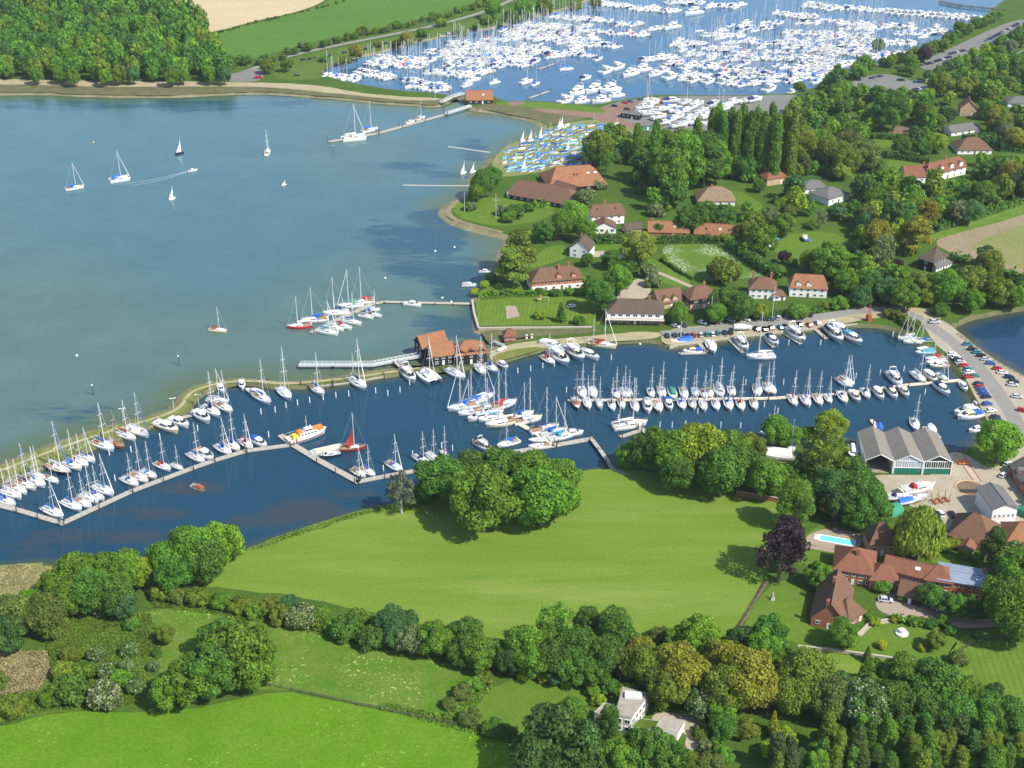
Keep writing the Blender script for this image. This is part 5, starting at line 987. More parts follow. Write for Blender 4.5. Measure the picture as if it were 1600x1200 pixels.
house('square tan tower house with pyramid roof', 'behind the manor block', (1357, 868), (1398, 868), 8.5, 4.8, 5.2, 'hip', 'brick_tan', 'tile_brown', win={'f': 3, 'r': 1}, name='tower_house', chim=((1.05, -.3, 2.2),), hip=3.6)
house('brick house with steep gable and brown roof', 'on the manor front lawn', (1266, 977), (1321, 988), 18, 3.4, 6.0, 'gable', BR, 'tile_brown', turn=True, chim=((.3, .1, 2.6), (-.95, .2, 2.6)), win={'f': 3, 'l': 2, 'r': 2})
house('brown roofed side wing', 'of the gabled house on the manor lawn', (1325, 982), (1350, 966), 8, 3, 4, 'hip', BR, 'tile_brown', win={'f': 2}, name='house_wing')
house('brown roofed black gabled garage', 'in the manor gravel court', (1402, 939), (1438, 948), 7.0, 2.8, 3.2, 'gable', 'black_board', 'tile_brown', win={}, name='garage', cat='garage')
p = P(1337, 905); e = empty('garden_room', p, R(-22)); tag(e, 'white lean-to glasshouse with ribbed roof', 'in the manor courtyard', 'glasshouse'); b = MB()
for i in range(8): b.box((-4 + i * 8 / 7, 0, 2.9), (.22, 4.2, .14))
b.box((0, -2.1, 1.3), (8.2, .14, 2.5)); b.box((0, -2.0, 2.85), (8.3, .2, .2)); b.box((0, 2.0, 2.85), (8.3, .2, .2)); O('frame', b.mesh('frame', [MATS['white_paint']]), e); O('glass', MB().box((0, 0, 2.8), (8.1, 4.1, .08)).mesh('glass', [MATS['dark_glass']]), e)
# modern flat roofed house, laid out from its roof corners
def flat_block(corners, h, look, place, wall, roof, wins=((0, 3, 2),), name='modern_house', cat='house', z=LAND, open_front=False):
    q = [P(*c, z + h) for c in corners]; c = sum(q, Vector()) / len(q); e = empty(name, (c.x, c.y, z)); tag(e, look, place, cat); q = [Vector((v.x - c.x, v.y - c.y, 0)) for v in q]
    b = MB(); n = len(q)
    for i in range(n):
        if open_front and i == 0: continue
        a, d = q[i], q[(i + 1) % n]; b.add([(a.x, a.y, 0), (d.x, d.y, 0), (d.x, d.y, h), (a.x, a.y, h)], [(0, 1, 2, 3)])
    O('wall', b.mesh('wall', [MATS[wall]]), e); b = MB(); k = 1.03
    lo = [(v.x * k, v.y * k, h + .02) for v in q]; hi = [(v.x * k, v.y * k, h + .4) for v in q]; b.loft([lo, hi], closed=True); O('parapet', b.mesh('parapet', [MATS['white_paint']]), e)
    O('roof', MB().add([(v.x * .985, v.y * .985, h + .3) for v in q], [tuple(range(n))]).mesh('roof', [MATS[roof]]), e)
    for side, cnt, st in wins:
        a, d = q[side], q[(side + 1) % n]; t = d - a; ang = math.atan2(t.y, t.x); nr = Vector((t.y, -t.x, 0)).normalized()
        for s in range(st):
            for i in range(cnt):
                pp = a + t * ((i + .5) / cnt) + nr * .05; add_window(e, pp.x, pp.y, (h - .4) * (s + .52) / st, ang, 1.5, 1.5)
    return e
e = flat_block([(961, 1117), (987, 1122), (1014, 1086), (973, 1075)], 5.4, 'two-storey white modern house with flat roof', 'among the near trees', W, 'felt_pale', wins=((0, 2, 2), (1, 5, 2)))
O('roof_light', MB().box((1.2, 2.6, 6.0), (4.6, 2.2, 1.1), rz=-.12).mesh('roof_light', [MATS['white_paint']]), e)
flat_block([(929, 1114), (948, 1121), (962, 1104), (945, 1099)], 5.0, 'narrow white flat-roofed side block', 'beside the modern house', W, 'felt_pale', wins=((0, 1, 2),), name='house_wing')
flat_block([(1022, 1141), (1059, 1146), (1070, 1127), (1038, 1122)], 3.0, 'white flat-roofed garage block', 'by the modern house drive', W, 'felt_pale', wins=(), name='garage', cat='garage')
flat_block([(986, 1137), (1021, 1141), (1030, 1128), (1000, 1124)], 3.0, 'low covered porch with planted roof', 'between modern house and garage', 'black_board', 'rough_green', wins=(), name='porch', cat='porch', open_front=True)
# ------------------------------------------------------------------ trees, hand placed by clump
def clump(place, rows, group=None):
    for r in rows:
        kind, mt = r[0], r[1]; opt = r[5] if len(r) > 5 else {}
        tree(kind, r[2], r[3], r[4], mt, place, group or 'trees ' + place if kind != 'bush' else 'bushes ' + place, **opt)
M_, B_, D_, K_, OL, GO, LI, BR_, CO = 'leaf_mid', 'leaf_bright', 'leaf_deep', 'leaf_dark', 'leaf_olive', 'leaf_gold', 'leaf_lime', 'leaf_brown', 'leaf_copper'
rd, dm, tl, ay, po, cn, ti, bu, wi = 'round', 'dome', 'tall', 'airy', 'poplar', 'cone', 'tier', 'bush', 'willow'
clump('in the meadow island wood', [(rd, D_, 690, 748, 43, dict(hs=.84)), (rd, D_, 735, 735, 36, dict(hs=.84)), (rd, D_, 782, 733, 40, dict(hs=.84)), (rd, M_, 835, 742, 42, dict(hs=.84)), (rd, M_, 872, 748, 36, dict(hs=.84)), (dm, M_, 755, 780, 54), (rd, M_, 845, 775, 52, dict(hs=.84)), (bu, D_, 665, 772, 22), (dm, M_, 880, 775, 30)])
clump('at the meadow edge by the pontoon', [(ay, 'leaf_silver', 626, 766, 24, dict(bark='pale_bark')), (bu, M_, 640, 783, 12)])
clump('on the pool shore behind the saltmarsh', [(dm, B_, 343, 850, 37), (rd, M_, 300, 858, 40), (rd, M_, 262, 873, 32), (rd, D_, 320, 872, 36), (rd, D_, 270, 892, 30), (rd, M_, 196, 890, 32), (rd, M_, 160, 892, 30), (rd, M_, 118, 893, 32), (rd, LI, 212, 892, 26), (dm, M_, 85, 915, 28), (rd, D_, 140, 922, 34), (rd, D_, 178, 928, 30), (dm, 'leaf_blue', 190, 945, 24), (rd, M_, 110, 930, 30), (rd, BR_, 68, 958, 32), (rd, BR_, 18, 962, 34), (dm, K_, 12, 990, 32), (dm, BR_, 80, 975, 24), (rd, K_, -20, 970, 36), (bu, 'leaf_blossom', 158, 953, 15), (dm, M_, 45, 940, 22)])
clump('in the near scrub thicket', [(dm, M_, 375, 1020, 55), (dm, D_, 330, 1045, 48), (dm, M_, 300, 1062, 42), (dm, M_, 398, 1045, 34), (dm, M_, 265, 1078, 32), (rd, D_, 345, 1000, 34), (bu, 'leaf_blossom', 165, 1088, 28), (bu, D_, 105, 1082, 30), (bu, M_, 80, 1090, 18), (bu, 'leaf_whiteflower', 150, 1022, 15), (bu, 'leaf_whiteflower', 200, 1016, 15), (bu, 'leaf_whiteflower', 165, 1050, 16), (bu, 'leaf_whiteflower', 198, 1042, 14), (bu, 'leaf_whiteflower', 212, 1072, 16), (bu, M_, 190, 1062, 18), (bu, OL, 110, 1025, 16), (bu, M_, 130, 1050, 20), (bu, OL, 100, 1050, 20), (bu, D_, 205, 976, 12), (rd, OL, 258, 990, 15), (bu, D_, 245, 1022, 8), (bu, 'leaf_whiteflower', 240, 1042, 10), (bu, OL, 20, 1105, 22), (bu, BR_, 0, 1065, 16)])
clump('in the long field hedgerow', [(bu, OL, 250, 928, 15), (bu, BR_, 275, 932, 16), (bu, OL, 310, 935, 18), (bu, M_, 345, 940, 17), (bu, OL, 375, 946, 18), (bu, M_, 395, 955, 15), (bu, OL, 420, 948, 16), (rd, 'leaf_blue', 455, 942, 15), (bu, OL, 440, 962, 20), (bu, 'leaf_blossom', 470, 965, 24), (bu, M_, 500, 960, 18), (bu, M_, 520, 978, 16), (bu, D_, 545, 985, 26), (bu, D_, 580, 998, 24), (bu, M_, 560, 966, 18), (rd, 'leaf_blue', 610, 968, 24), (rd, 'leaf_blue', 640, 968, 15), (rd, 'leaf_blue', 618, 995, 20), (dm, 'leaf_blossom', 641, 1000, 24), (dm, M_, 680, 998, 30), (rd, D_, 728, 992, 28), (dm, D_, 720, 1018, 24), (dm, M_, 748, 1022, 28), (dm, D_, 775, 1020, 22), (dm, M_, 795, 1030, 20), (bu, OL, 758, 1060, 14), (bu, M_, 740, 1072, 14), (bu, BR_, 722, 1082, 16), (bu, BR_, 700, 1100, 12), (bu, BR_, 735, 1122, 18), (bu, D_, 770, 1138, 18), (bu, D_, 795, 1145, 16), (bu, 'leaf_blossom', 565, 968, 10)])
clump('in the spinney above the modern house', [(rd, M_, 820, 1008, 32), (ay, M_, 870, 978, 30), (rd, M_, 850, 1000, 28), (tl, D_, 918, 975, 22), (tl, D_, 958, 985, 28), (rd, D_, 905, 1012, 34), (rd, D_, 870, 1025, 32), (rd, M_, 835, 1032, 28), (rd, D_, 945, 1022, 32), (dm, D_, 895, 1045, 28), (dm, D_, 930, 1050, 26), (rd, D_, 980, 1005, 22), (ay, BR_, 970, 1035, 20, dict(bark='pale_bark')), (dm, 'leaf_blue', 870, 1050, 20), (rd, K_, 800, 1032, 22)])
clump('among the golden oaks', [(rd, OL, 1008, 1038, 34), (rd, GO, 1062, 1045, 42), (dm, OL, 1040, 1075, 36), (rd, GO, 1000, 1018, 24), (rd, GO, 1130, 1032, 32), (rd, GO, 1168, 1055, 46), (rd, OL, 1135, 1075, 38), (rd, GO, 1195, 1075, 32), (dm, B_, 1092, 992, 34), (dm, M_, 1060, 998, 22), (bu, BR_, 1030, 992, 16), (dm, K_, 1155, 1000, 22), (dm, 'leaf_blue', 1180, 1005, 18), (dm, 'leaf_whiteflower', 1095, 1098, 26), (dm, 'leaf_blue', 1115, 1085, 24), (dm, B_, 1128, 1110, 24)])
clump('below the modern house', [(ti, K_, 860, 1150, 50), (ti, K_, 905, 1165, 42), (rd, K_, 840, 1180, 44), (rd, M_, 895, 1115, 26), (tl, D_, 952, 1128, 17, dict(hs=1.35)), (dm, D_, 1010, 1172, 38), (dm, M_, 965, 1185, 32), (dm, D_, 1045, 1185, 34), (bu, 'leaf_yellow', 915, 1198, 10), (bu, M_, 1040, 1150, 12), (bu, M_, 992, 1152, 10), (bu, OL, 1098, 1145, 16), (bu, M_, 1120, 1160, 14), (bu, 'leaf_blossom', 1100, 1165, 12), (rd, D_, 1130, 1135, 22), (bu, OL, 1165, 1140, 22), (dm, OL, 1075, 1195, 24), (dm, BR_, 1110, 1200, 26), (dm, M_, 1130, 1180, 18), (bu, 'leaf_yellow', 818, 1056, 10), (bu, 'leaf_yellow', 850, 1058, 12), (bu, M_, 885, 1070, 9), (bu, M_, 925, 1080, 12), (bu, D_, 955, 1075, 16), (bu, LI, 980, 1082, 16), (bu, LI, 935, 1095, 12), (bu, LI, 1000, 1108, 10)])
clump('below the manor gardens', [(dm, D_, 1205, 985, 28), (dm, M_, 1195, 1010, 30), (dm, M_, 1225, 1020, 24), (rd, OL, 1262, 1055, 42), (rd, BR_, 1295, 1090, 36), (rd, OL, 1240, 1085, 32), (dm, 'leaf_whiteflower', 1318, 1075, 28), (dm, 'leaf_whiteflower', 1352, 1100, 42), (dm, 'leaf_whiteflower', 1345, 1125, 30), (dm, M_, 1372, 1060, 32), (tl, M_, 1408, 1055, 28), (rd, D_, 1395, 1095, 36), (rd, D_, 1462, 1070, 42), (rd, M_, 1500, 1088, 36), (rd, D_, 1440, 1110, 36), (rd, D_, 1485, 1115, 36), (cn, 'leaf_yellow', 1209, 1128, 10, dict(hs=1.3)), (bu, LI, 1225, 1155, 20), (bu, LI, 1205, 1172, 18), (cn, M_, 1356, 1022, 9), (bu, K_, 1556, 1078, 13), (bu, BR_, 1498, 1030, 15), (bu, D_, 1526, 993, 8), (dm, LI, 1415, 1125, 20), (dm, OL, 1360, 1140, 24), (rd, D_, 1535, 1110, 34), (rd, D_, 1575, 1118, 32)])
clump('in the manor gardens', [(tl, CO, 1230, 846, 27, dict(hs=1.1)), (ay, CO, 1222, 858, 37, dict(hs=.9)), (dm, M_, 1280, 898, 22), (bu, M_, 1292, 905, 12), (dm, M_, 1318, 990, 26), (bu, M_, 1380, 915, 16), (rd, D_, 1455, 930, 20), (dm, D_, 1490, 945, 22), (dm, D_, 1520, 948, 20), (bu, 'leaf_yellow', 1510, 960, 9), (bu, LI, 1490, 957, 8), (bu, M_, 1425, 970, 10), (bu, M_, 1440, 972, 9), (bu, D_, 1455, 975, 11), (bu, M_, 1475, 970, 12), (dm, OL, 1462, 1000, 16), (bu, D_, 1485, 985, 10), (bu, LI, 1440, 1012, 8), (bu, 'leaf_yellow', 1378, 1008, 9), (rd, M_, 1590, 955, 46), (rd, M_, 1600, 900, 42), (rd, M_, 1570, 930, 34), (tl, K_, 1556, 855, 20, dict(hs=1.2)), (rd, OL, 1580, 880, 28), (wi, 'leaf_willow', 1438, 830, 40), (rd, LI, 1405, 838, 14), (bu, LI, 1470, 852, 14), (bu, LI, 1490, 850, 12), (bu, M_, 1505, 868, 10), (bu, M_, 1528, 872, 11), (bu, 'leaf_blossom', 1590, 862, 20), (bu, M_, 1350, 958, 11), (bu, LI, 1368, 972, 9), (bu, 'leaf_yellow', 1398, 968, 7), (bu, D_, 1408, 935, 8)])
clump('between the pool and the meadow', [(dm, M_, 985, 712, 22), (rd, D_, 1022, 700, 34), (rd, M_, 1052, 708, 38), (rd, LI, 1095, 700, 42), (dm, LI, 1085, 722, 32), (rd, M_, 1135, 705, 36), (rd, D_, 1128, 735, 38), (rd, D_, 1155, 725, 34), (dm, OL, 1172, 700, 26), (rd, M_, 1198, 745, 32), (dm, D_, 1222, 745, 26), (rd, D_, 1060, 738, 28), (rd, M_, 1215, 672, 24), (rd, M_, 1235, 680, 18), (rd, LI, 1298, 664, 24), (bu, M_, 1262, 680, 16), (ay, OL, 1292, 712, 36), (ay, 'leaf_silver', 1262, 720, 24, dict(bark='pale_bark')), (tl, M_, 1245, 785, 28), (tl, D_, 1252, 735, 18), (rd, K_, 1300, 762, 32), (rd, D_, 1330, 740, 30), (rd, D_, 1345, 770, 34), (rd, D_, 1365, 795, 30), (rd, K_, 1310, 785, 26), (dm, D_, 1340, 805, 26), (rd, K_, 1280, 770, 24), (rd, B_, 1563, 688, 34)])
# columns along the near edge, denser belt to the right
g = np.random.default_rng(11)
for i in range(66):
    x = 1215 + (i % 22) * 19 + g.normal() * 4; y = 1150 + (i // 22) * 24 + g.normal() * 4 - (x - 1230) * .018
    if x < 1290 and y < 1170: continue
    tree(po if g.random() < .7 else tl, x, y, 13 + g.random() * 5 if True else 0, [D_, M_, K_, OL, M_, 'leaf_pine'][int(g.random() * 6)], 'in the near edge belt', 'trees of the near edge belt', hs=.72 if True else 1)
# upper right: named trees first
clump('by the dinghy park and clubhouse', [(rd, OL, 937, 228, 25), (po, M_, 996, 222, 10), (po, M_, 1024, 234, 11, dict(hs=1.45)), (rd, M_, 1042, 215, 14), (tl, M_, 1072, 250, 30), (tl, D_, 1102, 245, 28), (tl, M_, 1050, 268, 26), (rd, D_, 755, 285, 20), (rd, D_, 770, 275, 16), (rd, M_, 745, 300, 14), (bu, 'leaf_blossom', 735, 323, 10), (bu, 'leaf_blossom', 785, 330, 11), (bu, D_, 806, 332, 15), (bu, M_, 795, 340, 12), (bu, D_, 825, 325, 10), (rd, B_, 897, 335, 22), (rd, M_, 880, 350, 20), (dm, D_, 850, 360, 18), (bu, 'leaf_blossom', 862, 368, 11), (rd, M_, 915, 358, 18), (bu, 'leaf_blossom', 915, 308, 16), (bu, 'leaf_blossom', 935, 290, 10), (ti, OL, 812, 385, 28), (ti, OL, 800, 410, 26), (bu, D_, 768, 435, 10), (bu, LI, 757, 445, 8), (bu, 'leaf_yellow', 742, 456, 7)])
clump('in the quay house gardens', [(rd, M_, 965, 435, 22), (rd, D_, 938, 460, 24), (dm, M_, 925, 445, 18), (cn, D_, 877, 488, 9, dict(hs=1.1)), (bu, LI, 844, 492, 10), (bu, D_, 905, 502, 10), (dm, 'leaf_willow', 998, 385, 28), (bu, 'leaf_blossom', 1012, 425, 15), (bu, 'leaf_blossom', 1020, 440, 14), (rd, M_, 1060, 488, 16), (bu, M_, 1045, 498, 10), (rd, D_, 1130, 470, 22), (rd, D_, 1158, 478, 22), (rd, M_, 1120, 488, 16), (dm, LI, 1188, 486, 14), (bu, M_, 1246, 488, 16), (bu, OL, 1287, 478, 9), (bu, M_, 1312, 475, 14), (bu, OL, 1130, 425, 27), (rd, D_, 918, 405, 10), (dm, D_, 955, 404, 16), (bu, D_, 980, 420, 16), (bu, LI, 905, 440, 8), (bu, D_, 868, 458, 8), (bu, M_, 890, 456, 8), (bu, M_, 842, 455, 7), (rd, CO, 1226, 400, 10), (bu, M_, 1237, 410, 9), (dm, M_, 1295, 405, 32), (rd, OL, 1265, 405, 15), (dm, M_, 1190, 372, 26), (dm, OL, 1165, 360, 16), (rd, M_, 1226, 350, 18), (dm, 'leaf_blossom', 1205, 338, 16), (dm, OL, 1178, 345, 18), (ay, 'leaf_blossom', 1284, 340, 10), (bu, M_, 1270, 352, 10), (rd, D_, 1028, 356, 8), (rd, D_, 1062, 354, 9), (bu, LI, 1134, 372, 9), (bu, 'leaf_blossom', 1026, 330, 14), (dm, D_, 1100, 335, 24), (dm, D_, 1075, 340, 22), (dm, D_, 1130, 338, 22)])
clump('behind the quay road and pond', [(dm, M_, 1415, 460, 26), (dm, 'leaf_blue', 1385, 452, 22), (dm, OL, 1440, 445, 24), (dm, LI, 1450, 462, 16), (rd, M_, 1480, 448, 26), (dm, OL, 1515, 440, 28), (tl, OL, 1545, 420, 22), (ti, K_, 1540, 402, 18), (dm, M_, 1520, 468, 20), (dm, OL, 1560, 455, 24), (dm, M_, 1585, 462, 20), (dm, D_, 1600, 445, 20), (bu, OL, 1400, 493, 10), (bu, OL, 1415, 500, 11), (bu, OL, 1428, 508, 11), (bu, BR_, 1388, 490, 9), (bu, D_, 1470, 485, 14), (dm, D_, 1355, 440, 24), (dm, 'leaf_blue', 1345, 462, 18), (dm, M_, 1325, 440, 22), (ti, 'leaf_gold', 1435, 362, 24), (rd, 'leaf_blossom', 1500, 330, 18), (rd, K_, 1600, 285, 22), (tl, GO, 1580, 275, 18), (dm, CO, 1425, 303, 9), (dm, CO, 1403, 412, 9), (bu, LI, 1420, 395, 8)])
clump('in the tall mixed screen', [(po, M_, 1112, 216, 11, dict(hs=1.45)), (po, D_, 1128, 220, 11, dict(hs=1.45)), (po, M_, 1150, 220, 11, dict(hs=1.45)), (po, D_, 1171, 222, 11, dict(hs=1.45)), (po, M_, 1193, 222, 11, dict(hs=1.45)), (po, M_, 1213, 226, 11, dict(hs=1.45)), (po, OL, 1238, 224, 11, dict(hs=1.45)), (po, M_, 1088, 232, 11, dict(hs=1.45)), (po, M_, 1120, 209, 11, dict(hs=1.45)), (po, D_, 1140, 216, 11, dict(hs=1.45)), (po, M_, 1160, 209, 11, dict(hs=1.45)), (po, M_, 1182, 214, 11, dict(hs=1.45)), (po, D_, 1205, 209, 11, dict(hs=1.45)), (po, OL, 1226, 219, 11, dict(hs=1.45)), (tl, M_, 1120, 250, 22), (rd, D_, 1165, 255, 20), (tl, OL, 1255, 220, 18), (dm, 'leaf_blue', 1225, 240, 18), (tl, 'leaf_willow', 1260, 230, 18), (rd, BR_, 1325, 225, 22), (rd, BR_, 1350, 240, 24), (rd, OL, 1300, 235, 24), (rd, OL, 1325, 250, 22), (cn, 'leaf_blue', 1303, 262, 10), (dm, 'leaf_willow', 1315, 268, 14), (rd, OL, 1448, 178, 17), (tl, D_, 1400, 170, 20), (tl, D_, 1380, 172, 18), (dm, D_, 1410, 228, 16), (dm, D_, 1440, 230, 16), (dm, LI, 1465, 222, 16), (rd, 'leaf_silver', 1570, 205, 13)])
# filling the leafy ground between houses and lanes
FILL = [[(905, 250), (990, 195), (1100, 205), (1180, 195), (1260, 160), (1310, 118), (1350, 112), (1400, 150), (1425, 155), (1470, 128), (1515, 130), (1560, 108), (1600, 90), (1640, 70), (1640, 300), (1560, 322), (1455, 352), (1450, 372), (1420, 405), (1395, 470), (1335, 470), (1300, 440), (1292, 425), (1320, 400), (1300, 350), (1210, 335), (1150, 350), (1000, 335), (985, 320), (960, 300), (955, 280)]]
KEEP = [(785, 262, 985, 330), (915, 312, 1010, 372), (1010, 335, 1155, 384), (1076, 290, 1152, 322), (1140, 296, 1200, 330), (1194, 262, 1234, 296), (1255, 280, 1330, 326), (1405, 243, 1520, 292), (1360, 214, 1398, 231), (1326, 262, 1360, 286), (1480, 213, 1556, 248), (1496, 150, 1528, 190), (1480, 196, 1534, 214), (1550, 238, 1640, 258), (1572, 150, 1640, 172), (1384, 195, 1434, 214), (1325, 120, 1475, 156), (1480, 60, 1640, 108), (1384, 238, 1455, 272), (985, 190, 1040, 232), (1190, 352, 1330, 408), (925, 150, 1100, 206), (1112, 170, 1225, 240), (1425, 372, 1490, 430), (1395, 400, 1435, 432)]
taken = []; NB = 0
for o, lk, pl in REG:
    if o.get('category') == 'tree' and 'crown' in [c.name.split('.')[0] for c in o.children]:
        p = o.location; x, y = PX((p.x, p.y, p.z + 1.2 * o.scale[0])); taken.append((x, y, o.scale[0] * scale_at(p)))
for tries in range(5200):
    x, y = 905 + g.random() * 735, 75 + g.random() * 400
    if not any(inpoly(np.array([x]), np.array([y]), f)[0] for f in FILL): continue
    r = (8 + 9 * g.random() ** 1.2) * (.55 + y / 420.)
    if any(a - r * .62 < x < c + r * .62 and b - r * .5 < y < d + r * .85 for a, b, c, d in KEEP): continue
    if any((x - a) ** 2 + ((y - b) * 1.25) ** 2 < (.38 * (r + q)) ** 2 for a, b, q in taken): continue
    taken.append((x, y, r)); kd = ['round', 'round', 'dome', 'dome', 'tall', 'round', 'airy', 'cone'][int(g.random() * 8)]
    if kd == 'cone': r *= .55
    late = NB >= 52
    if late: q = P(x, y); rr = r * .95 / scale_at(q); k_ = kd if kd in ('round', 'dome', 'tall') else 'dome'; stuff_add('leafy', k_, SEEDS[k_][int(g.random() * 3)], q, rr, rr * (.9 + .3 * g.random()), g.random() * 6.28); continue
    mt = [M_, M_, D_, D_, OL, B_, 'leaf_blue', LI, BR_, K_, M_, GO, 'leaf_blossom'][int(g.random() * 13)]
    if NB < 52: NB += 1; tree(kd, x, y, r, mt, 'in the leafy house belt' if y > 215 else 'in the belt behind the marina', 'trees of the leafy belt')
def _sw(pts, step, r0, r1):
    for i in range(len(pts) - 1):
        a, b_ = pts[i], pts[i + 1]; n = int(math.hypot(b_[0] - a[0], b_[1] - a[1]) / step)
        for j in range(n): f = (j + g.random()) / n; q = P(a[0] + (b_[0] - a[0]) * f + g.normal() * 3, a[1] + (b_[1] - a[1]) * f + g.normal() * 1.5); rr = (r0 + (r1 - r0) * g.random()) / scale_at(q); k = ('round', 'dome')[int(g.random() * 2)]; stuff_add('leafy', k, SEEDS[k][0], q, rr, rr, g.random() * 6.28)
_sw([(1330, 120), (1372, 109), (1420, 95), (1470, 76), (1520, 50), (1565, 28)], 8, 6, 10); _sw([(1452, 124), (1500, 106), (1550, 80), (1615, 48)], 9, 6, 10); _sw([(1498, 144), (1545, 124), (1610, 96)], 9, 8, 13); _sw([(1330, 150), (1380, 158), (1430, 162), (1480, 150)], 9, 8, 12); _sw([(1398, 116), (1432, 122)], 8, 5, 8)
stuff_build('leafy', 'treetops', [(M_, 3), (D_, 3), (OL, 2), (B_, 2), (LI, 1), (K_, 1), ('leaf_blue', 1), (BR_, .5)], 'closed canopy of smaller trees between the house gardens')
for tries in range(9000):
    x, y = 900 + g.random() * 740, 95 + g.random() * 400
    if not any(inpoly(np.array([x]), np.array([y]), f)[0] for f in FILL): continue
    if any(a - 5 < x < c + 5 and b - 5 < y < d + 9 for a, b, c, d in KEEP): continue
    q = P(x, y); rr = (4 + 4 * g.random()) * (.6 + y / 420.) / scale_at(q); k = 'bush'
    if g.random() < .24: stuff_add('shrub', k, SEEDS[k][int(g.random() * 3)], q, rr, rr * (.8 + .5 * g.random()), g.random() * 6.28)
stuff_build('shrub', 'shrubbery', [(M_, 3), (D_, 3), (OL, 2), (B_, 1), (LI, .6), (K_, 1)], 'shrubs and undergrowth filling the leafy house belt')
# roadside willows, far hedges
clump('along the main road', [(dm, 'leaf_silver' if i % 3 == 1 else M_, 1512 + i * 17, 108 - i * 9.2, 11) for i in range(6)] + [(dm, OL, 1470, 130, 20), (dm, 'leaf_willow', 1508, 135, 16), (dm, 'leaf_gold', 1530, 138, 12)])
clump('on the marina bank', [(rd, GO, 556, 80, 12), (rd, GO, 636, 62, 13), (rd, M_, 448, 100, 10), (rd, OL, 418, 102, 11), (bu, 'leaf_blossom', 472, 70, 7), (bu, M_, 508, 92, 8), (bu, OL, 540, 96, 10), (bu, OL, 720, 52, 11), (bu, M_, 660, 52, 10), (rd, M_, 770, 12, 14), (rd, M_, 820, 14, 16), (rd, OL, 850, 12, 15), (rd, M_, 800, 28, 12), (bu, OL, 900, 10, 12), (bu, OL, 930, 6, 10), (bu, BR_, 795, 22, 7), (bu, OL, 760, 32, 10), (bu, OL, 690, 36, 9), (bu, BR_, 620, 68, 8), (bu, OL, 590, 70, 7), (bu, M_, 745, 42, 7), (dm, D_, 1372, 70, 11), (dm, BR_, 1450, 78, 13), (dm, CO, 1445, 84, 12), (dm, M_, 1500, 42, 10), (dm, M_, 1425, 96, 12), (dm, M_, 1345, 112, 12), (dm, BR_, 1395, 92, 9), (dm, OL, 1475, 70, 10), (bu, M_, 1250, 136, 10), (dm, M_, 1290, 138, 13)])
# hedges
hedge([(923, 380), (950, 380), (973, 379)], 3.0, 4.2, 'leaf_deep', 'below the white house'); hedge([(1018, 381), (1055, 379), (1090, 379), (1092, 379), (1124, 381)], 2.6, 3.6, 'leaf_deep', 'before the orange barns')
hedge([(1138, 386), (1150, 395), (1162, 404), (1175, 413), (1188, 421), (1202, 429), (1218, 436)], 3.6, 4.0, 'leaf_deep', 'crenellated along the flower meadow', look='tall clipped hedge', rough=.22)
hedge([(1033, 407), (1050, 418), (1068, 430), (1084, 437)], 1.4, 1.6, 'leaf_mid', 'between driveway and flower meadow'); hedge([(745, 463), (790, 461), (830, 461), (920, 459)], 1.6, 1.6, 'leaf_mid', 'above the striped garden', look='mixed low hedge', rough=.3)
hedge([(1386, 247), (1420, 251), (1450, 256)], 3, 3, 'leaf_deep', 'behind the white gabled house'); hedge([(1360, 216), (1400, 218), (1430, 215)], 3, 3, 'leaf_deep', 'by the vegetable plot')
hedge([(1560, 234), (1580, 235), (1640, 237)], 7, 5, 'leaf_dark', 'beside the far gravel court'); hedge([(1505, 225), (1560, 222)], 6, 5, 'leaf_dark', 'above the brown roofed house')
hedge([(1460, 360), (1520, 342), (1580, 322), (1640, 300)], 3, 2.4, 'leaf_deep', 'along the farm track', rough=.3); hedge([(1488, 405), (1530, 420), (1560, 430), (1640, 450)], 3.4, 2.4, 'leaf_deep', 'below the crop field', rough=.4)
hedge([(1195, 495), (1240, 490), (1285, 487)], 2.4, 2.0, 'leaf_deep', 'behind the quay cars'); hedge([(1393, 968), (1420, 975), (1455, 977)], 1.8, 1.4, 'leaf_mid', 'at the manor lawn edge', rough=.3)
hedge([(830, 325), (858, 322)], 2.5, 2.2, 'leaf_mid', 'below the clubhouse terrace', rough=.3)
hedge([(1465, 1046), (1500, 1010), (1555, 992)], .8, .9, 'leaf_olive', 'curving round the paddock', rough=.4) if False else None
# far hedgerows and the wood: masses seen from far off
def strip_wood(key, pts, step, r0, r1, kinds=('round', 'dome'), jit=3):
    for i in range(len(pts) - 1):
        a, b_ = pts[i], pts[i + 1]; L = math.hypot(b_[0] - a[0], b_[1] - a[1]); n = max(1, int(L / step))
        for j in range(n):
            f = (j + g.random()) / n; x, y = a[0] + (b_[0] - a[0]) * f + g.normal() * jit, a[1] + (b_[1] - a[1]) * f + g.normal() * jit * .4; q = P(x, y); rr = (r0 + (r1 - r0) * g.random()) / scale_at(q)
            k = kinds[int(g.random() * len(kinds))]; stuff_add(key, k, SEEDS[k][0], q, rr, rr, g.random() * 6.28)
strip_wood('far_hedge', [(400, 104), (440, 92), (500, 74), (560, 58), (640, 42), (700, 26), (760, 8)], 7, 4, 8, ('dome', 'bush')); strip_wood('far_hedge', [(318, 58), (400, 36), (480, 18), (540, 2)], 9, 2.0, 3.6, ('bush',), 1); strip_wood('far_hedge', [(345, 112), (380, 100), (410, 98)], 6, 6, 10, ('dome', 'bush'))
strip_wood('field_hedge', [(235, 930), (300, 940), (390, 956), (460, 972), (560, 994), (640, 1008), (720, 1026), (790, 1046)], 7, 7, 13, ('bush',), 3)
stuff_build('field_hedge', 'hedgerow_undergrowth', [(BR_, 1), (OL, 3), (M_, 3), (D_, 2)], 'tangled growth of the long field hedgerow')
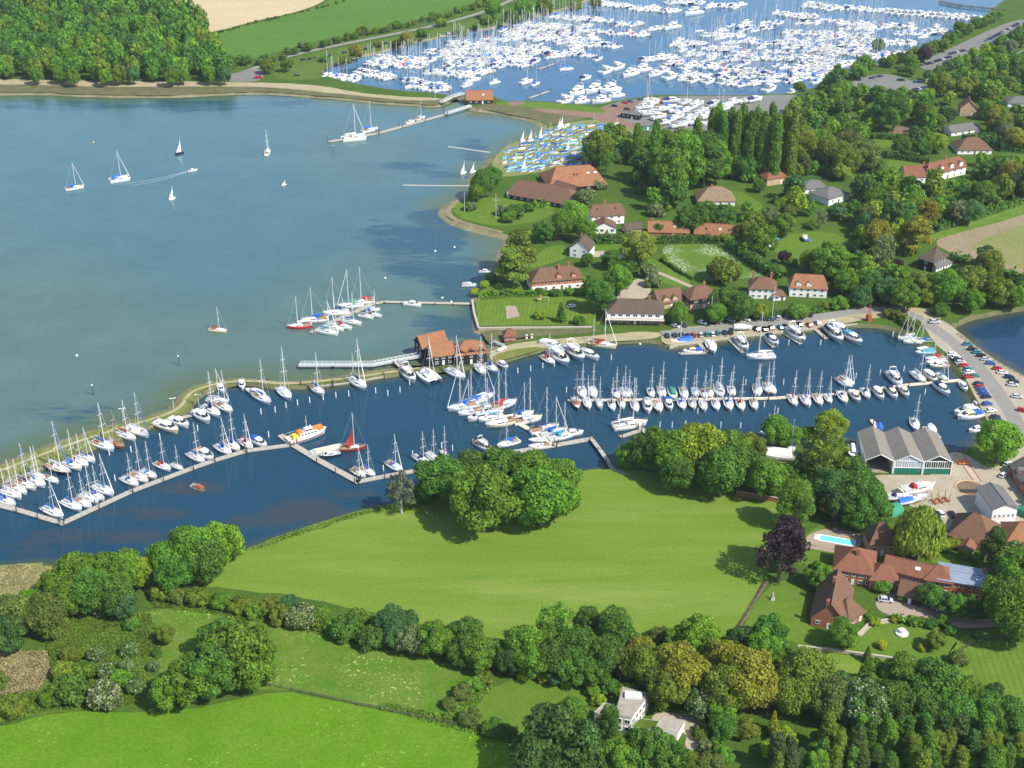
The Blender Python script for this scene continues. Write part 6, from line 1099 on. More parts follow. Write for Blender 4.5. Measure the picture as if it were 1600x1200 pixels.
stuff_build('far_hedge', 'far_hedgerow', [('leaf_deep', 3), ('leaf_mid', 2), ('leaf_olive', 1)], 'far hedgerow of bushes between pasture and marina road')
WOOD = [(-90, -30), (215, -30), (238, 4), (262, 20), (300, 50), (330, 76), (352, 100), (352, 126), (300, 129), (200, 130), (100, 129), (0, 128), (-90, 128)]
edge = 0
for row in range(17):
    y = 127 - row * 9.0
    for cxx in range(24):
        x = -85 + cxx * (19.5 - row * .15) + g.normal() * 4 + (row % 2) * 9; yy = y + g.normal() * 2.5
        if not inpoly(np.array([x]), np.array([yy]), WOOD)[0]: continue
        r = 10.5 + g.random() * 5.5; q = P(x, yy)
        if row == 0 and 0 <= x: tree('dome', x, yy - 9, r * .78, [M_, M_, OL, B_, 'leaf_blue', D_][int(g.random() * 6)], 'at the wood edge over the beach', 'trees at the wood edge', hs=1.35); yy -= 3
        k = ('round', 'dome', 'round')[int(g.random() * 3)]; rr = r / scale_at(q); stuff_add('wood', k, SEEDS[k][int(g.random() * 3)], q, rr, rr * (1.25 if k == 'round' else 1.6) * (1 + .02 * row), g.random() * 6.28)
stuff_build('wood', 'woodland', [('leaf_mid', 4), ('leaf_olive', 1.6), ('leaf_deep', 4), ('leaf_dark', 1), ('leaf_bright', .6)], 'dense broadleaf wood behind the far beach')
# rough growth
tufts('undergrowth', [(60, 975), (150, 955), (235, 960), (255, 1000), (245, 1050), (220, 1098), (150, 1112), (80, 1110), (-20, 1140), (-20, 1090), (80, 1080), (80, 1030)], 16000, 1.1, .28, 'rough_green', 'bramble and nettle undergrowth of the thicket')
tufts('reeds', [(-10, 1022), (20, 1018), (74, 1020), (78, 1050), (60, 1078), (20, 1085), (-10, 1090)], 6500, 1.2, .24, 'reed', 'dry tan reeds', seed=2)
tufts('marsh_grass', [(-10, 890), (30, 882), (88, 888), (66, 912), (50, 935), (-10, 955)], 5000, .5, .22, 'reed', 'tan saltmarsh grass', seed=3)
tufts('hedge_bottom_growth', [(235, 925), (300, 932), (450, 955), (560, 985), (700, 1010), (800, 1035), (790, 1055), (690, 1035), (560, 1010), (450, 980), (330, 960), (240, 950)], 7000, 1.0, .38, 'rough_green', 'rough growth under the field hedgerow', seed=4)
tufts('fence_growth', [(600, 1098), (700, 1118), (760, 1060), (775, 1070), (720, 1130), (800, 1155), (790, 1160), (690, 1135), (590, 1106)], 2600, .8, .34, 'rough_green', 'rough growth along the field fence', seed=6)
tufts('shore_reeds', [(380, 862), (420, 845), (480, 825), (560, 800), (622, 787), (620, 792), (560, 806), (480, 832), (420, 853)], 1800, .9, .34, 'rough_green', 'green reeds along the meadow shore', seed=7)
# ------------------------------------------------------------------ pontoons and jetties
def walkway(name, pts, wd, look, place, cat='pontoon', top=.55, mt='planking', piles=9.0, pile_h=2.6, rail=False, deck_t=.35, closed_piles=True, white=False, rail_both=True, plank=True):
    W = [P(*q, top) for q in pts]; c = sum(W, Vector()) / len(W); e = empty(name, (c.x, c.y, 0)); tag(e, look, place, cat)
    b = MB(); pl = MB(); rl = MB(); nst = 0; seam = MB()
    for i in range(len(W) - 1):
        a, d = W[i] - c, W[i + 1] - c; a.z = d.z = 0; u = (d - a); L = u.length; u = u / L; nr = Vector((-u.y, u.x, 0)); ang = math.atan2(u.y, u.x); m = (a + d) / 2
        b.box((m.x, m.y, top - deck_t / 2 + .004 * (i % 2)), (L + wd * .5, wd, deck_t), rz=ang)
        n = max(1, int(L / piles))
        for j in range(n + 1):
            for s in ((-1, 1) if not white else (-1, 1)):
                q = a + u * (L * j / n) + nr * s * (wd / 2 + .16); pl.cyl((q.x, q.y, -.8), (q.x, q.y, pile_h), .17, .17, 6); nst += 1
        for j in range(int(L / 2.4)):
            q = a + u * (1.2 + j * 2.4); seam.box((q.x, q.y, top + .012), (.14, wd * .98, .02), rz=ang)
        if rail:
            for s in ((-1, 1) if rail_both else (1,)):
                y = s * (wd / 2 - .08)
                for j in range(int(L / 1.8) + 1): q = a + u * min(L, j * 1.8) + nr * y; rl.box((q.x, q.y, top + .55), (.1, .1, 1.1), rz=ang)
                q = m + nr * y
                for zz in (.55, 1.08): rl.box((q.x, q.y, top + zz), (L, .09, .11), rz=ang)
    O('deck', b.mesh('deck', [MATS[mt]]), e)
    if plank: O('plank', seam.mesh('plank', [MATS['pale_planking' if mt == 'planking' else 'planking']]), e, kind='stuff')
    O('pile', pl.mesh('pile', [MATS['white_paint' if white else 'pile_dark']]), e, kind='stuff')
    if rail: O('railing', rl.mesh('railing', [MATS['white_paint']]), e)
    return e
walkway('pontoon', [(-30, 782), (30, 797), (97, 817)], 2.2, 'grey timber pontoon closing the pool berths', 'at the seaward end')
walkway('pontoon', [(97, 817), (205, 767), (300, 731), (334, 719), (384, 704), (459, 694)], 2.2, 'long bent grey pontoon', 'along the middle of the pool')
walkway('pontoon', [(439, 680), (459, 695), (500, 720), (559, 752)], 2.6, 'grey pontoon arm', 'between the lifeboat and the twin yachts')
walkway('pontoon', [(559, 752), (600, 744), (660, 733), (700, 726)], 2.2, 'grey pontoon', 'ending behind the island wood')
walkway('pontoon', [(735, 628), (800, 656), (832, 673), (868, 695)], 2.2, 'pale timber finger pontoon', 'between the two rafts of yachts', mt='pale_planking')
walkway('pontoon', [(800, 706), (868, 695), (925, 685)], 2.4, 'grey cross pontoon', 'beside the island wood')
walkway('gangway', [(925, 686), (938, 703), (951, 722)], 1.6, 'sloping gangway', 'from pontoon to meadow', cat='gangway', top=1.2, piles=30)
walkway('pontoon', [(889, 625), (1036, 624), (1200, 622), (1302, 616), (1418, 601), (1505, 593)], 1.8, 'very long timber pontoon', 'across the middle of the pool', mt='pale_planking', piles=11)
walkway('walkway', [(4, 753), (82, 722), (160, 684), (245, 662), (300, 648)], 1.8, 'timber walkway', 'along the embankment foot', cat='walkway', top=.7)
walkway('walkway', [(470, 602), (520, 601), (600, 588)], 1.4, 'narrow grey staging', 'along the curving embankment', cat='walkway', top=.8)
walkway('jetty', [(469, 570), (520, 570), (581, 570), (655, 556)], 2.6, 'white railed jetty on piles', 'reaching from the boathouses into the harbour', cat='jetty', top=1.7, mt='canvas_grey', rail=True, piles=5, pile_h=1.6)
walkway('footbridge', [(619, 566), (632, 578)], 1.8, 'short railed footbridge', 'from the white jetty to the embankment', cat='bridge', top=1.6, rail=True, piles=20)
walkway('pontoon', [(487, 519), (520, 502), (550, 489), (583, 474)], 2.6, 'timber pontoon lined with yachts', 'out in the harbour')
walkway('walkway', [(583, 474), (600, 471), (680, 473), (737, 474)], 1.6, 'stony causeway walk', 'from the harbour pontoon to the garden wall', cat='walkway', top=.7, mt='stone', piles=7, pile_h=1.0)
walkway('jetty', [(514, 221), (590, 208), (662, 188), (697, 178)], 3.0, 'floating waiting jetty', 'outside the marina lock', cat='jetty', piles=14, pile_h=3.0)
walkway('gangway', [(697, 178), (736, 166)], 2.2, 'white railed gangway', 'from the waiting jetty to the lock', cat='gangway', top=1.4, rail=True, piles=30, mt='canvas_grey')
walkway('slipway', [(701, 229), (730, 233), (765, 238)], 1.6, 'thin pale hard', 'running into the harbour from the dinghy park', cat='slipway', top=.12, mt='stone', piles=500, pile_h=0, plank=False)
walkway('slipway', [(630, 289), (690, 290), (735, 290)], 1.4, 'long thin pale hard', 'running into the harbour below the dinghy park', cat='slipway', top=.12, mt='stone', piles=500, pile_h=0, plank=False)
walkway('lock_gate', [(690, 160), (706, 152), (724, 146)], 3.0, 'timber lock footbridge with railings', 'across the marina lock', cat='lock bridge', top=2.0, rail=True, mt='planking', piles=20)
for q, pl in ((((1062, 552), (1103, 551)), 'below the quay cars'), (((1088, 531), (1103, 548)), 'at the western quay'), (((1138, 528), (1160, 550)), 'at the middle quay'), (((1190, 522), (1208, 541)), 'beside the white yacht berth'), (((1222, 518), (1250, 536)), 'beside the tall motor yacht'), (((1272, 512), (1290, 528)), 'beside the big cruisers'), (((970, 682), (1000, 672)), 'at the tree point'), (((1001, 668), (1012, 678)), 'under the trees')):
    walkway('landing_stage', q, 1.8, 'short grey landing stage', pl, cat='landing stage')
walkway('landing_stage', [(1362, 656), (1368, 664), (1374, 675)], 1.6, 'narrow pale stage', 'behind the boat sheds', cat='landing stage', mt='pale_planking')
walkway('landing_stage', [(1448, 668), (1462, 682)], 4.0, 'broad planked stage', 'behind the eastern shed', cat='landing stage')
# mooring posts in the pool
PO = [(465, 632), (484, 628), (505, 624), (525, 620), (545, 618), (587, 613), (625, 612), (606, 617), (408, 646), (430, 643), (447, 636), (309, 672), (420, 682), (809, 582), (829, 579), (848, 574), (866, 572), (955, 561), (966, 655), (1031, 667), (1050, 667), (1071, 665), (1107, 668), (1126, 667), (1157, 668), (1165, 600), (1224, 600), (1232, 538), (1282, 538), (1337, 590), (1375, 585), (1412, 579), (1445, 615), (1425, 660), (1395, 525), (1404, 530), (250, 685), (268, 668), (205, 705), (171, 710), (180, 750), (690, 699), (707, 703), (739, 694), (645, 712), (599, 735), (885, 612), (1242, 598), (1180, 620), (1194, 635), (1215, 645), (1090, 645), (640, 600)]
b = MB().cyl((0, 0, -1), (0, 0, 2.3), .2, .18, 7); b.cyl((0, 0, 2.3), (0, 0, 2.6), .2, .03, 7); pm = b.mesh('mooring_post', [MATS['white_paint']])
for x, y in PO: q = P(x, y, .3); tag(O('mooring_post', pm, loc=(q.x, q.y, 0), rz=x), 'white topped mooring post', 'standing in the yacht pool', 'post', 'mooring posts in the pool')
b = MB().cyl((0, 0, -1), (0, 0, 4.2), .2, .16, 7, 0); b.box((0, 0, 4.4), (.5, .5, .5), 1); pm2 = b.mesh('channel_marker', [MATS['pile_dark'], MATS['white_paint']])
for x, y in ((146, 616), (280, 570), (521, 238)): q = P(x, y, .3); tag(O('channel_marker', pm2, loc=(q.x, q.y, 0)), 'thin channel marker post', 'in the open harbour water', 'marker post', 'channel markers')
bu_ = MB(); bu_.dome((0, 0, -.05), (.55, .55, .6)); bu_.cyl((0, 0, .5), (0, 0, .75), .12, .1, 6); bum = bu_.mesh('mooring_buoy', [MATS['canvas_white']])
for x, y, m in ((710, 386, None), (680, 392, None), (602, 434, None), (691, 465, None), (705, 471, None), (146, 222, 'yellow'), (120, 555, None), (1000, 537, None)): q = P(x, y, .2); tag(O('mooring_buoy', bum, loc=(q.x, q.y, 0), mats=[MATS[m]] if m else None), ('yellow' if m else 'small white') + ' mooring buoy', 'afloat on open water', 'buoy', 'mooring buoys')
# ------------------------------------------------------------------ the pool boats
def cropA(x, y): return x / 4, 550 + y / 4
def cropB(x, y): return 300 + x / 5.333, 550 + y / 5.333
def cropC(x, y): return 600 + x / 5.333, 450 + y / 5.333
def crop5(x, y): return 850 + x / 4.571, 450 + y / 4.571
def crop6(x, y): return 1180 + x / 5.333, 460 + y / 5.333
def crop7(x, y): return 1350 + x / 4.8, 450 + y / 4.8
def cropH(x, y): return 400 + x / 4, 300 + y / 4
pl = 'along the embankment walkway'
for x, y, h, c, L in ((40, 935, 'white', 'blue', 10), (75, 890, 'white', 'white', 10.5), (112, 862, 'white', 'none', 10), (165, 832, 'white', 'navy', 11), (222, 815, 'white', 'grey', 11), (236, 775, 'white', 'none', 8.5), (322, 797, 'white', 'none', 8), (372, 738, 'navy', 'white', 13), (455, 712, 'white', 'blue', 10), (500, 692, 'white', 'white', 9.5), (545, 667, 'white', 'blue', 9), (648, 588, 'white', 'blue', 12), (722, 578, 'wood', 'none', 10), (790, 527, 'white', 'red', 11)):
    yacht(*cropA(x, y), 12, 5, L, pl, h, c, classic=h == 'wood')
yacht(*cropA(868, 502), 12, 5, 11.5, pl, tent='white', cover='white')
motor(*cropA(1045, 472), 12, 5, 13, pl, 'cream', fly=False, note='cream classic motor yacht'); motor(*cropA(1122, 444), 12, 5, 11, pl, fly=False)
pl = 'inside the long bent pontoon'
for x, y, h, c, L in ((335, 1005, 'white', 'blue', 11), (452, 962, 'white', 'blue', 10.5), (520, 947, 'white', 'none', 9.5), (562, 917, 'white', 'white', 10), (604, 902, 'white', 'blue', 9), (652, 867, 'white', 'teal', 11), (815, 812, 'white', 'none', 9.5), (872, 788, 'white', 'white', 10), (932, 766, 'cream', 'none', 9), (1020, 717, 'white', 'red', 9), (1108, 718, 'lightblue', 'none', 7)):
    yacht(*cropA(x, y), 12, 6, L, pl, h, c, furl=x in (335, 652))
for x, y, h, c, L in ((110, 860, None, 'none', 11),): motor(*cropB(x, y), 8, 5, 11, pl, fly=False)
yacht(*cropB(40, 885), 9, 5, 10, pl, 'white', 'blue')
yacht(*cropB(265, 818), 10, 6, 10, pl); yacht(*cropB(340, 785), 9, 7, 10.5, pl, 'white', 'blue', hood=True); yacht(*cropB(455, 772), 8, 7, 9.5, pl, 'white', 'red'); motor(*cropB(560, 758), 10, 6, 10, pl, cover='blue')
pl = 'moored at the curve of the embankment'
motor(*cropB(85, 545), 12, 9, 12, pl, 'white', fly=False, note='white launch with orange varnished cabin'); yacht(*cropB(165, 498), 12, 8, 12.5, pl, 'white', 'navy', hood=True); yacht(*cropB(272, 468), 12, 7, 11, pl, 'white', 'white')
yacht(*cropB(215, 405), 12, 1, 9.5, pl, 'white', 'grey'); motor(*cropB(238, 300), 4, 8, 7.5, pl, fly=False); motor(*cropB(415, 272), 1, 8, 8, pl, fly=False); motor(*cropB(520, 340), -10, -3, 9, pl, cover='white'); yacht(*cropB(590, 392), 10, 6, 11.5, pl, 'white', 'blue', hood=False)
yacht(*cropB(775, 352), 8, 8, 11.5, pl, 'white', 'none', mast=1.25); yacht(*cropB(1045, 322), 10, 7, 11, pl, 'white', 'blue', classic=True, note='white yacht with orange varnished deck'); yacht(*cropB(1388, 268), 9, 7, 12.5, pl, 'white', 'navy', ketch=True, furl=True, mast=1.2)
yacht(*cropB(1390, 1012), 9, 6, 8.5, 'at the pontoon arm corner', 'white', 'grey', furl=True); yacht(*cropB(1468, 1000), 8, 5, 8.5, 'at the pontoon arm corner', 'white', 'blue')
motor(*cropB(1152, 858), -10, 2, 7.5, 'beside the pontoon arm', 'navy', fly=False)
# embankment by the boathouses
pl = 'berthed below the boathouses'
motor(*cropC(205, 730), 8, 9, 13.5, pl, fly=True, cover='none', stripe=False); catamaran(*cropC(375, 745), 9, 8, 13, pl, 'grey', 'white'); yacht(*cropC(600, 722), 9, 5, 12, pl, 'white', 'none', hood=True); yacht(*cropC(805, 685), 6, 8, 11, pl, 'white', 'white'); yacht(*cropC(892, 668), 8, 6, 10.5, pl, 'lightblue', 'blue'); motor(*cropC(988, 642), 7, 5, 8.5, pl, fly=False)
pl = 'berthed at the spit end'
yacht(*crop5(32, 517), 9, 6, 9.5, pl, 'white', 'red'); motor(*crop5(112, 502), 10, 8, 15.5, pl, cover='white', fly=True); motor(*crop5(222, 472), 10, 8, 15.5, pl, fly=True); motor(*crop5(325, 482), 10, 4, 11, pl, fly=False, cover='grey'); motor(*crop5(60, 415), 10, 2, 12, pl, fly=False, cover='white')
yacht(*crop5(420, 412), 10, 1, 12.5, pl, 'cream', 'tan', classic=True, ketch=True, note='classic cream gaff yawl with varnished spars')
# rafts either side of the finger pontoon
pl = 'rafted seaward of the finger pontoon'
yacht(*cropC(652, 995), -10, 2, 12.5, pl, 'white', 'blue', furl=True, mast=1.1); yacht(*cropC(742, 948), -10, 2, 11, pl, 'white', 'blue'); yacht(*cropC(835, 912), 10, -3, 10, pl, 'white', 'white'); yacht(*cropC(722, 1036), -10, 2, 10.5, pl, 'white', 'none'); motor(*cropC(800, 1080), -10, 2, 10.5, pl, fly=False); yacht(*cropC(890, 1088), -10, 2, 10.5, pl, 'white', 'teal', tent=None); yacht(*cropC(975, 1130), -10, 2, 13, pl, 'cream', 'white', mast=1.25); yacht(*cropC(1000, 978), 10, -3, 12, pl, 'white', 'red', mast=1.2); yacht(*cropC(850, 1000), 10, -2, 9.5, pl, 'navy', 'grey'); yacht(*cropC(905, 1048), 10, -2, 9.5, pl, 'cream', 'none')
pl = 'landward of the finger pontoon'
for x, y, c, L in ((817, 648, 'blue', 9.5), (825, 657, 'white', 12), (851, 671, 'navy', 12), (866, 676, 'blue', 11), (879, 682, 'teal', 11.5)): yacht(x, y, 10, -2, L, pl, 'white', c)
motor(895, 677, 10, -1, 8.5, pl, fly=False)
yacht(841, 687, -10, 1, 7.5, pl, 'white', 'none', mast=0); yacht(843, 697, -10, 1, 8.5, pl, 'white', 'grey', mast=0)
pl = 'moored beyond the island wood'
yacht(617, 730, 9, 6, 9.5, pl, 'white', 'none'); yacht(660, 720, 9, 6, 10, pl, 'white', 'navy'); yacht(677, 716, 8, 7, 9, pl, 'white', 'none'); yacht(695, 713, 4, 8, 8.5, pl, 'red', 'tan', classic=True); motor(757, 699, 8, 5, 10, pl, fly=True); yacht(794, 693, -10, 3, 9.5, pl, 'white', 'blue')
# long middle pontoon
pl = 'beyond the long middle pontoon'; U = [(272, 750, 'white', 'blue'), (350, 752, 'white', 'none'), (515, 757, 'white', 'blue'), (575, 752, 'white', 'navy'), (605, 757, 'cream', 'none'), (765, 752, 'white', 'blue'), (842, 752, 'white', 'none'), (1000, 757, 'white', 'green'), (1082, 752, 'white', 'none'), (1145, 760, 'white', 'navy'), (1185, 752, 'white', 'green'), (1340, 742, 'white', 'navy'), (1520, 737, 'white', 'blue'), (1592, 718, 'white', 'red')]
for x, y, h, c in U: yacht(*crop5(x, y), 2.5, 8, random.Random(x).uniform(8.2, 10), pl, h, c)
yacht(*crop5(920, 762), 3, 8, 9.5, pl, 'green', 'green', tent='green', mast=0); yacht(*crop5(1252, 740), 3, 8, 11, pl, 'white', 'grey', tent='grey')
pl = 'before the long middle pontoon'; Lw = [(230, 828, 'wood', 'none'), (310, 828, 'white', 'none'), (395, 832, 'lightblue', 'none'), (485, 842, 'white', 'navy'), (555, 828, 'cream', 'tan'), (650, 850, 'white', 'white'), (815, 848, 'cream', 'none'), (985, 832, 'white', 'blue'), (1060, 832, 'grey', 'grey'), (1137, 842, 'white', 'none'), (1228, 838, 'white', 'white'), (1318, 834, 'white', 'blue'), (1405, 838, 'white', 'red'), (1500, 834, 'white', 'navy')]
for x, y, h, c in Lw: yacht(*crop5(x, y), 2.5, 8, random.Random(x).uniform(8.4, 10.5), pl, h, c, classic=h in ('wood', 'lightblue'))
motor(*crop5(740, 848), 1, 8, 10.5, pl, 'white', cover='grey', fly=False); motor(*crop5(890, 834), 3, 7, 9.5, pl, cover='blue', fly=False)
for x, y, h, c, L in ((315, 888, 'white', 'red', 9.5), (422, 892, 'white', 'blue', 10), (525, 882, 'white', 'none', 9.5), (610, 872, 'white', 'blue', 7.5), (730, 862, 'white', 'none', 10), (922, 828, 'white', 'navy', 9)): yacht(*crop6(x, y), 4, 7, L, pl, h, c)
for x, y, c in ((832, 852, 'none'), (1030, 832, 'white'), (1142, 824, 'navy'), (1240, 812, 'none')): motor(*crop6(x, y), 5, 7, 9.5, pl, cover=c, fly=False)
motor(*crop6(1560, 795), 6, 5, 10.5, pl, cover='navy', fly=False); motor(*crop7(745, 738), 4, 6, 8, pl, fly=False)
pl = 'beyond the long middle pontoon'
yacht(*crop6(130, 792), 6, 8, 10, pl, 'white', 'none'); yacht(*crop6(25, 795), 3, 8, 9, pl, 'white', 'blue'); yacht(*crop6(745, 742), 7, 5, 10, pl, 'lightblue', 'white'); yacht(*crop6(770, 725), 7, 5, 9, pl, 'white', 'none'); motor(*crop6(1165, 710), 6, 7, 12.5, pl, fly=True, cover='none'); yacht(*crop6(1365, 695), 7, 6, 10.5, pl, 'white', 'white'); motor(*crop6(1465, 692), 7, 6, 10, pl, 'cream', cover='white', fly=False); yacht(*crop6(1560, 692), 7, 5, 8, pl, 'white', 'none')
# quayside
pl = 'moored at the pool quay'
yacht(*crop5(985, 382), -10, 1, 10.5, pl, 'white', 'blue', tent='blue', mast=.6); motor(*crop5(1060, 452), -10, .5, 8.5, pl, 'white', cover='blue', fly=False); yacht(*crop5(1195, 422), 4, 8, 12, pl, 'white', 'white', mast=0); motor(*crop5(1415, 402), 6, 8, 12.5, pl, fly=True); yacht(*crop5(1545, 492), -10, .5, 12.5, pl, 'white', 'white', mast=1.1, furl=False)
motor(*crop6(145, 388), 7, 7, 10.5, pl, cover='navy', fly=False); motor(*crop6(340, 345), 10, 8, 15, pl, fly=True); motor(*crop6(662, 342), 9, 9, 15.5, pl, fly=True, cover='navy'); motor(*crop6(715, 300), 9, 8, 12, pl, fly=False); motor(*crop6(815, 372), 10, 6, 12, pl, 'white', cover='teal', fly=False)
yacht(985, 665, 10, -1.5, 14, 'at the tree point landing', 'white', 'lightblue' if False else 'white', ketch=True, note='large white ketch with bare spars')
pl = 'moored along the causeway bank'
for x, y, c in ((1265, 365, 'white'), (1312, 392, 'none'), (1395, 397, 'blue'), (1495, 535, 'red')): yacht(*crop6(x, y), -10, 1, 9, pl, 'white', c)
yacht(*crop6(1415, 452), -10, 1, 8, pl, 'white', 'blue', mast=0); yacht(*crop6(1415, 482), -10, 1, 9, pl, 'lightblue', 'blue', tent='teal', mast=0); yacht(*crop6(1508, 567), -10, 1, 9.5, pl, 'white', 'white', mast=0); motor(*crop6(1530, 592), -10, 1, 8.5, pl, 'cream', fly=False)
motor(*crop7(770, 932), -10, 1, 11, pl, fly=True); motor(*crop7(790, 962), -10, 1.5, 11, pl, cover='blue', fly=False); motor(*crop7(850, 1062), -10, 2, 8, pl, cover='navy', fly=False)
yacht(*crop6(1330, 1088), 3, 9, 9.5, 'behind the boat sheds', 'white', 'grey', furl=False); dinghy(*crop6(1040, 1112), 2, 8, 'behind the boat sheds', cover='blue', L=6, z=.0, group='boats behind the sheds'); dinghy(*crop6(1478, 1130), 3, 6, 'behind the boat sheds', cover='white', L=7, z=.0, group='boats behind the sheds')
yacht(*crop7(745, 650), -8, 1, 7, 'moored along the causeway bank', 'white', 'none', mast=0) if False else None
# afloat in the harbour
yacht(117, 294, 10, -1.5, 10.5, 'anchored in the open harbour', 'white', 'blue', furl=True, mast=1.1); catamaran(187, 280, 10, -1.5, 11.5, 'anchored in the open harbour'); yacht(418, 238, 3, -8, 10, 'anchored in the open harbour', 'white', 'white', furl=True); yacht(341, 516, 10, 1, 8.5, 'anchored in the open harbour', 'cream', 'tan')
motor(301, 266, 10, -1.5, 6, 'speeding across the harbour', fly=False, note='small white motorboat trailing a wake')
def sailing(x, y, L, look, sail, hull='white', h=1.0):
    p = P(x, y, .4); p.z = -.1; e = empty('sailing_dinghy', p, heading(x, y, 8, -2), (L / 4.4, L / 4.4, L / 4.4 * h)); tag(e, look, 'under way in the harbour', 'dinghy', 'dinghies under sail')
    O('hull', BM['d_hull'], e, mats=[MATS[HULLC[hull]]]); O('mast', BM['d_mast'], e); O('mainsail', BM['d_sail'], e, mats=[MATS[sail]]); return e
sailing(281, 240, 5.8, 'dark hulled dinghy with tall white sail', 'sailcloth', 'navy', 1.15); sailing(269, 310, 4.2, 'small white dinghy with thin white sail', 'sailcloth', 'white', 1.3); sailing(444, 288, 3.6, 'tiny tubby dinghy with cream sail', 'canvas_white', 'cream', .6); sailing(724, 270, 4.5, 'white dinghy drifting off the dinghy park', 'sailcloth', 'white', 1.2); sailing(739, 268, 4.5, 'white dinghy beached by the dinghy park', 'sailcloth', 'white', 1.0)
pl = 'at the marina waiting jetty'
catamaran(553, 216, 10, -1, 15, pl, cover='none'); yacht(578, 204, 10, -2, 12, pl, 'white', 'blue', mast=1.1); motor(641, 191, 10, -3, 8, pl, fly=False); yacht(657, 185, 10, -3, 9, pl, 'white', 'grey', furl=True)
pl = 'on the harbour pontoon'
for x, y, h, c, L in ((272, 840, 'scarlet', 'white', 11), (365, 802, 'white', 'blue', 12), (500, 757, 'white', 'navy', 12), (590, 712, 'white', 'green', 12), (668, 688, 'white', 'red', 11)): yacht(*cropH(x, y), -10, 1, L, pl, h, c)
for x, y, h, c, L in ((450, 877, 'white', 'teal', 11), (492, 852, 'white', 'white', 10), (542, 842, 'white', 'red', 10), (602, 815, 'white', 'blue', 10), (688, 778, 'white', 'grey', 8), (738, 768, 'white', 'navy', 8.5)): yacht(*cropH(x, y), 10, 2, L, pl, h, c)
motor(*cropH(730, 735), 10, -1, 6.5, pl, cover='blue', fly=False); motor(*cropH(980, 702), 10, 1, 8.5, 'alongside the stony causeway walk', fly=False); motor(758, 424, 10, 0, 6.5, 'on the shore below the brick house', fly=False); motor(733, 445, 10, 0, 7, 'on the shore below the brick house', fly=False, cover='grey')
# former lifeboat, barge, red-sailed smack, wreck
def lifeboat():
    p = P(480, 681, .8); p.z = 0; e = empty('lifeboat', p, heading(480, 681, 10, -3)); tag(e, 'large white former lifeboat with orange deckhouses', 'at the junction of the pool pontoons', 'motor vessel'); s = 1.6
    O('hull', BM['m_hull'], e, sc=(s, s * .95, 1.35)); O('deck', BM['m_deck'], e, sc=(s, s * .95, 1.35), mats=[MATS['cream']]); O('hull_stripe', BM['m_stripe'], e, sc=(s, s * .95, 1.35), mats=[MATS['dark_red']])
    c = O('deckhouse', MB().box((.3, 0, 2.4), (7.6, 3.2, 1.4), top=.94).box((.6, 0, 3.6), (3.2, 2.4, 1.2), top=.9).mesh('deckhouse', [MATS['white_paint']]), e)
    for i in range(5): O('window', MB().box((-2.4 + i * 1.3, -1.6, 2.6), (.85, .1, .55)).mesh('window', [MATS['dark_glass']]), c)
    O('window', MB().box((.6, -1.2, 3.8), (2.8, .12, .5)).mesh('window', [MATS['dark_glass']]), c)
    O('orange_canopy', MB().box((-4.6, 0, 2.6), (2.6, 2.6, 1.5), top=.8).mesh('orange_canopy', [MATS['yellow']]), e, name_note='') if False else O('canopy', MB().box((-4.9, 0, 2.3), (2.6, 2.6, 1.3), top=.8).mesh('canopy', [MATS['yellow']]), e, label='yellow canopy')
    O('canopy', MB().box((-2.9, 0, 3.5), (2.2, 2.4, 1.0), top=.85).mesh('canopy', [MATS['orange']]), e, label='orange canopy'); O('canopy', MB().box((4.2, 0, 3.2), (4.4, 2.4, 1.0), top=.9).mesh('canopy', [MATS['orange']]), e, label='orange canopy')
    b = MB(); b.cyl((0, 0, 3), (0, 0, 9.5), .14, .09, 6); b.box((0, 0, 7), (.1, 2, .1)); b.dome((1.4, 0, 4.4), (.55, .55, .7)); O('mast', b.mesh('mast', [MATS['spar']]), e)
    for sd in (-1, 1):
        b = MB()
        for i in range(7): b.cyl((-7.4 + i * 1.6, sd * 2.5, 1.8), (-7.4 + i * 1.6, sd * 2.5, 2.9), .04, n=4)
        b.box((-2.6, sd * 2.5, 2.9), (9.8, .06, .06)); O('guard_rail', b.mesh('guard_rail', [MATS['spar']]), e)
lifeboat()
p = P(513, 702, .5); p.z = 0; e = empty('barge', p, heading(513, 702, 10, -2.2)); tag(e, 'long flat grey-white barge', 'inside the pontoon arm', 'barge')
b = MB(); b.loft([[(x, -w_, -.3), (x, -w_, z), (x, w_, z), (x, w_, -.3)] for x, w_, z in ((-7, 1.4, .8), (-6, 1.9, .7), (5.5, 1.9, .8), (7.2, .5, 1.1))], cap=True); O('hull', b.mesh('hull', [MATS['canvas_grey']]), e); b = MB(); b.box((-.5, 0, .9), (9, 2.6, .25)); b.box((-.5, 1.4, .95), (10, .2, .35)); b.box((-.5, -1.4, .95), (10, .2, .35)); O('hatch', b.mesh('hatch', [MATS['pale_planking']]), e)
e = yacht(551, 701, 10, -1, 10, 'inside the pontoon arm', 'red', 'tan', classic=True, note='dark red smack with hoisted tan sail', furl=False); O('mainsail', BM['d_sail'], e, loc=(-.3, 0, .8), sc=(1.35, 1.6, 1.75), mats=[MATS['tan_sail']])
p = P(311, 762, .3); p.z = -.35; e = empty('derelict_boat', p, heading(311, 762, 9, 4)); e.rotation_euler = (R(9), R(-3), e.rotation_euler.z); tag(e, 'derelict wooden boat under red-brown tarpaulin', 'sunk in the shallow pool', 'boat'); O('hull', BM['d_hull'], e, sc=1.6, mats=[MATS['planking']]); b = MB(); b.box((0, 0, 1.5), (3.2, 1.8, .7), top=.5, rz=.2); b.box((1.6, .3, 1.3), (1.4, 1.0, .9), top=.4, rz=.9); O('tarpaulin', b.mesh('tarpaulin', [MATS['canvas_red']]), e, mats=[mat('rust', (.30, .09, .04), .9, .3, 2)])
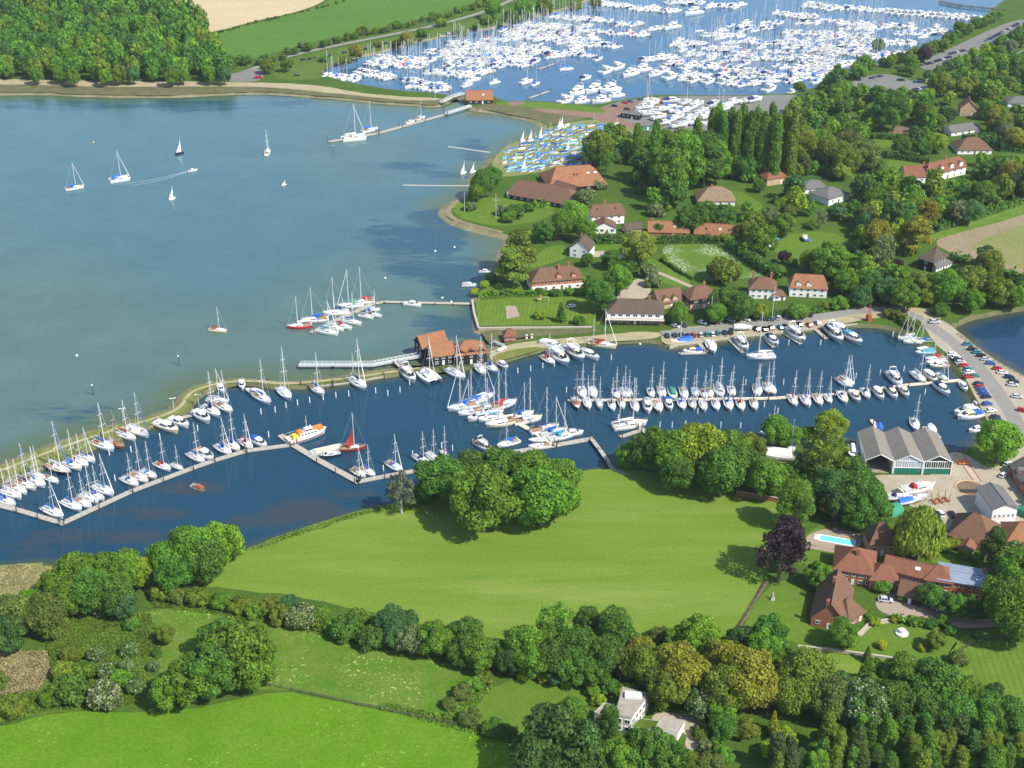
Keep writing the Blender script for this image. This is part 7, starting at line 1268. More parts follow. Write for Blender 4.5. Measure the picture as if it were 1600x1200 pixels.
# boats ashore
def ashore(px, py, dx, dy, L, kind, place, **k):
    e = (yacht if kind == 'y' else motor)(px, py, dx, dy, L, place, z=LAND + .9, group='boats laid up ashore', **k)
    b = MB()
    for x in (-3, -.5, 2):
        for s in (-1, 1): b.cyl((x, s * 1.5, -2.0), (x, s * .9, .2), .1, n=4)
    b.box((0, 0, -1.4), (7.5, .35, 1.2)); O('keel_and_props', b.mesh('keel_and_props', [MATS['antifoul']]), e); return e
pl = 'propped up in the pool boatyard'
ashore(1434, 764, 10, -2, 14, 'y', pl, hull='white', cover='red', mast=0, note='long white yacht with red keel'); ashore(1403, 777, 10, 0, 10, 'y', pl, hull='white', mast=0, tent=None, cover='none'); ashore(1420, 782, 10, -2, 9, 'y', pl, hull='white', tent='blue', mast=0); ashore(1437, 777, 10, -3, 8, 'y', pl, hull='grey', cover='none', mast=0)
ashore(1206, 711, -10, -1, 15, 'y', 'on the hard behind the trees', tent='white', mast=0); ashore(1236, 698, 1, 8, 9, 'y', 'on the hard behind the trees', hull='grey', cover='none'); ashore(1333, 708, 1, 9, 10, 'y', 'against the western shed', tent='white', mast=0); yacht(1196, 690, 8, 3, 9, 'at the reedy landing behind the trees', 'white', 'none'); yacht(1204, 682, 8, 3, 9, 'at the reedy landing behind the trees', 'navy', 'white')
e = ashore(1161, 511, 10, 0, 8.5, 'y', 'parked among the quay cars', tent='white', mast=0)
dinghy(1214, 374, 5, 3, 'on the boat lawn', cover='teal', L=6); dinghy(1203, 385, -5, 3, 'on the boat lawn', L=5, hull='white', cover='white'); dinghy(1263, 376, 4, 4, 'on the boat lawn', cover='blue', L=5); ashore(1258, 371, 1, 6, 7, 'y', 'on the boat lawn', hull='grey', cover='none', mast=0)
# ------------------------------------------------------------------ the far marina
ROWS = [('west bank row', [(508, 116, 560, 124, 6), (560, 112, 612, 122, 8)]), ('blue-covered corner row', [(632, 124, 700, 138, 10), (640, 134, 698, 141, 6)]), ('bank-side row', [(575, 99, 660, 104, 11), (592, 91, 664, 97, 9)]), ('lock-facing row', [(668, 112, 735, 119, 9), (722, 117, 766, 112, 5)]), ('western middle row', [(665, 80, 775, 94, 14), (700, 68, 782, 77, 11)]),
        ('second western row', [(760, 95, 825, 102, 9), (760, 75, 842, 83, 12), (745, 85, 830, 91, 10)]), ('third western row', [(790, 53, 912, 66, 16), (800, 46, 905, 58, 10), (852, 83, 925, 87, 7), (890, 70, 965, 72, 8)]), ('upper western row', [(816, 38, 918, 50, 13), (862, 25, 955, 33, 13), (935, 49, 1012, 55, 8), (960, 37, 1000, 38, 4)]), ('topmost row', [(930, 5, 985, 10, 8), (985, 13, 1060, 18, 10), (1105, 10, 1160, 9, 6), (1040, 4, 1100, 4, 7)]),
        ('central row', [(1015, 46, 1048, 43, 3), (1050, 69, 1102, 69, 6), (1100, 54, 1162, 57, 6), (1003, 94, 1055, 90, 6)]), ('east central row', [(1155, 42, 1206, 44, 7), (1158, 64, 1216, 68, 8), (1100, 74, 1160, 80, 9), (1160, 86, 1220, 92, 9)]), ('long quay-side row', [(1045, 98, 1130, 105, 12), (1130, 105, 1200, 114, 10), (1140, 131, 1186, 131, 4), (1200, 116, 1276, 122, 10)]),
        ('upper eastern row', [(1210, 20, 1262, 28, 7), (1260, 7, 1300, 14, 5), (1225, 50, 1300, 53, 9), (1256, 8, 1380, 17, 15)]), ('eastern row', [(1215, 65, 1300, 74, 11), (1225, 90, 1300, 93, 9), (1270, 100, 1308, 105, 5), (1310, 35, 1388, 40, 9), (1250, 22, 1300, 33, 6)]), ('far eastern row', [(1345, 44, 1425, 40, 9), (1412, 52, 1500, 50, 10), (1290, 58, 1356, 57, 9), (1332, 66, 1430, 70, 11)]), ('tree-side row', [(1257, 77, 1356, 82, 11), (1333, 86, 1424, 86, 10), (1250, 95, 1362, 102, 13), (1250, 112, 1316, 119, 8)])]
cand = []; g = np.random.default_rng(21)
for nm, segs in ROWS:
    for x0, y0, x1, y1, n in segs:
        n = int(n * 1.6)
        for i in range(n):
            f = (i + .5) / n; cand.append((x0 + (x1 - x0) * f + g.normal() * 1.0, y0 + (y1 - y0) * f + g.normal() * .9, nm, 'm' if g.random() < .30 else 'y', 0))
for x, y, n, L in ((1382, 18, 15, 13),):
    for i in range(n): cand.append((x + (1538 - x) * (i + .5) / n, y + (31 - y) * (i + .5) / n + g.normal() * .5, 'north-eastern cruiser row', 'm', L))
BIG = [(948, 112, 15), (966, 106, 15), (984, 117, 16), (1003, 110, 16), (1022, 117, 13), (1037, 111, 13), (1048, 121, 15), (1072, 117, 12), (1084, 126, 13), (1108, 128, 13), (1130, 129, 12), (915, 122, 11), (902, 146, 17), (928, 142, 17), (952, 141, 17), (962, 150, 13), (885, 158, 15), (908, 159, 13), (938, 158, 14), (1083, 21, 20), (1050, 43, 17), (1003, 55, 14), (905, 84, 13), (1203, 140, 15), (1238, 144, 9)]
for x, y, L in BIG: cand.append((x, y, 'quay-side cruiser row', 'm', L))
for x, y in ((772, 129), (823, 128), (837, 131), (884, 108), (935, 92), (1142, 40), (1092, 48), (1062, 62), (1130, 54), (740, 125), (730, 133)): cand.append((x, y, 'open basin', 'y', 0))
for y in np.arange(33, 128, 6.5):
    for x in np.arange(1060, 1500, 7.2):
        yy = y + (x - 1060) * .018 + g.normal() * .5; xx = x + g.normal() * 2
        if xx > 1490 - max(0, yy - 38) * 2.15 or xx < 1060 + max(0, 72 - yy) * 2.6 or g.random() < .74: continue
        if xx + yy * 2.2 < 1085 + 60: continue
        cand.append((xx, yy, 'eastern row', 'm' if g.random() < .35 else 'y', 0))
for y in np.arange(40, 104, 7):
    for x in np.arange(600, 930, 8):
        if x < 800 - (y - 40) * 3.2 or x > 930 - max(0, y - 70) * 3.2 or g.random() < .5: continue
        cand.append((x + g.normal() * 2, y + g.normal() * 1.2, 'western middle row', 'm' if g.random() < .3 else 'y', 0))
cand.sort(key=lambda c: -c[1]); ny = nm_ = 0; rest = []
for x, y, nm, kd, L in cand:
    rng = random.Random(int(x * 31 + y * 17)); p = P(x, y, .9); p.z = 0; s = (L or rng.uniform(9.6, 13.4)) / 10; sg = 1 if rng.random() < .55 else -1; hd = heading(x, y, 10 * sg, -2.6 * sg + rng.uniform(-.8, .8))
    cv = rng.choices(['white', 'blue', 'navy', 'red', 'grey', 'navyhull', 'creamhull'], [10, 6, 3, 1, 1, 1.4, .8])[0] if nm != 'blue-covered corner row' else rng.choice(['blue', 'blue', 'navy', 'white'])
    mv = 'fly' if L > 11.5 else rng.choice(['cover', 'open', 'fly', 'white', 'open'])
    lim = ny < 134 if kd == 'y' else nm_ < 150
    if not lim: rest.append((p, s, hd, kd, cv, mv, rng.uniform(.85, 1.1))); continue
    ym = FY[cv] if kd == 'y' else FM[mv]
    o = O('sailing_yacht' if kd == 'y' else 'motor_cruiser', ym, loc=p, rz=hd, sc=(s, s * 1.2, s * 1.1))
    if kd == 'y':
        ny += 1; look = {'navyhull': 'navy hulled yacht', 'creamhull': 'cream hulled yacht'}.get(cv, f'white yacht with {cv} canvas'); tag(o, look, f'in the marina {nm}', 'yacht', 'yachts in the far marina')
        if rng.random() < .9: O('mast', BM['f_mast'], o, sc=(1, 1, rng.uniform(.85, 1.12)))
    else: nm_ += 1; tag(o, {'fly': 'white flybridge cruiser', 'cover': 'white cruiser with navy cover', 'open': 'white open cruiser', 'white': 'white cruiser with white cover'}[mv], f'in the marina {nm}', 'motor boat', 'motor boats in the far marina')
def join_far(rows):
    V, F, M, mats = [], [], [], []; nv = 0
    def put(me, p, s, hd, zs=1.0):
        nonlocal nv
        c, sn = math.cos(hd), math.sin(hd); lut = []
        for m in me.materials:
            if m not in mats: mats.append(m)
            lut.append(mats.index(m))
        for v in me.vertices: x, y, z = v.co; V.append(((x * c - y * sn) * s + p.x, (x * sn + y * c) * s + p.y, z * s * zs + p.z))
        for q in me.polygons: F.append([nv + i for i in q.vertices]); M.append(lut[q.material_index])
        nv += len(me.vertices)
    for p, s, hd, kd, cv, mv, zs in rows:
        put(FY[cv] if kd == 'y' else FM[mv], p, s, hd)
        if kd == 'y': put(BM['f_mast'], p, s, hd, zs)
    me = bpy.data.meshes.new('distant_boats'); me.from_pydata(V, [], F)
    for m in mats: me.materials.append(m)
    me.polygons.foreach_set('material_index', M); return me
if rest: O('distant_boats', join_far(rest), kind='stuff', label='closely packed white boats in the farthest marina rows')
# marina pontoons under the rows
for i, (nm, segs) in enumerate(ROWS + [('north-eastern cruiser row', [(1382, 19, 1538, 32, 9)])]):
    for j, (x0, y0, x1, y1, n) in enumerate(segs):
        if y0 > 28: walkway('pontoon', [(x0 - 5, y0 + 1), (x1 + 5, y1 + 1)], 1.8, 'grey floating pontoon', f'under the marina {nm}', piles=16)
walkway('pontoon', [(840, 108), (867, 99)], 1.8, 'bare grey pontoon end', 'in the western marina basin'); walkway('pontoon', [(826, 153), (858, 142)], 2, 'bare pontoon with people and posts', 'beside the lock house bank'); walkway('breakwater', [(1470, 2), (1500, 8), (1570, 15)], 4, 'dark timber breakwater', 'at the marina far corner', cat='breakwater', top=1.6, mt='pile_dark')
# boats on the marina hard
for i, (x, y, L, kd) in enumerate([(1008, 168, 11, 'y'), (1022, 161, 11, 'm'), (1050, 158, 11, 'm'), (1072, 160, 11, 'y'), (1090, 163, 12, 'y'), (1045, 167, 11, 'y'), (1060, 173, 12, 'm'), (1098, 172, 11, 'y'), (1115, 163, 11, 'm'), (1128, 166, 12, 'y'), (1148, 160, 12, 'y'), (1165, 158, 10, 'y'), (1030, 183, 11, 'm'), (1048, 188, 11, 'y'), (1078, 190, 15, 'y'), (1092, 193, 10, 'y'), (1105, 182, 10, 'm'), (1068, 174, 11, 'y'), (1012, 158, 10, 'y'), (1000, 176, 10, 'y'), (1018, 178, 11, 'y'), (1082, 168, 11, 'm'), (1034, 172, 10, 'y'), (1090, 180, 12, 'y'), (1120, 174, 11, 'y'), (1060, 183, 10, 'm'), (1038, 192, 9, 'm'), (1062, 196, 11, 'y'), (1138, 168, 10, 'y'), (1180, 156, 11, 'm')]):
    rng = random.Random(i); p = P(x, y, LAND + 1.4); p.z = LAND + .9; o = O('sailing_yacht' if kd == 'y' else 'motor_cruiser', FY[['white', 'blue', 'white', 'grey'][i % 4]] if kd == 'y' else FM[['open', 'white', 'cover'][i % 3]], loc=p, rz=heading(x, y, 10, -2 + rng.uniform(-2, 2)), sc=L / 8.6)
    tag(o, 'white ' + ('yacht' if kd == 'y' else 'cruiser') + ' on props', 'laid up in the marina boatyard', 'yacht' if kd == 'y' else 'motor boat', 'boats on the marina hard'); b = MB(); b.box((0, 0, -.75), (6, .4, 1.3))
    for s in (-1, 1):
        for xx in (-2.5, 2): b.cyl((xx, s * 1.5, -1.2), (xx, s * .9, .2), .1, n=4)
    O('keel_and_props', b.mesh('keel_and_props', [MATS['canvas_blue' if i % 3 else 'antifoul']]), o)
    if kd == 'y' and i % 3 == 0: O('mast', BM['f_mast'], o)
# dinghy park
g = np.random.default_rng(31); k = 0
for r_ in range(11):
    a = np.array([783, 268.]) + r_ * np.array([1.5, -7.2]); d = np.array([925, 262.]) + r_ * np.array([5.0, -6.6])
    if r_ > 4: a += np.array([(r_ - 4) * 9.5, 0])
    n = int((d - a)[0] / 7.2)
    for i in range(n):
        x, y = a + (d - a) * (i + .5) / n + g.normal(size=2) * (1.5, 1.3)
        if not inpoly(np.array([x]), np.array([y]), [(772, 254), (786, 236), (822, 216), (860, 199), (920, 188), (980, 189), (990, 205), (985, 225), (940, 255), (880, 264), (800, 275)])[0]: continue
        if y > 262 and x > 852: continue
        if (x - 935) ** 2 + (y - 240) ** 2 < 260: continue
        c = [None, 'blue', 'blue', 'blue', 'blue', 'teal', 'teal', 'navy', 'grey'][int(g.random() * 9)]; k += 1
        dinghy(x, y, 10, -3 + g.normal() * 2.2, f'in dinghy row {CARD[r_ + 1] if r_ < 9 else ("ten" if r_ == 9 else "eleven")} from clubhouse', cover=c, hull=['white', 'white', 'lightblue', 'grey', 'cream'][k % 5], mast=g.random() < .35, L=4.2 + g.random() * 1.2)
for x, y in ((817, 220), (829, 219), (845, 214), (874, 200), (878, 197), (888, 233), (819, 263)): dinghy(x, y, 5, -2, 'at the dinghy park water edge' if y < 230 else 'inside the dinghy park', sail='sailcloth', L=5, note='dinghy with white sail hoisted')
# ------------------------------------------------------------------ air
hz = bpy.data.materials.new('haze'); hz.use_nodes = True; t = hz.node_tree; t.nodes.clear(); o_ = t.nodes.new('ShaderNodeOutputMaterial'); v_ = t.nodes.new('ShaderNodeVolumePrincipled')
v_.inputs['Color'].default_value = (.86, .93, 1.0, 1); v_.inputs['Density'].default_value = .00005; v_.inputs['Anisotropy'].default_value = .2; t.links.new(v_.outputs[0], o_.inputs['Volume'])
O('haze', MB().box((0, 4200, 129), (10400, 9800, 262)).mesh('haze', [hz]), kind='stuff', label='thin summer haze over the whole view')
# ------------------------------------------------------------------ cars
pl = 'in the quayside front row'
for i, (x, y, c) in enumerate([(880, 337, 'navy'), (937, 335, 'navy'), (985, 332, 'black'), (1030, 337, 'navy'), (1070, 332, 'red'), (1120, 332, 'silver'), (1165, 327, 'teal'), (1205, 327, 'white'), (1243, 318, 'teal'), (1291, 316, 'navy'), (1335, 312, 'navy'), (1515, 288, 'black'), (1575, 290, 'navy')]): car(*crop5(x, y), -3, -7, c, pl)
for x, y, c in ((15, 283, 'navy'), (75, 287, 'black'), (130, 274, 'black'), (208, 270, 'teal'), (252, 262, 'black'), (368, 246, 'black'), (450, 250, 'red'), (520, 233, 'silver')): car(*crop6(x, y), -6, -6, c, pl)
pl = 'in the quayside back row'
for x, y, c in ((940, 269, 'silver'), (995, 266, 'navy'), (1130, 246, 'white'), (1205, 243, 'black'), (1240, 240, 'grey'), (1278, 237, 'black'), (1335, 228, 'silver'), (1385, 222, 'navy'), (1445, 221, 'white'), (1482, 208, 'black'), (1580, 218, 'navy')): car(*crop5(x, y), 8, 2.5, c, pl)
for x, y, c in ((92, 197, 'black'), (148, 200, 'grey'), (195, 192, 'silver'), (265, 182, 'grey'), (332, 177, 'blue'), (400, 170, 'blue'), (465, 167, 'black')): car(*crop6(x, y), 3, -6, c, pl)
pl = 'in the pond-side row of the causeway'
for x, y, c in ((780, 420, 'teal'), (815, 457, 'black'), (850, 480, 'teal'), (882, 505, 'black'), (915, 532, 'silver'), (950, 562, 'blue'), (1005, 602, 'red'), (1040, 632, 'white'), (1092, 665, 'navy'), (1125, 697, 'black'), (1115, 722, 'silver')): car(*crop7(x, y), 9, .5, c, pl)
pl = 'in the pool-side row of the causeway'
for x, y, c in ((660, 492, 'white'), (688, 516, 'white'), (704, 534, 'black'), (722, 554, 'silver'), (750, 578, 'red'), (780, 606, 'teal'), (790, 628, 'white'), (828, 656, 'green'), (785, 662, 'red'), (860, 715, 'navy'), (872, 738, 'red'), (885, 760, 'blue'), (900, 785, 'blue'), (918, 812, 'navy'), (925, 865, 'blue'), (955, 917, 'white'), (985, 965, 'black'), (995, 985, 'navy')): car(*crop7(x, y), 9, -1, c, pl)
car(*crop7(530, 252), 9, 0, 'silver', 'alone at the causeway head', sc=1.1, note='silver people carrier'); car(*crop7(1150, 812), 9, 1, 'silver', 'beside the causeway road end'); car(*crop7(1188, 915), 9, 2, 'red', 'beside the causeway road end')
car(1384, 937, 10, 1, 'silver', 'on the manor gravel near the garage', sc=1.05); car(1458, 947, 8, 5, 'silver', 'on the manor drive by the red wing', sc=1.05)
for x, y, c in ((1459, 801, 'black'), (1470, 802, 'white'), (1488, 803, 'black'), (1522, 809, 'grey')): car(x, y, -4, -6, c, 'parked beside the broad barn')
for x, y, c in ((1574, 724, 'white'), (1568, 742, 'white')): car(x, y, 6, -5, c, 'by the long slate roofed building')
car(973, 449, 8, -2, 'navy', 'on the forecourt of the balcony house'); car(893, 478, 9, -2, 'white', 'at the end of the striped garden'); car(1508, 268, 8, 0, 'black', 'outside the three-gabled house'); car(404, 121, 8, 0, 'red', 'on the pull-in by the far wood', sc=1.4, note='bright red van'); car(402 - 38 + 100, 117, 8, -1, 'black', 'by the far shore bushes')
g = np.random.default_rng(41)
cols = ['black', 'navy', 'silver', 'black', 'blue', 'grey', 'silver', 'navy', 'navy', 'teal']
for r_, (x0, y0, x1, y1, n) in enumerate([(1540, 64, 1592, 36, 13), (1548, 68, 1600, 42, 13), (1484, 84, 1508, 78, 5), (1492, 92, 1512, 86, 4), (1440, 102, 1456, 98, 4), (1461, 96, 1486, 88, 5), (1360, 122, 1378, 118, 4), (1404, 124, 1412, 125, 2), (1430, 128, 1455, 126, 6), (1428, 140, 1448, 136, 6), (1424, 144, 1444, 141, 5)]):
    for i in range(n): f = (i + .5) / n; car(x0 + (x1 - x0) * f, y0 + (y1 - y0) * f, 9, -1, cols[int(g.random() * 10)], f'in the {ordinal(r_ + 1)} rank of the marina car parks', group='cars in the marina car parks', parts=False)
for x, y, c in ((960, 165, 'black'), (977, 160, 'red'), (985, 158, 'blue'), (1001, 155, 'green'), (980, 170, 'black')): car(x, y, 8, 1, c, 'on the marina brick quay', parts=False)
for i in range(26):
    f = i / 25; x = 452 + f * 270; y = 97 - f * 48 + g.normal() * 1.6
    if g.random() < .75: car(x, y, 8, -2, cols[int(g.random() * 10)], 'parked along the marina bank track', group='cars along the marina bank', parts=False)
# ------------------------------------------------------------------ walls, fences, posts, garden things
def wall_run(name, pts, wd, h, mt, look, place, cat='wall', base=None, cope=True):
    W = [P(*q) for q in pts]; c = sum(W, Vector()) / len(W); e = empty(name, (c.x, c.y, LAND)); tag(e, look, place, cat); b = MB(); k = MB(); z0 = base if base is not None else -.05
    for i in range(len(W) - 1):
        a, d = W[i] - c, W[i + 1] - c; u = d - a; L = u.length; ang = math.atan2(u.y, u.x); m = (a + d) / 2
        b.box((m.x, m.y, (z0 + h) / 2), (L + .004 * i, wd, h - z0), rz=ang); k.box((m.x, m.y, h + .06 + .003 * i), (L + .1, wd + .16, .12), rz=ang)
    O('wall_body', b.mesh('wall_body', [MATS[mt]]), e)
    if cope: O('coping', k.mesh('coping', [MATS['stone']]), e)
    return e
wall_run('sea_wall', [(738, 470), (741, 490), (748, 514), (800, 513), (850, 513), (925, 512)], .8, .5, 'stone', 'stone sea wall', 'round the striped garden', base=-1.6)
wall_run('garden_wall', [(1240, 1012), (1270, 1015), (1300, 1018), (1350, 1025), (1400, 1032), (1440, 1036), (1466, 1038)], .5, .9, 'stone', 'low pale stone garden wall', 'below the manor lawns')
wall_run('brick_wall', [(1150, 775), (1180, 778), (1215, 785)], .4, 1.8, 'brick_red', 'red-brown boundary wall', 'at the meadow corner')
wall_run('brick_wall', [(1270, 790), (1295, 803), (1325, 812), (1345, 822)], .4, 2.2, 'brick_tan', 'tan brick garden wall', 'behind the swimming pool')
wall_run('garden_wall', [(1340, 993), (1348, 985), (1358, 975), (1385, 970), (1405, 969)], .4, .6, 'stone', 'pale stone edging wall', 'beside the gabled manor house')
wall_run('quay_wall', [(1046, 541), (1090, 534), (1150, 526), (1220, 518), (1300, 509), (1340, 506)], .5, .12, 'stone', 'stone faced quay edge', 'along the pool quay', base=-1.6, cope=False)
def fence(pts, h, gap, look, place, mt='pile_dark', rails=2):
    W = [P(*q) for q in pts]; c = sum(W, Vector()) / len(W); e = empty('fence', (c.x, c.y, LAND)); tag(e, look, place, 'fence'); pm_ = MB().box((0, 0, h / 2), (.16, .16, h)).mesh('post', [MATS[mt]]); rl = MB()
    for i in range(len(W) - 1):
        a, d = W[i] - c, W[i + 1] - c; u = d - a; L = u.length; ang = math.atan2(u.y, u.x); m = (a + d) / 2
        for j in range(int(L / gap) + 1): q = a + u * (j * gap / L); O('post', pm_, e, loc=(q.x, q.y, 0), rz=ang)
        for k in range(rails): O('rail', MB().box((m.x, m.y, h * (.9 - .4 * k)), (L, .07, .12), rz=ang).mesh('rail', [MATS[mt]]), e)
fence([(405, 1069), (470, 1082), (560, 1103), (640, 1119), (700, 1131), (770, 1143)], 1.3, 3.4, 'weathered post and rail fence', 'across the near green fields', 'bark')
fence([(1197, 910), (1175, 946), (1150, 989)], 1.1, 3.0, 'dark wire fence', 'along the meadow ditch'); fence([(1468, 1060), (1480, 1038), (1510, 1012), (1550, 1000), (1600, 992)], 1.2, 2.8, 'curving dark paddock fence', 'beyond the manor garden')
fence([(1496, 523), (1520, 540), (1560, 568), (1600, 590)], 1.0, 3.0, 'low railing', 'on the pond side of the causeway')
for pts, pl in (((( 748, 512), (800, 511), (860, 511), (925, 510)), 'on the sea wall of the striped garden'),): fence(pts, 1.0, 3.0, 'thin garden fence', pl)
lm = MB(); lm.cyl((0, 0, 0), (0, 0, 5), .1, .07, 6); lm.box((0, 0, 5.05), (2.0, .25, .15)); lm_ = lm.mesh('lamp_post', [MATS['spar']]); 
for x, y, pl in ((193, 656, 'on the embankment among the yachts'), (272, 640, 'on the embankment bend'), (311, 634, 'by the embankment curve')):
    q = P(x, y); e = empty('lamp_post', q, .3); tag(e, 'white twin-armed lamp post', pl, 'lamp post', 'lamp posts on the embankment'); O('pole', MB().cyl((0, 0, 0), (0, 0, 5), .1, .07, 6).mesh('pole', [MATS['spar']]), e); O('lamp_head', MB().box((-.7, 0, 5.05), (1.1, .3, .16)).box((.7, 0, 5.05), (1.1, .3, .16)).mesh('lamp_head', [MATS['white_paint']]), e)
def flagpole(x, y, h, look, place, cat='flagpole', yard=True):
    q = P(x, y); e = empty('flagpole', q); tag(e, look, place, cat); O('pole', MB().cyl((0, 0, 0), (0, 0, h), .13, .08, 6).mesh('pole', [MATS['spar']]), e)
    if yard: O('yardarm', MB().box((0, 0, h * .72), (3.4, .12, .12)).mesh('yardarm', [MATS['spar']]), e)
flagpole(775, 341, 14, 'tall white flagpole with yardarm', 'on the clubhouse lawn'); flagpole(726, 331, 11, 'plain white flagpole', 'at the point path', yard=False); flagpole(1110, 505, 13, 'tall grey mast', 'behind the quay cars, western end', yard=False); flagpole(1158, 503, 9, 'pale flagpole', 'behind the quay cars, middle', yard=False)
flagpole(1206, 500, 16, 'tall white flagpole', 'behind the quay cars, eastern end'); flagpole(680, 158, 8, 'thin signal mast', 'beside the marina lock', yard=False)
# crane at the quay corner
q = P(1357, 501); e = empty('crane', q, .4); tag(e, 'rusty orange dockside crane', 'at the pool quay corner', 'crane'); rust = mat('rust_red', (.34, .075, .03), .8, .25, 2)
b = MB(); b.cyl((0, 0, 0), (0, 0, 1.4), 1.3, 1.1, 8); O('base', b.mesh('base', [rust]), e); b = MB(); b.box((0, 0, 2.2), (2.2, 1.6, 1.6), top=.9); O('cab', b.mesh('cab', [rust]), e)
b = MB(); 
for s in (-1, 1): b.cyl((s * .35, 0, 2.5), (s * .2, 0, 8), .12, n=4)
for i in range(7): b.box((0, 0, 3 + i * .8), (.6, .1, .1))
b.cyl((0, 0, 8), (-3.5, -1.5, 2.2), .05, n=4); b.cyl((0, 0, 8), (3.0, 1.5, 1.2), .05, n=4); O('jib', b.mesh('jib', [rust]), e)
# slipway rails, cradle, turntable
q = P(1512, 720); e = empty('slipway', (q.x, q.y, LAND)); tag(e, 'boat slipway with two steel rails', 'running from the boatyard to the pool', 'slipway'); a, d = P(1497, 708) - q, P(1527, 752) - q; u = (d - a).normalized(); nr = Vector((-u.y, u.x, 0)); ang = math.atan2(u.y, u.x); L = (d - a).length; m = (a + d) / 2
for s in (-1, 1): c = m + nr * s * 1.3; O('rail', MB().box((c.x, c.y, .1), (L, .22, .14), rz=ang).mesh('rail', [rust]), e)
for i in range(14): c = a + u * (L * (i + .5) / 14); O('sleeper', MB().box((c.x, c.y, .045), (.3, 3.4, .05), rz=ang).mesh('sleeper', [MATS['pale_planking']]), e)
q = P(1504, 724); e = empty('boat_cradle', (q.x, q.y, LAND + .15), ang); tag(e, 'rusty red boat cradle on wheels', 'on the slipway rails', 'cradle'); b = MB(); b.box((0, 0, .5), (.3, 3.8, .3)); b.box((1.2, 0, .6), (.3, 3.8, .3)); b.box((-1.2, 0, .6), (.3, 3.8, .3)); b.box((0, 1.3, .45), (2.8, .25, .25)); b.box((0, -1.3, .45), (2.8, .25, .25))
for s in (-1, 1): b.cyl((0, s * 1.8, .5), (0, s * 2.1, 2.1), .12, n=5)
O('cradle_frame', b.mesh('cradle_frame', [MATS['orange']]), e)
q = P(1516, 763); e = empty('turntable', (q.x, q.y, LAND)); tag(e, 'round sunken boat turntable with a beam', 'in the boatyard', 'turntable'); b = MB(); n = 28
b.loft([[(5.6 * math.cos(t), 5.6 * math.sin(t), z), (r_ * math.cos(t), r_ * math.sin(t), z2)] for z, r_, z2, t in [(.05, 5.0, .3, 2 * math.pi * i / n) for i in range(n + 1)]]); b.loft([[(5.0 * math.cos(t), 5.0 * math.sin(t), .3), (4.7 * math.cos(t), 4.7 * math.sin(t), .05)] for t in [2 * math.pi * i / n for i in range(n + 1)]]); O('rim', b.mesh('rim', [MATS['brick_tan']]), e)
O('beam', MB().box((0, -1.8, .45), (8.6, .5, .5)).box((0, -2.9, .45), (8.6, .3, .3)).mesh('beam', [MATS['pile_dark']]), e); O('turntable_floor', MB().cyl((0, 0, .03), (0, 0, .06), 4.8, 4.8, 24).mesh('turntable_floor', [MATS['earth']]), e)
q = P(1466, 781); e = empty('cradle_frames', (q.x, q.y, LAND), .3); e.name = 'boat_cradle'; tag(e, 'rusty brown empty steel cradle', 'beside the propped boats', 'cradle'); b = MB(); b.box((0, 0, .3), (7, .35, .35)); b.box((0, -2, .3), (7, .35, .35))
for x in (-2.5, 0, 2.5): b.box((x, -1, .35), (.3, 3.4, .3)); b.cyl((x, 0, .3), (x * 1.15, .5, 3.4), .12, n=4); b.cyl((x, -2, .3), (x * 1.15, -2.5, 3.2), .12, n=4)
O('cradle_frame', b.mesh('cradle_frame', [mat('rust', (.30, .09, .04), .9, .3, 2)]), e)
q = P(1392, 800); tag(O('tarpaulin_shelter', MB().loft([[(x, 3 * math.cos(t), 2.6 * math.sin(t)) for t in [math.pi * i / 8 for i in range(9)]] for x in (-3.5, 3.5)]).mesh('tarpaulin_shelter', [MATS['canvas_green']]), loc=q, rz=.5), 'green arched tarpaulin shelter', 'behind the weeping willow', 'shelter')
q = P(1598, 805); tag(O('waste_container', MB().box((0, 0, 1.2), (5, 2.4, 2.4)).box((0, 0, 2.45), (5.1, 2.5, .12)).mesh('waste_container', [mat('green_door', (.015, .17, .11))]), loc=q, rz=-1.0), 'bright green container', 'at the boatyard edge', 'container')
# fountain and statue
q = P(1409, 990); e = empty('fountain', q); tag(e, 'round white stone fountain', 'on the manor lawn', 'fountain'); b = MB(); b.cyl((0, 0, 0), (0, 0, .45), 1.9, 1.9, 16); O('basin', b.mesh('basin', [MATS['white_paint']]), e); b = MB(); b.cyl((0, 0, .45), (0, 0, 1.6), .35, .2, 8); b.cyl((0, 0, 1.3), (0, 0, 1.5), .9, 1.0, 12); b.dome((0, 0, 1.6), (.3, .3, .5)); O('pedestal', b.mesh('pedestal', [MATS['white_paint']]), e)
q = P(1207, 937); e = empty('garden_statue', q); tag(e, 'pale stone statue on a plinth', 'on the rough lawn by the meadow ditch', 'statue'); b = MB(); b.box((0, 0, .35), (1.4, 1.4, .7), top=.85); b.box((0, 0, .9), (.7, .7, .5)); O('plinth', b.mesh('plinth', [MATS['stone']]), e)
b = MB(); b.cyl((0, 0, 1.1), (0, 0, 2.0), .28, .2, 8); b.cyl((0, 0, 2.0), (0, 0, 2.6), .3, .14, 8); b.dome((0, 0, 2.72), (.16, .16, .2), half=False); O('figure', b.mesh('figure', [MATS['stone']]), e)
q = P(1401, 1030); e = empty('gate_post', q); tag(e, 'pale stone gate post with ball', 'on the manor garden wall', 'gate post'); O('shaft', MB().box((0, 0, .7), (.7, .7, 1.4)).mesh('shaft', [MATS['stone']]), e); O('finial', MB().dome((0, 0, 1.4), (.3, .3, .5)).mesh('finial', [MATS['stone']]), e)
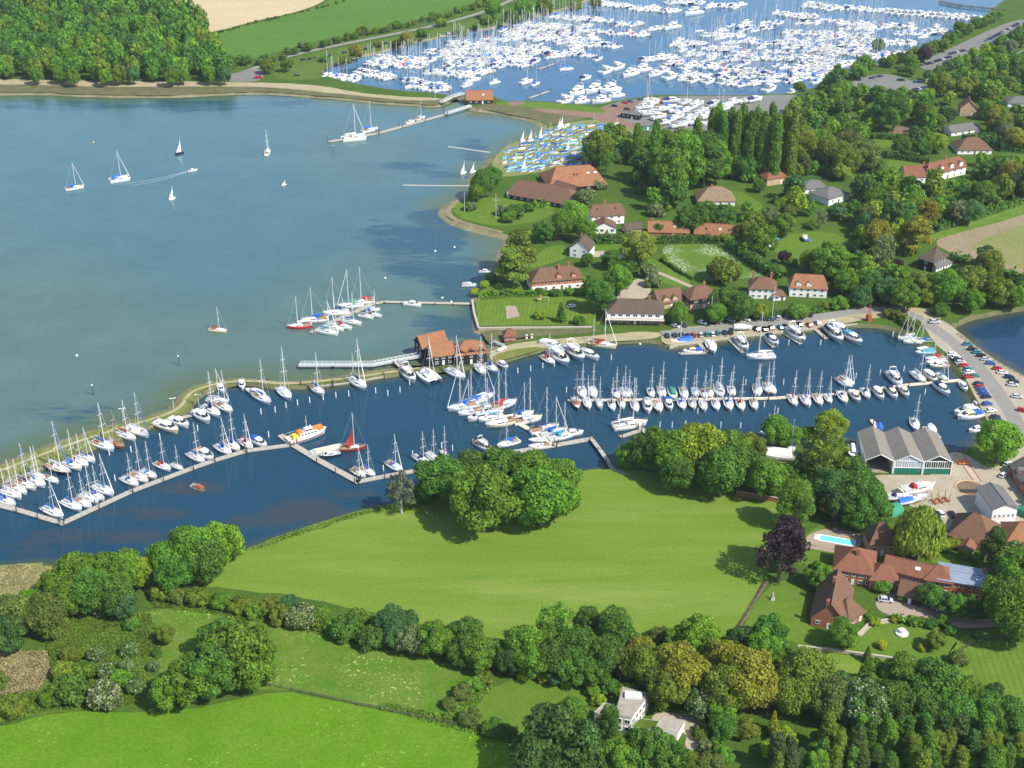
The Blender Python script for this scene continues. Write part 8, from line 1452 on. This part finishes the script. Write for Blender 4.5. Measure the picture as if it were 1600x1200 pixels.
# poolside chairs and parasol, quay pumps, play frame
m_ = ('canvas_red', 'canvas_white', 'canvas_blue', 'canvas_red')
for i, x in enumerate((1299, 1304, 1309, 1314)):
    q = P(x, 827 + i * .8); e = empty('sun_chair', q, -.4); tag(e, {'canvas_red': 'red', 'canvas_white': 'white', 'canvas_blue': 'blue'}[m_[i]] + ' folding sun chair', 'beside the swimming pool', 'chair', 'sun chairs by the swimming pool')
    O('seat', MB().box((0, 0, .4), (1.4, .7, .08)).mesh('seat', [MATS[m_[i]]]), e); b_ = O('backrest', MB().box((.7, 0, .75), (.1, .7, .8)).mesh('backrest', [MATS[m_[i]]]), e)
    O('frame', MB().box((-.5, 0, .2), (.08, .66, .4)).box((.5, 0, .2), (.08, .66, .4)).mesh('frame', [MATS['spar']]), e)
q = P(1331, 843); e = empty('sun_lounger', q, -.3); tag(e, 'yellow sun lounger', 'at the swimming pool end', 'lounger'); O('mattress', MB().box((0, 0, .4), (2, .8, .16)).mesh('mattress', [MATS['yellow']]), e); O('frame', MB().box((-.8, 0, .16), (.1, .7, .32)).box((.8, 0, .16), (.1, .7, .32)).mesh('frame', [MATS['spar']]), e)
for x, y, c in ((823, 529, 'white_paint'), (831, 528, 'white_paint')):
    q = P(x, y); e = empty('fuel_pump', q); tag(e, 'white upright fuel pump', 'on the spit quay', 'pump', 'fuel pumps'); O('cabinet', MB().box((0, 0, .9), (.9, .7, 1.8), top=.9).mesh('cabinet', [MATS[c]]), e); O('display', MB().box((0, -.36, 1.3), (.6, .06, .5)).mesh('display', [MATS['dark_glass']]), e)
q = P(843, 471); e = empty('play_tower', q); tag(e, 'wooden play tower with swing frame', 'on the striped garden lawn', 'play tower'); O('tower_roof', MB().cyl((0, 0, 2.6), (0, 0, 3.6), 1.3, .05, 4).mesh('tower_roof', [MATS['tile_red']]), e); b = MB()
for x, y in ((-.7, -.7), (.7, -.7), (.7, .7), (-.7, .7)): b.box((x, y, 1.3), (.14, .14, 2.6))
b.box((0, 0, 1.3), (1.5, 1.5, .12)); b.cyl((.7, 0, 2.2), (4, 0, 2.2), .08, n=5); b.cyl((4, -1, 0), (4, 0, 2.2), .07, n=4); b.cyl((4, 1, 0), (4, 0, 2.2), .07, n=4); O('tower_frame', b.mesh('tower_frame', [MATS['pale_planking']]), e)
for s_, mt in ((2.0, 'canvas_green'), (3.0, 'canvas_green')): b = MB(); b.cyl((s_, -.25, .6), (s_, -.25, 2.2), .02, n=3); b.cyl((s_, .25, .6), (s_, .25, 2.2), .02, n=3); b.box((s_, 0, .55), (.3, .6, .06)); O('swing', b.mesh('swing', [MATS[mt]]), e)
# lean white ramps stacked on the spit
for i, (x0, y0, x1, y1) in enumerate(((771, 533, 788, 541), (779, 548, 790, 542))):
    a, d = P(x0, y0, LAND + .6), P(x1, y1, LAND + .6); c = (a + d) / 2; L = (d - a).length; e = empty('gangway_section', (c.x, c.y, LAND), math.atan2(d.y - a.y, d.x - a.x)); tag(e, 'stored white gangway section', 'beside the red summerhouse', 'gangway', 'stored gangways'); O('deck', MB().box((0, 0, .4), (L, 1.1, .12)).mesh('deck', [MATS['white_paint']]), e); O('railing', MB().box((0, .5, .8), (L, .08, .5)).box((0, -.5, .8), (L, .08, .5)).mesh('railing', [MATS['white_paint']]), e)
# a wake behind the motorboat
W = [P(x, y, .012) for x, y in ((297, 266.5), (285, 270), (262, 277), (235, 283), (205, 288))]; V = []
for i, p in enumerate(W):
    t = (W[min(i + 1, 4)] - W[max(i - 1, 0)]).normalized(); nr = Vector((-t.y, t.x, 0)); h = .5 + .5 * i; V += [tuple(p + nr * h), tuple(p + nr * (h - .45 + .05 * i)), tuple(p - nr * (h - .45 + .05 * i)), tuple(p - nr * h)]
foam = mat('foam', (.45, .55, .56), .7, .3, .5)
me = bpy.data.meshes.new('wake'); me.from_pydata(V, [], [f for i in range(4) for f in ((4 * i, 4 * i + 1, 4 * i + 5, 4 * i + 4), (4 * i + 2, 4 * i + 3, 4 * i + 7, 4 * i + 6))]); me.materials.append(foam); O('wake', me, kind='stuff', label='thin pale wake behind the small motorboat')
# person on the paddock
q = P(1518, 1061); e = empty('person', q, .4); tag(e, 'person in dark clothes walking', 'on the mown paddock', 'person')
bm = bmesh.new(); J = [(0, 0, .95, .16), (0, 0, 1.2, .15), (0, 0, 1.42, .17), (0, 0, 1.54, .06), (0, 0, 1.68, .10), (-.1, .05, .9, .10), (-.1, .16, .5, .075), (-.1, .12, .06, .05), (.1, 0, .9, .10), (.1, -.08, .5, .075), (.1, -.26, .06, .05), (-.22, 0, 1.42, .065), (-.28, -.08, 1.12, .05), (-.27, -.2, .9, .04), (.22, 0, 1.42, .065), (.28, .08, 1.12, .05), (.27, .0, .9, .04), (-.1, -.06, .03, .04), (.1, -.42, .04, .04)]
vs2 = [bm.verts.new(j[:3]) for j in J]
for a, b_ in ((0, 1), (1, 2), (2, 3), (3, 4), (0, 5), (5, 6), (6, 7), (0, 8), (8, 9), (9, 10), (2, 11), (11, 12), (12, 13), (2, 14), (14, 15), (15, 16), (7, 17), (10, 18)): bm.edges.new((vs2[a], vs2[b_]))
me = bpy.data.meshes.new('body'); bm.to_mesh(me); bm.free(); me.materials.append(mat('dark_clothes', (.03, .03, .045), .9, .2, 4)); o = O('body', me, e); sm = o.modifiers.new('skin', 'SKIN')
for v, j in zip(me.skin_vertices[0].data, J): v.radius = (j[3], j[3])
me.skin_vertices[0].data[0].use_root = True; o.modifiers.new('smooth', 'SUBSURF').levels = 1
O('hair', MB().dome((0, .01, 1.71), (.115, .12, .12)).mesh('hair', [mat('dark_hair', (.03, .02, .015), .9)]), e)
bpy.context.view_layer.update()
finish_labels()
